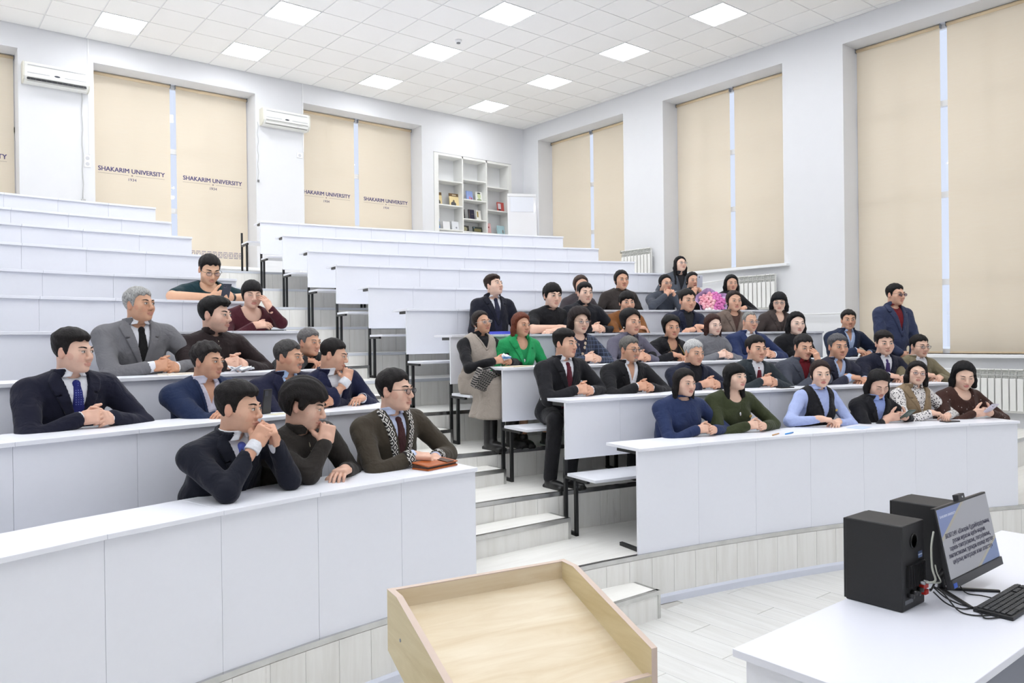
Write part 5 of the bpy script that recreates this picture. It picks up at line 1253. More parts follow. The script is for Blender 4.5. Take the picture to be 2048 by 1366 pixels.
P[2] = person(dict(label='person in a dark brown zipped jacket with a hand over the mouth', loc=(-9.154, -8.758, 0.815), rz=-2.785, head=(0.063, 0.252, 0.689), hs=1.1, look=(-27.8, -16, 0), seed=2, r={'w': (0.031, 0.369, 0.483), 'f': (-0.3, -0.05, 0.95), 'b': (0.45, 0.88, 0.1), 'curl': (1.1, 1.0, 0.5), 'thumb': 0.6, 'e': (0.131, 0.349, 0.333)}, l={'w': (-0.099, 0.389, 0.323), 'f': (0.9, 0.4, 0), 'b': (0, 0, 1), 'curl': (0.4, 0.4, 0.3), 'hint': (-0.8, -0.3, -0.5)}, wear='zip', c1=(46, 42, 39), style='mop', skin=(226, 186, 164), wide=1.12, belly=1.1))
P[3] = person(dict(label='man in glasses and a brown coat with white woven trim, hands on a wallet', loc=(-8.483, -8.712, 0.815), rz=-2.976, head=(0.022, 0.158, 0.727), hs=1.081, look=(-20.2, 0, 0), seed=3, r={'w': (0.034, 0.336, 0.346), 'f': (-0.8, 0.58, -0.1), 'b': (0.1, 0.15, 1), 'curl': (0.45, 0.5, 0.3), 'hint': (0.9, -0.12, -0.42)}, l={'w': (-0.131, 0.346, 0.316), 'f': (0.8, 0.58, -0.05), 'b': (-0.1, 0.15, 1), 'curl': (0.4, 0.4, 0.3), 'hint': (-0.9, -0.12, -0.42)}, wear='coat', c1=(64, 57, 47), c2=(198, 208, 236), tie=(62, 32, 34), style='short', skin=(226, 186, 164), glasses=(40, 26, 34), wide=1.12, belly=1.12, face=1.08, vdepth=0.34, vwide=0.072, trim=True, lapel=False))
P[4] = person(dict(label='man in a navy suit and dotted blue tie sitting alone with clasped hands', loc=(-10.149, -8.156, 1.117), rz=-2.853, head=(0.013, 0.18, 0.691), hs=0.974, look=(-24.1, -2, 0), seed=4, r={'w': (0.048, 0.321, 0.347), 'f': (-0.66, 0.72, 0.12), 'b': (0.72, 0.52, 0.42), 'curl': (1.0, 0.75, 0.4), 'thumb': 0.3, 'hint': (0.9, -0.12, -0.42)}, l={'w': (-0.096, 0.331, 0.337), 'f': (0.66, 0.72, 0.12), 'b': (-0.72, 0.52, 0.42), 'curl': (1.0, 0.75, 0.4), 'thumb': 0.3, 'hint': (-0.9, -0.12, -0.42)}, wear='suit', c1=(19, 21, 40), tie=(36, 42, 112), ptie='tie', style='side', skin=(226, 186, 164), wide=1.1, face=1.06))
P[5] = person(dict(label='man with wavy dark hair in a blue cardigan over a pale shirt', loc=(-9.399, -8.023, 1.117), rz=-2.906, head=(0.019, 0.179, 0.618), hs=0.922, look=(-19.1, -3, 0), seed=5, r={'w': (-0.087, 0.365, 0.355), 'f': (-0.95, 0.25, -0.05), 'b': (0.0, 0.2, 1), 'curl': (0.5, 0.5, 0.3), 'hint': (0.9, -0.2, -0.35)}, l={'w': (0.023, 0.42, 0.325), 'f': (0.95, 0.2, -0.05), 'b': (0, 0.2, 1), 'curl': (0.4, 0.4, 0.3), 'hint': (-0.9, -0.2, -0.35)}, wear='suit', c1=(30, 44, 76), c2=(214, 212, 228), open=0.12, style='curly', hair=(46, 42, 42), skin=(210, 162, 134), lapel=False, cuffs=False, wide=1.05))
P[6] = person(dict(label='man with a grey moustache in a navy suit and light blue shirt', loc=(-8.856, -7.969, 1.117), rz=-2.935, head=(0.025, 0.178, 0.628), hs=0.915, look=(-25.3, -2, 0), seed=6, r={'w': (-0.025, 0.337, 0.347), 'f': (-0.66, 0.72, 0.12), 'b': (0.72, 0.52, 0.42), 'curl': (1.0, 0.75, 0.4), 'thumb': 0.3, 'hint': (0.9, -0.12, -0.42)}, l={'w': (-0.169, 0.347, 0.337), 'f': (0.66, 0.72, 0.12), 'b': (-0.72, 0.52, 0.42), 'curl': (1.0, 0.75, 0.4), 'thumb': 0.3, 'hint': (-0.9, -0.12, -0.42)}, wear='suit', c1=(25, 28, 54), c2=(176, 200, 236), open=0.13, style='short', hair=(74, 72, 72), skin=(210, 162, 134), moustache=(150, 146, 142), face=1.1, wide=1.1, belly=1.1))
P[7] = person(dict(label='young man in a navy suit leaning his face on one hand', loc=(-8.545, -7.954, 1.117), rz=-2.936, head=(0.038, 0.217, 0.637), hs=0.88, look=(-34.3, -12, 0), seed=7, r={'w': (0.008, 0.306, 0.463), 'f': (-0.3, -0.05, 0.95), 'b': (0.45, 0.88, 0.1), 'curl': (1.1, 1.0, 0.5), 'thumb': 0.6, 'e': (0.108, 0.286, 0.348)}, l={'w': (-0.109, 0.326, 0.338), 'f': (0.9, 0.4, 0), 'b': (0, 0, 1), 'curl': (0.4, 0.4, 0.3), 'hint': (-0.8, -0.3, -0.5)}, wear='suit', c1=(23, 29, 60), style='short', skin=(220, 174, 148)))
P[8] = person(dict(label='grey-haired man in a grey suit and black tie with folded hands', loc=(-9.597, -7.284, 1.352), rz=-2.965, head=(0.006, 0.16, 0.75), hs=0.973, look=(-21.7, 3, 0), seed=8, r={'w': (-0.009, 0.322, 0.343), 'f': (-0.66, 0.72, 0.12), 'b': (0.72, 0.52, 0.42), 'curl': (1.0, 0.75, 0.4), 'thumb': 0.3, 'hint': (0.9, -0.12, -0.42)}, l={'w': (-0.153, 0.332, 0.333), 'f': (0.66, 0.72, 0.12), 'b': (-0.72, 0.52, 0.42), 'curl': (1.0, 0.75, 0.4), 'thumb': 0.3, 'hint': (-0.9, -0.12, -0.42)}, wear='suit', c1=(116, 116, 120), tie=(20, 20, 22), style='short', hair=(176, 176, 174), skin=(208, 160, 130), wide=1.12, face=1.05, brow=(60, 52, 48)))
P[9] = person(dict(label='young man with stubble in a dark brown zip-neck sweater', loc=(-9.079, -7.225, 1.352), rz=-2.986, head=(0.011, 0.16, 0.69), hs=1.071, look=(-33.2, -3, 0), seed=9, r={'w': (0.027, 0.322, 0.343), 'f': (-0.66, 0.72, 0.12), 'b': (0.72, 0.52, 0.42), 'curl': (1.0, 0.75, 0.4), 'thumb': 0.3, 'hint': (0.9, -0.12, -0.42)}, l={'w': (-0.117, 0.332, 0.333), 'f': (0.66, 0.72, 0.12), 'b': (-0.72, 0.52, 0.42), 'curl': (1.0, 0.75, 0.4), 'thumb': 0.3, 'hint': (-0.9, -0.12, -0.42)}, wear='zip', c1=(40, 30, 31), style='quiff', hair=(18, 17, 18), skin=(226, 186, 164), beard=0.28, wide=1.06))
P[10] = person(dict(label='elderly grey-haired man in black, half hidden behind two men in navy suits', loc=(-8.409, -7.192, 1.352), rz=-3.058, head=(0.021, 0.299, 0.486), hs=0.88, look=(-16.0, -3, 0), seed=10, r={'w': (0.086, 0.326, 0.357), 'f': (-0.8, 0.58, -0.1), 'b': (0.1, 0.15, 1), 'curl': (0.45, 0.5, 0.3), 'hint': (0.9, -0.12, -0.42)}, l={'w': (-0.079, 0.336, 0.327), 'f': (0.8, 0.58, -0.05), 'b': (-0.1, 0.15, 1), 'curl': (0.4, 0.4, 0.3), 'hint': (-0.9, -0.12, -0.42)}, wear='zip', c1=(26, 26, 30), style='short', hair=(120, 118, 118), skin=(210, 162, 134)))
P[11] = person(dict(label='woman in a maroon sweater rubbing her eye with one hand', loc=(-8.516, -6.435, 1.636), rz=-3.118, head=(0.0, 0.18, 0.606), hs=0.964, look=(9.7, -10, 0), seed=11, r={'w': (0.056, 0.38, 0.346), 'f': (-0.92, 0.38, 0.05), 'b': (0.15, 0.7, 0.7), 'curl': (0.35, 0.3, 0.2), 'thumb': 0.1, 'hint': (0.8, -0.3, -0.5)}, l={'w': (-0.093, 0.321, 0.484), 'f': (0.42, -0.2, 0.88), 'b': (-0.4, 0.9, 0.1), 'curl': (0.25, 0.35, 0.3), 'thumb': 0.3, 'e': (-0.213, 0.271, 0.366)}, fem=True, wear='sweater', c1=(72, 26, 36), scoop=0.085, style='bun', bangs=1, hair=(20, 17, 19), skin=(226, 186, 164), eyes=0.35, wide=1.12, belly=1.1, face=1.06))
P[12] = person(dict(label='man in glasses and a dark green T-shirt looking down at his phone', loc=(-8.642, -5.679, 1.905), rz=-3.108, head=(0.0, 0.24, 0.591), hs=1.089, look=(1.5, -24, 0), seed=12, phone=(-0.07, 0.4, 0.4), r={'w': (0.015, 0.325, 0.341), 'f': (-0.8, 0.58, 0.15), 'b': (0.55, 0.75, -0.15), 'curl': (1.0, 0.9, 0.5), 'thumb': 0.2, 'hint': (0.9, -0.12, -0.42), 'e': (0.33, 0.26, 0.345)}, l={'w': (-0.155, 0.335, 0.341), 'f': (0.8, 0.58, 0.15), 'b': (-0.55, 0.75, -0.15), 'curl': (1.0, 0.9, 0.5), 'thumb': 0.2, 'hint': (-0.9, -0.12, -0.42), 'e': (-0.33, 0.26, 0.345)}, wear='tee', c1=(22, 52, 60), sleeve='short', style='short', skin=(230, 186, 154), glasses=(46, 44, 46), eyes=0.5, wide=1.12, belly=1.1, scoop=0.04, beard=0.18))
P[13] = person(dict(label='woman with shoulder-length black hair in a dark blue blouse, hands folded', loc=(-6.028, -8.984, 0.815), rz=2.914, head=(-0.0, 0.18, 0.67), hs=0.882, look=(2.6, -2, 0), seed=13, far=True, r={'w': (-0.009, 0.318, 0.324), 'f': (-0.66, 0.72, 0.12), 'b': (0.72, 0.52, 0.42), 'curl': (1.0, 0.75, 0.4), 'thumb': 0.3, 'hint': (0.9, -0.12, -0.42)}, l={'w': (-0.153, 0.328, 0.314), 'f': (0.66, 0.72, 0.12), 'b': (-0.72, 0.52, 0.42), 'curl': (1.0, 0.75, 0.4), 'thumb': 0.3, 'hint': (-0.9, -0.12, -0.42)}, fem=True, wear='blouse', c1=(40, 53, 90), style='lob', skin=(226, 186, 164), wide=1.16, belly=1.12))
P[14] = person(dict(label='woman with long black hair in an olive green blouse with red nails', loc=(-5.537, -9.106, 0.815), rz=2.88, head=(-0.0, 0.18, 0.698), hs=0.897, look=(-1.9, 4, 0), seed=14, far=True, r={'w': (-0.005, 0.318, 0.324), 'f': (-0.66, 0.72, 0.12), 'b': (0.72, 0.52, 0.42), 'curl': (1.0, 0.75, 0.4), 'thumb': 0.3, 'hint': (0.9, -0.12, -0.42)}, l={'w': (-0.149, 0.328, 0.314), 'f': (0.66, 0.72, 0.12), 'b': (-0.72, 0.52, 0.42), 'curl': (1.0, 0.75, 0.4), 'thumb': 0.3, 'hint': (-0.9, -0.12, -0.42)}, fem=True, wear='blouse', c1=(56, 62, 38), style='long', bangs=1, hair=(14, 14, 16), skin=(233, 196, 174), wide=1.12, belly=1.08, scoop=0.07, lips=(196, 104, 108)))
P[15] = person(dict(label='woman in a black waistcoat over a pale blue shirt', loc=(-4.646, -9.375, 0.815), rz=2.818, head=(-0.0, 0.14, 0.696), hs=0.97, look=(26.2, -2, 0), seed=15, far=True, r={'w': (0.164, 0.325, 0.338), 'f': (-0.8, 0.58, -0.1), 'b': (0.1, 0.15, 1), 'curl': (0.45, 0.5, 0.3), 'hint': (0.9, -0.12, -0.42)}, l={'w': (-0.001, 0.335, 0.308), 'f': (0.8, 0.58, -0.05), 'b': (-0.1, 0.15, 1), 'curl': (0.4, 0.4, 0.3), 'hint': (-0.9, -0.12, -0.42)}, fem=True, wear='vest', c1=(28, 28, 33), c2=(172, 186, 230), style='bun', hair=(48, 34, 32), skin=(233, 196, 174), lapel=False, vdepth=0.3, vwide=0.085, lips=(190, 84, 90)))
P[16] = person(dict(label='woman in a black blazer bent over a green phone', loc=(-4.14, -9.555, 0.815), rz=2.781, head=(-0.0, 0.24, 0.601), hs=0.964, look=(19.7, -28, 0), seed=16, far=True, phone=(-0.112, 0.4, 0.375), r={'w': (-0.027, 0.325, 0.316), 'f': (-0.8, 0.58, 0.15), 'b': (0.55, 0.75, -0.15), 'curl': (1.0, 0.9, 0.5), 'thumb': 0.2, 'hint': (0.9, -0.12, -0.42)}, l={'w': (-0.197, 0.335, 0.316), 'f': (0.8, 0.58, 0.15), 'b': (-0.55, 0.75, -0.15), 'curl': (1.0, 0.9, 0.5), 'thumb': 0.2, 'hint': (-0.9, -0.12, -0.42)}, fem=True, wear='blazer', c1=(26, 26, 31), c2=(150, 170, 226), style='long', hair=(22, 20, 22), skin=(226, 186, 164), eyes=0.4))
P[17] = person(dict(label='woman in red glasses with a tan waistcoat over a dotted white blouse', loc=(-3.671, -9.741, 0.815), rz=2.747, head=(0.0, 0.16, 0.673), hs=0.88, look=(32.1, 4, -8), seed=17, far=True, r={'w': (0.009, 0.325, 0.338), 'f': (-0.8, 0.58, -0.1), 'b': (0.1, 0.15, 1), 'curl': (0.45, 0.5, 0.3), 'hint': (0.9, -0.12, -0.42)}, l={'w': (-0.156, 0.335, 0.308), 'f': (0.8, 0.58, -0.05), 'b': (-0.1, 0.15, 1), 'curl': (0.4, 0.4, 0.3), 'hint': (-0.9, -0.12, -0.42)}, fem=True, wear='vest', c1=(142, 122, 96), c2=(226, 222, 220), p2='dots', style='bob', hair=(26, 22, 24), skin=(233, 196, 174), glasses=(120, 44, 52), vdepth=0.24, vwide=0.09))
P[18] = person(dict(label='woman in a dark brown embroidered dress looking at a pale phone', loc=(-3.209, -9.942, 0.815), rz=2.713, head=(0.0, 0.18, 0.642), hs=1.013, look=(28.8, -16, 0), seed=18, far=True, phone=(-0.045, 0.4, 0.375), r={'w': (0.04, 0.325, 0.316), 'f': (-0.8, 0.58, 0.15), 'b': (0.55, 0.75, -0.15), 'curl': (1.0, 0.9, 0.5), 'thumb': 0.2, 'hint': (0.9, -0.12, -0.42)}, l={'w': (-0.13, 0.335, 0.316), 'f': (0.8, 0.58, 0.15), 'b': (-0.55, 0.75, -0.15), 'curl': (1.0, 0.9, 0.5), 'thumb': 0.2, 'hint': (-0.9, -0.12, -0.42)}, fem=True, wear='dress', c1=(64, 40, 34), p1='stars', scoop=0.075, style='bob', hair=(16, 15, 18), skin=(233, 196, 174), eyes=0.45, wide=1.16, belly=1.12, bare=0.3, lips=(188, 80, 88)))
P[19] = person(dict(label='man in a black suit and dark red tie at the aisle end, legs in view', loc=(-6.473, -8.115, 1.117), rz=3.06, head=(0.017, 0.159, 0.68), hs=0.995, look=(-13.8, 0, 0), seed=19, far=True, r={'w': (0.041, 0.323, 0.308), 'f': (-0.66, 0.72, 0.12), 'b': (0.72, 0.52, 0.42), 'curl': (1.0, 0.75, 0.4), 'thumb': 0.3, 'hint': (0.9, -0.12, -0.42)}, l={'w': (-0.103, 0.333, 0.298), 'f': (0.66, 0.72, 0.12), 'b': (-0.72, 0.52, 0.42), 'curl': (1.0, 0.75, 0.4), 'thumb': 0.3, 'hint': (-0.9, -0.12, -0.42)}, wear='suit', c1=(28, 28, 33), tie=(88, 30, 44), style='side', skin=(220, 174, 148), wide=1.06, legs=((0.27, 0.34, 0.075), (0.29, 0.29, -0.38), (0.1, 0.38, 0.075), (0.15, 0.36, -0.38)), legs_c=(26, 26, 30)))
P[20] = person(dict(label='older man in glasses with a goatee, black suit and open white shirt', loc=(-5.829, -8.251, 1.117), rz=2.913, head=(0.0, 0.16, 0.622), hs=0.951, look=(-7.5, -2, 0), seed=20, far=True, r={'w': (0.046, 0.318, 0.308), 'f': (-0.66, 0.72, 0.12), 'b': (0.72, 0.52, 0.42), 'curl': (1.0, 0.75, 0.4), 'thumb': 0.3, 'hint': (0.9, -0.12, -0.42)}, l={'w': (-0.098, 0.328, 0.298), 'f': (0.66, 0.72, 0.12), 'b': (-0.72, 0.52, 0.42), 'curl': (1.0, 0.75, 0.4), 'thumb': 0.3, 'hint': (-0.9, -0.12, -0.42)}, wear='suit', c1=(27, 27, 31), open=0.14, style='short', hair=(112, 110, 106), skin=(210, 162, 134), glasses=(50, 46, 44), goatee=(150, 144, 138)))
P[21] = person(dict(label='white-haired man in a navy suit with a gold lapel badge', loc=(-5.159, -8.423, 1.117), rz=2.868, head=(0.0, 0.16, 0.58), hs=0.973, look=(0.6, -6, 0), seed=21, far=True, r={'w': (0.015, 0.318, 0.308), 'f': (-0.66, 0.72, 0.12), 'b': (0.72, 0.52, 0.42), 'curl': (1.0, 0.75, 0.4), 'thumb': 0.3, 'hint': (0.9, -0.12, -0.42)}, l={'w': (-0.129, 0.328, 0.298), 'f': (0.66, 0.72, 0.12), 'b': (-0.72, 0.52, 0.42), 'curl': (1.0, 0.75, 0.4), 'thumb': 0.3, 'hint': (-0.9, -0.12, -0.42)}, wear='suit', c1=(29, 34, 54), c2=(26, 26, 32), cuffs=False, style='short', hair=(206, 206, 206), skin=(220, 174, 148), brow=(120, 112, 106), badge=1))
P[22] = person(dict(label='man in a dark green-grey suit and wine red tie above a black phone', loc=(-4.487, -8.628, 1.117), rz=2.823, head=(0.0, 0.16, 0.605), hs=1.048, look=(6.3, -2, 0), seed=22, far=True, r={'w': (0.072, 0.318, 0.308), 'f': (-0.66, 0.72, 0.12), 'b': (0.72, 0.52, 0.42), 'curl': (1.0, 0.75, 0.4), 'thumb': 0.3, 'hint': (0.9, -0.12, -0.42)}, l={'w': (-0.072, 0.328, 0.298), 'f': (0.66, 0.72, 0.12), 'b': (-0.72, 0.52, 0.42), 'curl': (1.0, 0.75, 0.4), 'thumb': 0.3, 'hint': (-0.9, -0.12, -0.42)}, wear='suit', c1=(45, 53, 59), tie=(104, 30, 44), style='short', hair=(34, 30, 30), skin=(220, 174, 148), face=1.06, wide=1.06))
P[23] = person(dict(label='man in a grey suit and dark red sweater shielding his face with a hand', loc=(-3.995, -8.799, 1.117), rz=2.79, head=(-0.0, 0.2, 0.614), hs=1.008, look=(13.5, -10, 0), seed=23, far=True, r={'w': (0.02, 0.344, 0.304), 'f': (-0.9, 0.3, 0.1), 'b': (0.1, 0.2, 1), 'curl': (0.4, 0.4, 0.3), 'hint': (0.8, -0.3, -0.5)}, l={'w': (-0.051, 0.344, 0.468), 'f': (0.25, -0.1, 0.95), 'b': (-0.35, 0.93, 0.1), 'curl': (0.35, 0.4, 0.3), 'thumb': 0.4, 'e': (-0.151, 0.324, 0.314)}, wear='suit', c1=(76, 80, 92), c2=(112, 22, 34), cuffs=False, style='short', hair=(40, 38, 40), skin=(220, 174, 148), vdepth=0.2))
P[24] = person(dict(label='grey-haired man in a blue-grey suit and open light blue shirt', loc=(-3.582, -8.957, 1.117), rz=2.761, head=(-0.0, 0.16, 0.609), hs=1.052, look=(14.1, -2, 0), seed=24, far=True, r={'w': (0.005, 0.325, 0.322), 'f': (-0.8, 0.58, -0.1), 'b': (0.1, 0.15, 1), 'curl': (0.45, 0.5, 0.3), 'hint': (0.9, -0.12, -0.42)}, l={'w': (-0.16, 0.335, 0.292), 'f': (0.8, 0.58, -0.05), 'b': (-0.1, 0.15, 1), 'curl': (0.4, 0.4, 0.3), 'hint': (-0.9, -0.12, -0.42)}, wear='suit', c1=(45, 47, 63), c2=(186, 204, 238), open=0.11, style='short', hair=(98, 98, 102), skin=(210, 162, 134)))
P[25] = person(dict(label='man in a navy suit and purple tie next to a tan-suited man', loc=(-3.069, -9.173, 1.117), rz=2.726, head=(-0.0, 0.16, 0.634), hs=1.012, look=(20.9, -2, 0), seed=25, far=True, r={'w': (0.096, 0.325, 0.322), 'f': (-0.8, 0.58, -0.1), 'b': (0.1, 0.15, 1), 'curl': (0.45, 0.5, 0.3), 'hint': (0.9, -0.12, -0.42)}, l={'w': (-0.069, 0.335, 0.292), 'f': (0.8, 0.58, -0.05), 'b': (-0.1, 0.15, 1), 'curl': (0.4, 0.4, 0.3), 'hint': (-0.9, -0.12, -0.42)}, wear='suit', c1=(26, 29, 48), tie=(66, 52, 104), style='side', hair=(36, 32, 32), skin=(226, 186, 164), face=1.08, wide=1.1))
P[26] = person(dict(label='man in glasses and an olive tan suit at the far end of his row', loc=(-2.685, -9.349, 1.117), rz=2.699, head=(-0.0, 0.16, 0.6), hs=0.963, look=(5.4, -4, 0), seed=26, far=True, r={'w': (0.087, 0.325, 0.322), 'f': (-0.8, 0.58, -0.1), 'b': (0.1, 0.15, 1), 'curl': (0.45, 0.5, 0.3), 'hint': (0.9, -0.12, -0.42)}, l={'w': (-0.078, 0.335, 0.292), 'f': (0.8, 0.58, -0.05), 'b': (-0.1, 0.15, 1), 'curl': (0.4, 0.4, 0.3), 'hint': (-0.9, -0.12, -0.42)}, wear='suit', c1=(122, 113, 90), tie=(74, 34, 58), style='short', skin=(226, 186, 164), glasses=(70, 66, 64), beard=0.1))
P[27] = person(dict(label='woman in a grey pinafore dress over a black polo neck, holding a tissue', loc=(-6.703, -7.303, 1.352), rz=3.118, head=(0.014, 0.099, 0.643), hs=0.88, look=(-0.7, 4, 8), seed=27, far=True, r={'w': (0.034, 0.327, 0.303), 'f': (-0.66, 0.72, 0.12), 'b': (0.72, 0.52, 0.42), 'curl': (1.0, 0.75, 0.4), 'thumb': 0.3, 'hint': (0.9, -0.12, -0.42)}, l={'w': (-0.11, 0.337, 0.293), 'f': (0.66, 0.72, 0.12), 'b': (-0.72, 0.52, 0.42), 'curl': (1.0, 0.75, 0.4), 'thumb': 0.3, 'hint': (-0.9, -0.12, -0.42)}, fem=True, wear='vest', c1=(170, 160, 150), c2=(24, 24, 28), style='bun', hair=(44, 36, 34), skin=(210, 162, 134), glasses=(196, 190, 184), lapel=False, vdepth=0.12, vwide=0.07, skirt=True, boots=True, legs_c=(168, 158, 148)))
P[28] = person(dict(label='woman with short auburn hair in a bright green blazer', loc=(-6.316, -7.372, 1.352), rz=2.954, head=(-0.0, 0.14, 0.619), hs=0.893, look=(-7.1, -2, 0), seed=28, far=True, r={'w': (0.13, 0.27, 0.175), 'f': (-0.3, 0.95, -0.1), 'b': (0, 0, 1), 'hint': (0.8, -0.5, -0.4)}, l={'w': (-0.13, 0.27, 0.175), 'f': (0.3, 0.95, -0.1), 'b': (0, 0, 1), 'hint': (-0.8, -0.5, -0.4)}, fem=True, wear='blazer', c1=(36, 152, 90), c2=(34, 140, 84), scoop=0.09, style='bob', hair=(112, 58, 40), skin=(210, 162, 134), legs_c=(34, 140, 84), skirt=True))
P[29] = person(dict(label='woman with bushy dark hair, glasses, plaid jacket and floral scarf', loc=(-5.702, -7.501, 1.352), rz=2.915, head=(-0.0, 0.16, 0.647), hs=0.986, look=(5.1, -2, 0), seed=29, far=True, r={'w': (0.047, 0.318, 0.303), 'f': (-0.66, 0.72, 0.12), 'b': (0.72, 0.52, 0.42), 'curl': (1.0, 0.75, 0.4), 'thumb': 0.3, 'hint': (0.9, -0.12, -0.42)}, l={'w': (-0.097, 0.328, 0.293), 'f': (0.66, 0.72, 0.12), 'b': (-0.72, 0.52, 0.42), 'curl': (1.0, 0.75, 0.4), 'thumb': 0.3, 'hint': (-0.9, -0.12, -0.42)}, fem=True, wear='blazer', c1=(52, 58, 74), p1='plaid', c2=(44, 42, 58), p2='floral', scoop=0.04, style='puff', hair=(40, 30, 30), skin=(233, 196, 174), glasses=(150, 120, 110), lapel=False))
P[30] = person(dict(label='woman with short black hair in a grey-violet blazer', loc=(-5.135, -7.642, 1.352), rz=2.88, head=(0.0, 0.16, 0.64), hs=1.059, look=(-3.2, -2, 0), seed=30, far=True, r={'w': (0.06, 0.318, 0.303), 'f': (-0.66, 0.72, 0.12), 'b': (0.72, 0.52, 0.42), 'curl': (1.0, 0.75, 0.4), 'thumb': 0.3, 'hint': (0.9, -0.12, -0.42)}, l={'w': (-0.084, 0.328, 0.293), 'f': (0.66, 0.72, 0.12), 'b': (-0.72, 0.52, 0.42), 'curl': (1.0, 0.75, 0.4), 'thumb': 0.3, 'hint': (-0.9, -0.12, -0.42)}, fem=True, wear='blazer', c1=(104, 102, 118), c2=(88, 86, 98), style='pixie', hair=(18, 17, 20), skin=(220, 174, 148)))
P[31] = person(dict(label='woman with cropped black hair, black blazer and a long gold pendant', loc=(-4.673, -7.773, 1.352), rz=2.85, head=(0.0, 0.16, 0.586), hs=0.981, look=(14.0, -2, 0), seed=31, far=True, r={'w': (0.099, 0.325, 0.317), 'f': (-0.8, 0.58, -0.1), 'b': (0.1, 0.15, 1), 'curl': (0.45, 0.5, 0.3), 'hint': (0.9, -0.12, -0.42)}, l={'w': (-0.066, 0.335, 0.287), 'f': (0.8, 0.58, -0.05), 'b': (-0.1, 0.15, 1), 'curl': (0.4, 0.4, 0.3), 'hint': (-0.9, -0.12, -0.42)}, fem=True, wear='blazer', c1=(26, 26, 31), c2=(48, 36, 34), scoop=0.08, style='pixie', hair=(18, 17, 18), skin=(210, 162, 134), pendant=1))
P[32] = person(dict(label='smiling woman with brown shoulder-length hair in a plain grey top', loc=(-4.184, -7.928, 1.352), rz=2.819, head=(0.0, 0.16, 0.607), hs=0.898, look=(3.1, -4, 6), seed=32, far=True, r={'w': (0.058, 0.318, 0.303), 'f': (-0.66, 0.72, 0.12), 'b': (0.72, 0.52, 0.42), 'curl': (1.0, 0.75, 0.4), 'thumb': 0.3, 'hint': (0.9, -0.12, -0.42)}, l={'w': (-0.086, 0.328, 0.293), 'f': (0.66, 0.72, 0.12), 'b': (-0.72, 0.52, 0.42), 'curl': (1.0, 0.75, 0.4), 'thumb': 0.3, 'hint': (-0.9, -0.12, -0.42)}, fem=True, wear='blouse', c1=(120, 121, 127), style='lob', hair=(64, 38, 34), skin=(238, 206, 188), bare=0.45))
P[33] = person(dict(label='grey-haired man in glasses, blue suit and grey tie', loc=(-3.754, -8.079, 1.352), rz=2.791, head=(0.0, 0.16, 0.639), hs=0.893, look=(4.1, -2, 0), seed=33, far=True, r={'w': (-0.019, 0.318, 0.303), 'f': (-0.66, 0.72, 0.12), 'b': (0.72, 0.52, 0.42), 'curl': (1.0, 0.75, 0.4), 'thumb': 0.3, 'hint': (0.9, -0.12, -0.42)}, l={'w': (-0.163, 0.328, 0.293), 'f': (0.66, 0.72, 0.12), 'b': (-0.72, 0.52, 0.42), 'curl': (1.0, 0.75, 0.4), 'thumb': 0.3, 'hint': (-0.9, -0.12, -0.42)}, wear='suit', c1=(40, 53, 92), tie=(110, 108, 108), style='reced', hair=(150, 150, 148), skin=(220, 174, 148), glasses=(150, 148, 146)))
P[34] = person(dict(label='woman with very long black hair in a black dress with gold sprigs', loc=(-3.204, -8.292, 1.352), rz=2.755, head=(0.0, 0.16, 0.619), hs=1.002, look=(15.1, -4, 0), seed=34, far=True, r={'w': (0.13, 0.27, 0.175), 'f': (-0.3, 0.95, -0.1), 'b': (0, 0, 1), 'hint': (0.8, -0.5, -0.4)}, l={'w': (-0.13, 0.27, 0.175), 'f': (0.3, 0.95, -0.1), 'b': (0, 0, 1), 'hint': (-0.8, -0.5, -0.4)}, fem=True, wear='dress', c1=(25, 25, 29), style='vlong', hair=(17, 16, 19), skin=(238, 206, 188), sprig=1))
P[35] = person(dict(label='man in a navy jacket and pale blue open shirt beside the standing man', loc=(-2.589, -8.557, 1.352), rz=2.714, head=(0.0, 0.16, 0.653), hs=0.932, look=(26.1, -2, 0), seed=35, far=True, r={'w': (0.044, 0.325, 0.317), 'f': (-0.8, 0.58, -0.1), 'b': (0.1, 0.15, 1), 'curl': (0.45, 0.5, 0.3), 'hint': (0.9, -0.12, -0.42)}, l={'w': (-0.121, 0.335, 0.287), 'f': (0.8, 0.58, -0.05), 'b': (-0.1, 0.15, 1), 'curl': (0.4, 0.4, 0.3), 'hint': (-0.9, -0.12, -0.42)}, wear='suit', c1=(32, 43, 68), c2=(186, 206, 240), open=0.11, style='short', hair=(36, 33, 33), skin=(210, 162, 134)))
P[36] = person(dict(label='young man in a black suit sitting upright with chin raised', loc=(-6.019, -6.657, 1.636), rz=2.945, head=(0.0, 0.04, 0.756), hs=0.934, look=(-19.6, 14, 0), seed=36, far=True, r={'w': (0.13, 0.27, 0.175), 'f': (-0.3, 0.95, -0.1), 'b': (0, 0, 1), 'hint': (0.8, -0.5, -0.4)}, l={'w': (-0.13, 0.27, 0.175), 'f': (0.3, 0.95, -0.1), 'b': (0, 0, 1), 'hint': (-0.8, -0.5, -0.4)}, wear='suit', c1=(23, 25, 38), tie=(40, 42, 62), style='side', hair=(52, 38, 32), skin=(233, 196, 174), wide=0.94))
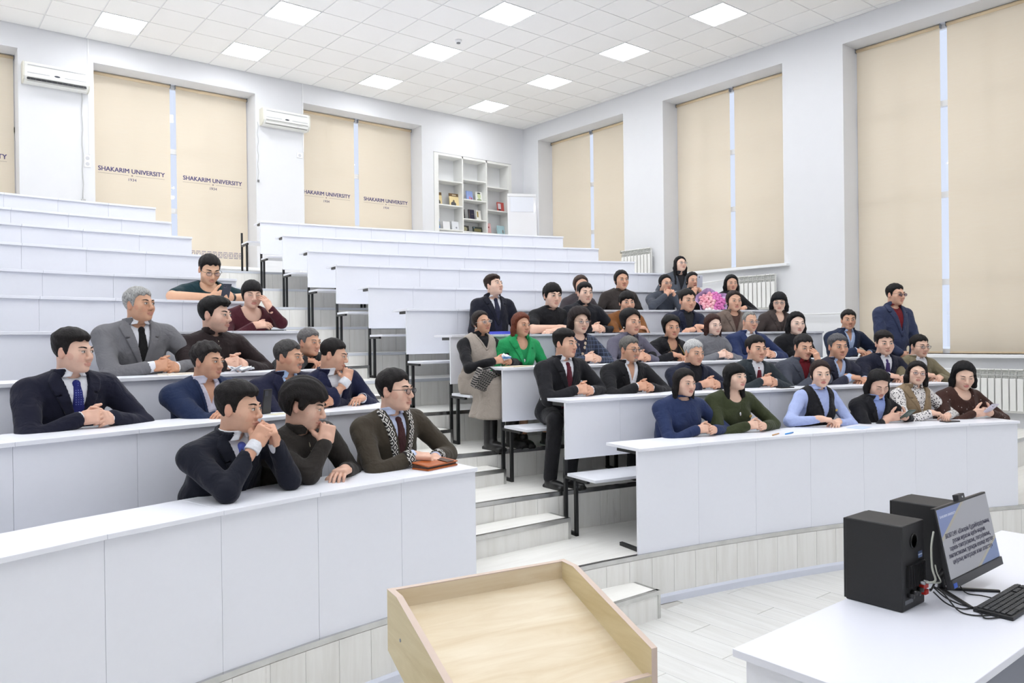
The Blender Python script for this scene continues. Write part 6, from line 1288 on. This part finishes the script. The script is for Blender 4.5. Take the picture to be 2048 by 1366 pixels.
P[37] = person(dict(label='young man in a black short-sleeved polo with crossed forearms', loc=(-5.42, -6.788, 1.636), rz=2.909, head=(-0.0, 0.18, 0.655), hs=1.1, look=(2.7, -6, 0), seed=37, far=True, r={'w': (-0.01, 0.36, 0.314), 'f': (-0.95, 0.25, -0.05), 'b': (0.0, 0.2, 1), 'curl': (0.5, 0.5, 0.3), 'hint': (0.9, -0.2, -0.35), 'e': (0.27, 0.25, 0.302)}, l={'w': (0.1, 0.415, 0.284), 'f': (0.95, 0.2, -0.05), 'b': (0, 0.2, 1), 'curl': (0.4, 0.4, 0.3), 'hint': (-0.9, -0.2, -0.35), 'e': (-0.27, 0.25, 0.302)}, wear='polo', c1=(24, 24, 28), sleeve='short', style='bowl', hair=(20, 18, 20), skin=(233, 196, 174), wide=0.96))
P[38] = person(dict(label='young man in a black jacket with folded hands beside the black polo', loc=(-5.023, -6.887, 1.636), rz=2.885, head=(0.0, 0.16, 0.687), hs=0.974, look=(7.7, -2, 0), seed=38, far=True, r={'w': (0.022, 0.318, 0.306), 'f': (-0.66, 0.72, 0.12), 'b': (0.72, 0.52, 0.42), 'curl': (1.0, 0.75, 0.4), 'thumb': 0.3, 'hint': (0.9, -0.12, -0.42)}, l={'w': (-0.122, 0.328, 0.296), 'f': (0.66, 0.72, 0.12), 'b': (-0.72, 0.52, 0.42), 'curl': (1.0, 0.75, 0.4), 'thumb': 0.3, 'hint': (-0.9, -0.12, -0.42)}, wear='zip', c1=(26, 28, 36), style='short', hair=(20, 18, 20), skin=(233, 196, 174), wide=0.96))
P[39] = person(dict(label='young man in an ochre brown sweater with arms folded on the desk', loc=(-4.538, -7.022, 1.636), rz=2.855, head=(-0.0, 0.2, 0.589), hs=1.016, look=(15.1, -4, 0), seed=39, far=True, r={'w': (-0.022, 0.36, 0.314), 'f': (-0.95, 0.25, -0.05), 'b': (0.0, 0.2, 1), 'curl': (0.5, 0.5, 0.3), 'hint': (0.9, -0.2, -0.35)}, l={'w': (0.088, 0.415, 0.284), 'f': (0.95, 0.2, -0.05), 'b': (0, 0.2, 1), 'curl': (0.4, 0.4, 0.3), 'hint': (-0.9, -0.2, -0.35)}, wear='sweater', c1=(124, 78, 38), style='bowl', hair=(24, 21, 22), skin=(220, 174, 148), wide=0.98))
P[40] = person(dict(label='man in a navy blazer and dark T-shirt in front of the bouquet', loc=(-3.776, -7.266, 1.636), rz=2.809, head=(-0.0, 0.18, 0.614), hs=1.076, look=(6.7, -2, 0), seed=40, far=True, r={'w': (-0.036, 0.36, 0.314), 'f': (-0.95, 0.25, -0.05), 'b': (0.0, 0.2, 1), 'curl': (0.5, 0.5, 0.3), 'hint': (0.9, -0.2, -0.35)}, l={'w': (0.074, 0.415, 0.284), 'f': (0.95, 0.2, -0.05), 'b': (0, 0.2, 1), 'curl': (0.4, 0.4, 0.3), 'hint': (-0.9, -0.2, -0.35)}, wear='suit', c1=(32, 37, 58), c2=(42, 44, 48), cuffs=False, style='short', skin=(220, 174, 148), wide=1.05))
P[41] = person(dict(label='woman with pinned-up hair in a taupe blazer and brown top', loc=(-3.178, -7.485, 1.636), rz=2.771, head=(-0.0, 0.16, 0.612), hs=1.007, look=(11.8, -2, 0), seed=41, far=True, r={'w': (0.13, 0.27, 0.175), 'f': (-0.3, 0.95, -0.1), 'b': (0, 0, 1), 'hint': (0.8, -0.5, -0.4)}, l={'w': (-0.13, 0.27, 0.175), 'f': (0.3, 0.95, -0.1), 'b': (0, 0, 1), 'hint': (-0.8, -0.5, -0.4)}, fem=True, wear='blazer', c1=(116, 101, 92), c2=(84, 62, 56), scoop=0.03, style='bun', hair=(48, 36, 33), skin=(220, 174, 148)))
P[42] = person(dict(label='woman with a black bob, glasses and a dark brown jacket', loc=(-2.609, -7.718, 1.636), rz=2.735, head=(0.0, 0.16, 0.599), hs=0.954, look=(32.8, -6, 0), seed=42, far=True, r={'w': (0.13, 0.27, 0.175), 'f': (-0.3, 0.95, -0.1), 'b': (0, 0, 1), 'hint': (0.8, -0.5, -0.4)}, l={'w': (-0.13, 0.27, 0.175), 'f': (0.3, 0.95, -0.1), 'b': (0, 0, 1), 'hint': (-0.8, -0.5, -0.4)}, fem=True, wear='blazer', c1=(66, 57, 55), c2=(60, 52, 50), scoop=0.09, style='bob', bangs=1, hair=(18, 19, 24), skin=(233, 196, 174), glasses=(120, 100, 96), eyes=0.6))
P[43] = person(dict(label='woman in a dark jacket hidden behind a young man in black', loc=(-4.452, -6.256, 1.905), rz=2.863, head=(0.0, 0.14, 0.557), hs=1.027, look=(6.2, -2, 0), seed=43, far=True, r={'w': (0.13, 0.27, 0.175), 'f': (-0.3, 0.95, -0.1), 'b': (0, 0, 1), 'hint': (0.8, -0.5, -0.4)}, l={'w': (-0.13, 0.27, 0.175), 'f': (0.3, 0.95, -0.1), 'b': (0, 0, 1), 'hint': (-0.8, -0.5, -0.4)}, fem=True, wear='sweater', c1=(62, 56, 60), style='tail', hair=(66, 50, 44), skin=(220, 174, 148)))
P[44] = person(dict(label='woman with a low bun in a plain dark brown high-neck top', loc=(-3.932, -6.414, 1.905), rz=2.832, head=(0.0, 0.16, 0.63), hs=0.998, look=(7.4, -2, 0), seed=44, far=True, r={'w': (0.13, 0.27, 0.175), 'f': (-0.3, 0.95, -0.1), 'b': (0, 0, 1), 'hint': (0.8, -0.5, -0.4)}, l={'w': (-0.13, 0.27, 0.175), 'f': (0.3, 0.95, -0.1), 'b': (0, 0, 1), 'hint': (-0.8, -0.5, -0.4)}, fem=True, wear='blouse', c1=(54, 48, 46), style='bun', hair=(22, 19, 20), skin=(210, 162, 134), wide=1.12, belly=1.08))
P[45] = person(dict(label='woman in glasses and a dark grey cardigan with hands joined at her chin', loc=(-3.371, -6.603, 1.905), rz=2.799, head=(-0.0, 0.2, 0.596), hs=0.889, look=(2.7, -2, 0), seed=45, far=True, r={'w': (0.061, 0.305, 0.441), 'f': (-0.42, 0.3, 0.85), 'b': (0.8, 0.4, -0.1), 'curl': (1.05, 0.85, 0.4), 'thumb': 0.2, 'e': (0.253, 0.32, 0.307)}, l={'w': (-0.049, 0.325, 0.433), 'f': (0.42, 0.3, 0.85), 'b': (-0.8, 0.4, -0.1), 'curl': (1.05, 0.85, 0.4), 'thumb': 0.2, 'e': (-0.117, 0.35, 0.307)}, fem=True, wear='blouse', c1=(70, 75, 86), style='tail', hair=(18, 17, 20), skin=(220, 174, 148), glasses=(120, 110, 106)))
P[46] = person(dict(label='woman holding a phone up in front of her face', loc=(-2.986, -6.745, 1.905), rz=2.776, head=(-0.0, 0.16, 0.638), hs=0.88, look=(9.3, -2, 0), seed=46, far=True, phone=(0.028, 0.354, 0.602), phone_up=1, r={'w': (0.078, 0.314, 0.457), 'f': (-0.2, 0.25, 0.95), 'b': (0.8, 0.5, 0), 'curl': (0.7, 0.6, 0.4), 'hint': (0.5, -0.3, -0.8)}, l={'w': (-0.022, 0.314, 0.447), 'f': (0.2, 0.25, 0.95), 'b': (-0.8, 0.5, 0), 'curl': (0.7, 0.6, 0.4), 'hint': (-0.5, -0.3, -0.8)}, fem=True, wear='blouse', c1=(58, 58, 64), style='bun', hair=(24, 21, 22), skin=(220, 174, 148)))
P[47] = person(dict(label='woman with long black hair in black, behind the taupe blazer', loc=(-2.463, -6.955, 1.905), rz=2.745, head=(-0.0, 0.16, 0.606), hs=0.894, look=(16.2, -2, 0), seed=47, far=True, r={'w': (0.088, 0.325, 0.32), 'f': (-0.8, 0.58, -0.1), 'b': (0.1, 0.15, 1), 'curl': (0.45, 0.5, 0.3), 'hint': (0.9, -0.12, -0.42)}, l={'w': (-0.077, 0.335, 0.29), 'f': (0.8, 0.58, -0.05), 'b': (-0.1, 0.15, 1), 'curl': (0.4, 0.4, 0.3), 'hint': (-0.9, -0.12, -0.42)}, fem=True, wear='blouse', c1=(26, 26, 30), style='long', hair=(16, 16, 18), skin=(220, 174, 148)))
P[48] = person(dict(label='woman with very long black hair and glasses in the row above the bouquet', loc=(-2.497, -6.121, 2.169), rz=2.764, head=(-0.0, 0.24, 0.646), hs=0.88, look=(1.7, 8, 0), seed=48, far=True, r={'w': (0.13, 0.27, 0.175), 'f': (-0.3, 0.95, -0.1), 'b': (0, 0, 1), 'hint': (0.8, -0.5, -0.4)}, l={'w': (-0.13, 0.27, 0.175), 'f': (0.3, 0.95, -0.1), 'b': (0, 0, 1), 'hint': (-0.8, -0.5, -0.4)}, fem=True, wear='blazer', c1=(78, 83, 92), c2=(32, 32, 36), style='vlong', hair=(18, 17, 19), skin=(233, 196, 174), glasses=(150, 130, 124), lapel=False))
P[49] = person(dict(label='standing man in tinted glasses, navy blazer and dark red sweater by the tall window', loc=(-2.456, -9.094, 0.657), rz=2.702, head=(-0.027, 0.01, 1.61), hs=0.979, look=(-5.8, -2, 0), seed=49, far=True, stand=True, pelvis=0.92, r={'w': (0.055, 0.18, 0.98), 'f': (-0.75, 0.25, -0.6), 'b': (0.1, 1, 0.1), 'curl': (0.5, 0.5, 0.3), 'hint': (0.8, -0.3, -0.4)}, l={'w': (-0.09, 0.19, 0.95), 'f': (0.75, 0.2, -0.62), 'b': (-0.1, 1, 0.1), 'curl': (0.5, 0.5, 0.3), 'hint': (-0.8, -0.3, -0.4)}, wear='suit', c1=(50, 58, 86), c2=(112, 18, 28), cuffs=False, style='short', hair=(18, 17, 19), skin=(220, 174, 148), glasses=(40, 34, 38), lens='tint', vdepth=0.34, wide=0.9))
# ------------------------------------------------------------ what people wear and hold, and what lies on the desks
def world(i, v):
    o = P[i]['root']; c, s = math.cos(o.rotation_euler.z), math.sin(o.rotation_euler.z)
    return Vector((o.location.x+c*v[0]-s*v[1], o.location.y+s*v[0]+c*v[1], o.location.z+v[2]))
def phone(i, pos, label, col, tilt, up=False, cams=True):
    o = P[i]['root']
    t = thing('phone', label, 'phone', world(i, pos), rot=(tilt, 0, o.rotation_euler.z), group=None)
    place('case', MB().box((0, 0, 0), (0.037, 0.0045, 0.074)).mesh('case', plain('phone_%d_%d_%d' % col, col, 0.35), bevel=0.004), t)
    place('screen', MB().box((0, -0.0048, 0), (0.034, 0.0006, 0.070)).mesh('screen', emit('phone_screen', (190, 200, 220), 0.35)), t)
    if cams:
        b = place('camera_bump', MB().box((0.016, 0.0052, 0.050), (0.015, 0.001, 0.015)).mesh('camera_bump', plain('bump_%d_%d_%d' % col, tuple(min(255, c+22) for c in col), 0.3)), t)
        m = MB()
        for dx, dz in ((-0.006, 0.006), (0.006, 0.0), (-0.006, -0.006)): m.cyl((0.016+dx, 0.006, 0.050+dz), (0.016+dx, 0.0075, 0.050+dz), 0.0045, 10)
        place('lens', m.mesh('lens', plain('phone_lens', (20, 20, 24), 0.15)), b)
    return t
def hold(i, off): w = (V3(*P[i]['W']['r'][2])+V3(*P[i]['W']['l'][2]))/2; return tuple(w+V3(*off))
phone(12, hold(12, (-0.01, 0.085, 0.05)), 'dark blue phone held up by the man in the green T-shirt', (30, 36, 56), -0.55)
phone(16, hold(16, (-0.02, 0.085, 0.03)), 'green-cased phone in the hands of the woman in the black blazer', (52, 74, 62), -0.95)
phone(18, hold(18, (0.0, 0.085, 0.045)), 'pale lilac phone held by the woman in the brown dress', (206, 200, 214), -0.9)
phone(46, hold(46, (0.0, 0.06, 0.16)), 'silver phone held up to take a picture in the row above', (190, 194, 206), -0.05)
def desk_at(blk, k, x, back=0.2):
    C = RC if blk == 'R' else LC; r = C[2]+PITCHR*(k-1)+back; return Vector((x, C[1]+math.sqrt(r*r-(x-C[0])**2), (ZR if blk == 'R' else ZL)[k]))
def lying_phone(blk, k, x, back, rz, label, col):
    p = desk_at(blk, k, x, back)
    t = thing('phone', label, 'phone', (p.x, p.y, p.z+0.005), rz=rz)
    place('case', MB().box((0, 0, 0), (0.037, 0.075, 0.0045)).mesh('case', plain('phone_%d_%d_%d' % col, col, 0.3), bevel=0.003), t)
    place('screen', MB().box((0, 0, 0.0048), (0.034, 0.071, 0.0005)).mesh('screen', plain('phone_glass', (16, 17, 20), 0.08)), t)
lying_phone('L', 4, -8.44, 0.10, 0.9, 'black phone lying beside the woman in the maroon sweater', (22, 22, 25))
lying_phone('R', 1, -3.80, 0.14, 1.2, 'black phone on the front desk before the woman in the tan waistcoat', (30, 24, 26))
lying_phone('R', 2, -4.60, 0.10, 1.3, 'black phone under the hands of the man in the green-grey suit', (20, 21, 24))
p = desk_at('L', 2, -9.10, 0.17)
t = thing('phone', 'black phone propped upright beside the man with the grey moustache', 'phone', (p.x, p.y, p.z+0.076), rot=(0.10, 0, 0.5))
place('case', MB().box((0, 0, 0), (0.037, 0.0045, 0.075)).mesh('case', plain('phone_22_22_25', (22, 22, 25), 0.3), bevel=0.004), t)
place('camera_bump', MB().box((-0.016, -0.0052, 0.05), (0.015, 0.001, 0.016)).mesh('camera_bump', plain('bump_44_44_47', (52, 54, 60), 0.3)), t)
# leather wallet with a pen
p = desk_at('L', 1, -8.37, 0.17)
w = thing('wallet', 'orange brown leather wallet with a blue pen on the front desk', 'wallet', (p.x, p.y, p.z), rz=0.25)
M_lea = plain('tan_leather', (176, 92, 40), 0.4, noise=0.15, scale=30, bump=0.15); M_led = plain('dark_leather', (74, 42, 26), 0.45)
place('back_cover', MB().box((0, 0, 0.005), (0.13, 0.065, 0.005)).mesh('back_cover', M_lea, bevel=0.004), w)
place('front_cover', MB().extr([(-0.13, -0.065, 0.022), (-0.13, 0.065, 0.034), (-0.13, 0.065, 0.042), (-0.13, -0.065, 0.030)], (0.26, 0, 0)).mesh('front_cover', M_lea, bevel=0.003), w)
place('lining', MB().box((0.0, 0.005, 0.018), (0.126, 0.058, 0.009)).mesh('lining', M_led), w)
place('flap', MB().box((0.06, -0.02, 0.037), (0.03, 0.05, 0.003), Matrix.Rotation(0.09, 3, 'X')).mesh('flap', M_led, bevel=0.002), w)
place('pen', MB().cyl((0.128, -0.045, 0.016), (0.128, 0.03, 0.020), 0.005, 10).mesh('pen', plain('pen_blue', (60, 140, 220), 0.35), True), w)
# papers, notebooks, folder, tissue, pens
def paper(blk, k, x, back, w_, d_, rz, name, label, cat, col, th=0.002):
    p = desk_at(blk, k, x, back); t = thing(name, label, cat, (p.x, p.y, p.z), rz=rz)
    place('cover' if th > 0.004 else 'sheet', MB().box((0, 0, th/2), (w_/2, d_/2, th/2)).mesh(name, plain('sheet_%d_%d_%d' % col, col, 0.6)), t)
    if th > 0.004: place('pages', MB().box((0.002, 0, th/2), (w_/2, d_/2-0.003, th/2-0.0012)).mesh('pages', plain('paper', (236, 232, 222), 0.8)), t)
    return t
paper('L', 3, -9.40, 0.16, 0.22, 0.15, 0.2, 'notebook', 'cream notebook under the hands of the man in the grey suit', 'notebook', (238, 228, 212), 0.008)
paper('L', 2, -9.05, 0.12, 0.12, 0.08, 0.4, 'paper', 'small cream paper on the desk beside the moustached man', 'paper', (238, 234, 206))
paper('R', 1, -4.72, 0.12, 0.20, 0.13, 0.1, 'paper', 'white sheet with blue print before the woman in the waistcoat', 'paper', (200, 216, 240))
paper('R', 3, -6.62, 0.14, 0.24, 0.15, 0.15, 'notebook', 'beige notebook under the hands of the woman in the grey pinafore', 'notebook', (214, 202, 178), 0.008)
paper('R', 4, -6.12, 0.22, 0.30, 0.20, 0.05, 'folder', 'bright blue folder before the young man in the black suit', 'folder', (72, 84, 200), 0.03)
paper('R', 4, -4.93, 0.14, 0.30, 0.18, 0.1, 'notebook', 'dark notebook before the young man in the black jacket', 'notebook', (38, 40, 52), 0.01)
paper('R', 5, -4.44, 0.10, 0.14, 0.10, 0.3, 'paper', 'small white paper beside the woman with the low bun', 'paper', (226, 232, 240))
def pen(blk, k, x, back, rz, label, col, ln=0.07):
    p = desk_at(blk, k, x, back); t = thing('pen', label, 'pen', (p.x, p.y, p.z+0.005), rz=rz)
    place('barrel', MB().cyl((-ln, 0, 0), (ln*0.8, 0, 0), 0.005, 8).mesh('barrel', plain('pen_%d_%d_%d' % col, col, 0.4), True), t); place('tip', MB().tube([(ln*0.8, 0, 0), (ln, 0, 0)], [0.005, 0.001], 8).mesh('tip', M_grey), t)
pen('R', 1, -5.47, 0.06, 0.1, 'bright blue pen on the front desk by the woman in olive green', (50, 150, 226)); pen('R', 1, -5.60, 0.06, 0.2, 'wooden pencil on the front desk by the woman in olive green', (206, 160, 104))
m = MB(); random.seed(3)
for q in range(9): m.box((random.uniform(-.05, .05), random.uniform(-.03, .03), 0.02+random.uniform(-.004, .012)), (0.035, 0.025, 0.004), Matrix.Rotation(random.uniform(-.7, .7), 3, 'X') @ Matrix.Rotation(random.uniform(-.7, .7), 3, 'Y'))
p = desk_at('L', 3, -9.02, 0.06); t = thing('tissue', 'crumpled white tissue under the hands of the man with stubble', 'tissue', (p.x, p.y, p.z), me=m.mesh('tissue', plain('tissue_white', (236, 238, 242), 0.9), bevel=0.003)); t['kind'] = 'stuff'; del t['kind']
o = world(27, hold(27, (0, 0.06, 0.035)))
m = MB(); 
for q in range(7): m.box((0.02*math.cos(q*2.1), 0.02*math.sin(q*1.3), 0.012*math.sin(q*1.9)), (0.024, 0.018, 0.006), Matrix.Rotation(q*0.9, 3, 'X') @ Matrix.Rotation(q*0.7, 3, 'Z'))
thing('tissue', 'pale blue and white tissue held by the woman in the grey pinafore', 'tissue', o, me=m.mesh('tissue', cover_mat('tissue_blue', (222, 230, 244), [(0.3, (110, 170, 226)), (0.55, (226, 232, 244))]), bevel=0.003))
# ---- bouquet on the fifth desk row
p = desk_at('R', 5, -3.06, 0.16)
bq = thing('bouquet', 'bouquet of pink flowers wrapped in lilac paper on the desk', 'bouquet', (p.x, p.y, p.z+0.075), rot=(1.02, 0.0, -0.70))
# local z = towards the blossoms
vs = []; fs = []; nn = 28
for j, (zz, rr) in enumerate(((-0.20, 0.03), (-0.10, 0.085), (0.0, 0.16), (0.07, 0.215))):
    for i in range(nn):
        a = 2*math.pi*i/nn; k_ = 1+0.09*math.sin(5*a)*(j == 3)+0.05*math.sin(3*a+1)*(j >= 2); vs.append((rr*k_*math.cos(a)*1.12, rr*k_*math.sin(a), zz+0.03*math.sin(4*a)*(j == 3)))
for j in range(3):
    for i in range(nn): fs.append((j*nn+i, j*nn+(i+1) % nn, (j+1)*nn+(i+1) % nn, (j+1)*nn+i))
me = bpy.data.meshes.new('wrapping_paper'); me.from_pydata(vs, [], fs); me.materials.append(plain('lilac_paper', (198, 170, 214), 0.6, noise=0.06, scale=12)); me.update()
bq.scale = (0.86, 0.86, 0.86)
w_ = place('wrapping_paper', me, bq); sd_ = w_.modifiers.new('thickness', 'SOLIDIFY'); sd_.thickness = 0.003
place('wrapping_corner', MB().extr([(0.17, -0.05, 0.02), (0.34, 0.0, 0.10), (0.30, 0.12, 0.11), (0.15, 0.10, 0.03)], (0.002, 0.004, 0.003)).mesh('wrapping_corner', plain('lilac_pale', (216, 200, 226), 0.6)), bq)
def flower_mesh(col, seed):
    rg = random.Random(seed); m = MB()
    for q in range(26):
        a = rg.uniform(0, 6.283); e = rg.uniform(0.0, 1.5); d = Vector((math.cos(a)*math.cos(e), math.sin(a)*math.cos(e), math.sin(e)))
        m.sph(d*0.026, (0.016, 0.011, 0.005), 6, 4, d.to_track_quat('Z', 'Y').to_matrix() @ Matrix.Rotation(rg.uniform(0, 3), 3, 'Z'))
    m.sph((0, 0, 0), (0.026, 0.026, 0.018), 8, 6)
    return m.mesh('flower', plain('petal_%d_%d_%d' % col, col, 0.7))
FM = [flower_mesh(c, i) for i, c in enumerate(((246, 172, 188), (222, 128, 190), (248, 192, 200), (242, 232, 230), (214, 116, 180)))]
rg = random.Random(5)
for q in range(46):
    rr = 0.165*math.sqrt((q+0.5)/46); a = q*2.399; x_, y_ = rr*math.cos(a)*1.1, rr*math.sin(a)
    k_ = (1 if rg.random() < 0.7 else 4) if x_ > 0.02 else (0 if rg.random() < 0.6 else 2)
    if y_ < -0.12: k_ = 3
    place('flower', FM[k_], bq, (x_, y_, 0.045+0.03*(1-rr/0.17)), rot=(rg.uniform(-.4, .4), rg.uniform(-.4, .4), rg.uniform(0, 3)))
place('stem', MB().tube([(0, 0, -0.24), (0, 0, 0.03)], [0.018, 0.05], 10).mesh('stem', plain('stem_green', (76, 110, 60), 0.7)), bq)
# ---- handbag on the lap at the aisle end
hb = thing('handbag', 'black and white woven handbag on the lap of the woman in the grey pinafore', 'handbag', (-6.86, -7.70, 1.475), rot=(0.25, 0.32, P[27]['root'].rotation_euler.z+math.pi))
def weave_mat(name, a, b, sc):
    m, N, L, bs = nm(name); tc = N.new('ShaderNodeTexCoord'); br = N.new('ShaderNodeTexBrick'); br.inputs['Scale'].default_value = sc; br.inputs['Color1'].default_value = (*lin(a), 1); br.inputs['Color2'].default_value = (*lin(tuple(int(v*0.7) for v in a)), 1); br.inputs['Mortar'].default_value = (*lin(b), 1); br.inputs['Mortar Size'].default_value = 0.03
    mp = N.new('ShaderNodeMapping'); mp.inputs['Rotation'].default_value = (1.571, 0, 0.6); L.new(tc.outputs['Object'], mp.inputs[0]); L.new(mp.outputs[0], br.inputs['Vector']); L.new(br.outputs[0], bs.inputs['Base Color']); bs.inputs['Roughness'].default_value = 0.6; return m
M_bag = weave_mat('bag_weave', (34, 33, 34), (170, 164, 158), 16)
place('bag_body', MB().box((0, 0, 0), (0.160, 0.045, 0.090)).mesh('bag_body', M_bag, bevel=0.02, seg=3), hb)
place('bag_flap', MB().box((0, -0.047, 0.03), (0.150, 0.006, 0.055)).mesh('bag_flap', M_bag, bevel=0.004), hb)
place('strap', MB().tube([(-0.14, 0, 0.07), (-0.10, -0.06, 0.12), (0.0, -0.10, 0.10), (0.10, -0.06, 0.12), (0.14, 0, 0.07)], 0.008, 8).mesh('strap', plain('strap_black', (24, 24, 25), 0.5), True), hb)
# ---- badges, pendant, watches, ear-rings
def on_chest(i, u, d, lift=0.004):
    """point on the front of the garment: u to the right, d down from the neck base"""
    q = P[i]; best = None
    for ch in q['root'].children:
        if ch.name.split('.')[0] in ('jacket', 'blouse', 'vest', 'dress', 'sweater'):
            n = len(ch.data.vertices); a = np.empty(n*3, np.float32); ch.data.vertices.foreach_get('co', a); a = a.reshape(-1, 3)-q['N']
            U_ = a @ q['xr']; F_ = a @ q['fw']; D_ = -(a @ q['sd']); s_ = (np.abs(U_-u) < 0.018) & (np.abs(D_-d) < 0.018) & (F_ > 0)
            if s_.any(): best = max(best if best is not None else 0, float(F_[s_].max()))
    f_ = (best if best is not None else 0.13)+lift
    return q['N']+q['xr']*u+q['fw']*f_-q['sd']*d
M_gold = plain('gold', (206, 176, 96), 0.3, metal=0.6); M_silver = plain('silver', (206, 206, 208), 0.25, metal=0.8)
for i, u in ((21, -0.10), (14, -0.10), (15, -0.10)):
    c = on_chest(i, u, 0.16); R_ = Matrix([list(r) for r in np.stack([P[i]['xr'], P[i]['fw'], P[i]['sd']], 1)])
    place('badge', MB().sph(c, (0.013, 0.004, 0.013), 12, 6, R_).mesh('badge', M_gold, True), P[i]['root'])
for i, dmax, mt_ in ((31, 0.24, M_gold), (28, 0.16, M_silver), (14, 0.12, M_silver), (18, 0.15, M_gold)):
    pts = [on_chest(i, 0.055*(1-t), dmax*t+0.02, 0.006) for t in (0, 0.3, 0.6, 0.85, 1)]+[on_chest(i, -0.055*(1-t), dmax*t+0.02, 0.006) for t in (0.85, 0.6, 0.3, 0)]
    if i in (31,): place('necklace', MB().tube(pts, 0.0022, 5).mesh('necklace', mt_, True), P[i]['root'])
    place('pendant', MB().sph(pts[4], (0.010, 0.005, 0.016), 10, 6).mesh('pendant', mt_, True), P[i]['root'])
for i in (27, 28, 14, 18, 30, 17):
    for s_ in (-1, 1): place('ear_ring', MB().sph(P[i]['HP'](s_*0.080, 0.000, -0.048), 0.008, 10, 6).mesh('ear_ring', plain('pearl', (232, 226, 216), 0.2) if i != 18 else plain('ring_blue', (60, 90, 190), 0.3), True), P[i]['root'])
for i, h_ in ((4, 'l'), (12, 'l'), (38, 'l'), (6, 'l')):
    S_, e_, w_ = P[i]['W'][h_]; d = unit(w_-e_)
    place('wrist_watch', MB().tube([w_-d*0.022, w_-d*0.004], [0.040, 0.038], 16).mesh('wrist_watch', plain('watch_black', (24, 24, 27), 0.3), True), P[i]['root'])
# sprigs of gold embroidery on the black dress
m = MB(); rg = random.Random(9)
for q in range(26):
    u_ = rg.uniform(-0.10, 0.02); c = on_chest(34, u_, rg.uniform(0.02, 0.16), 0.003); m.sph(c, (0.008, 0.004, 0.005), 6, 4, Matrix.Rotation(rg.uniform(0, 3), 3, 'Y'))
e_ = place('embroidery', m.mesh('embroidery', plain('gold_thread', (190, 160, 104), 0.5)), P[34]['root']); e_['kind'] = 'stuff'
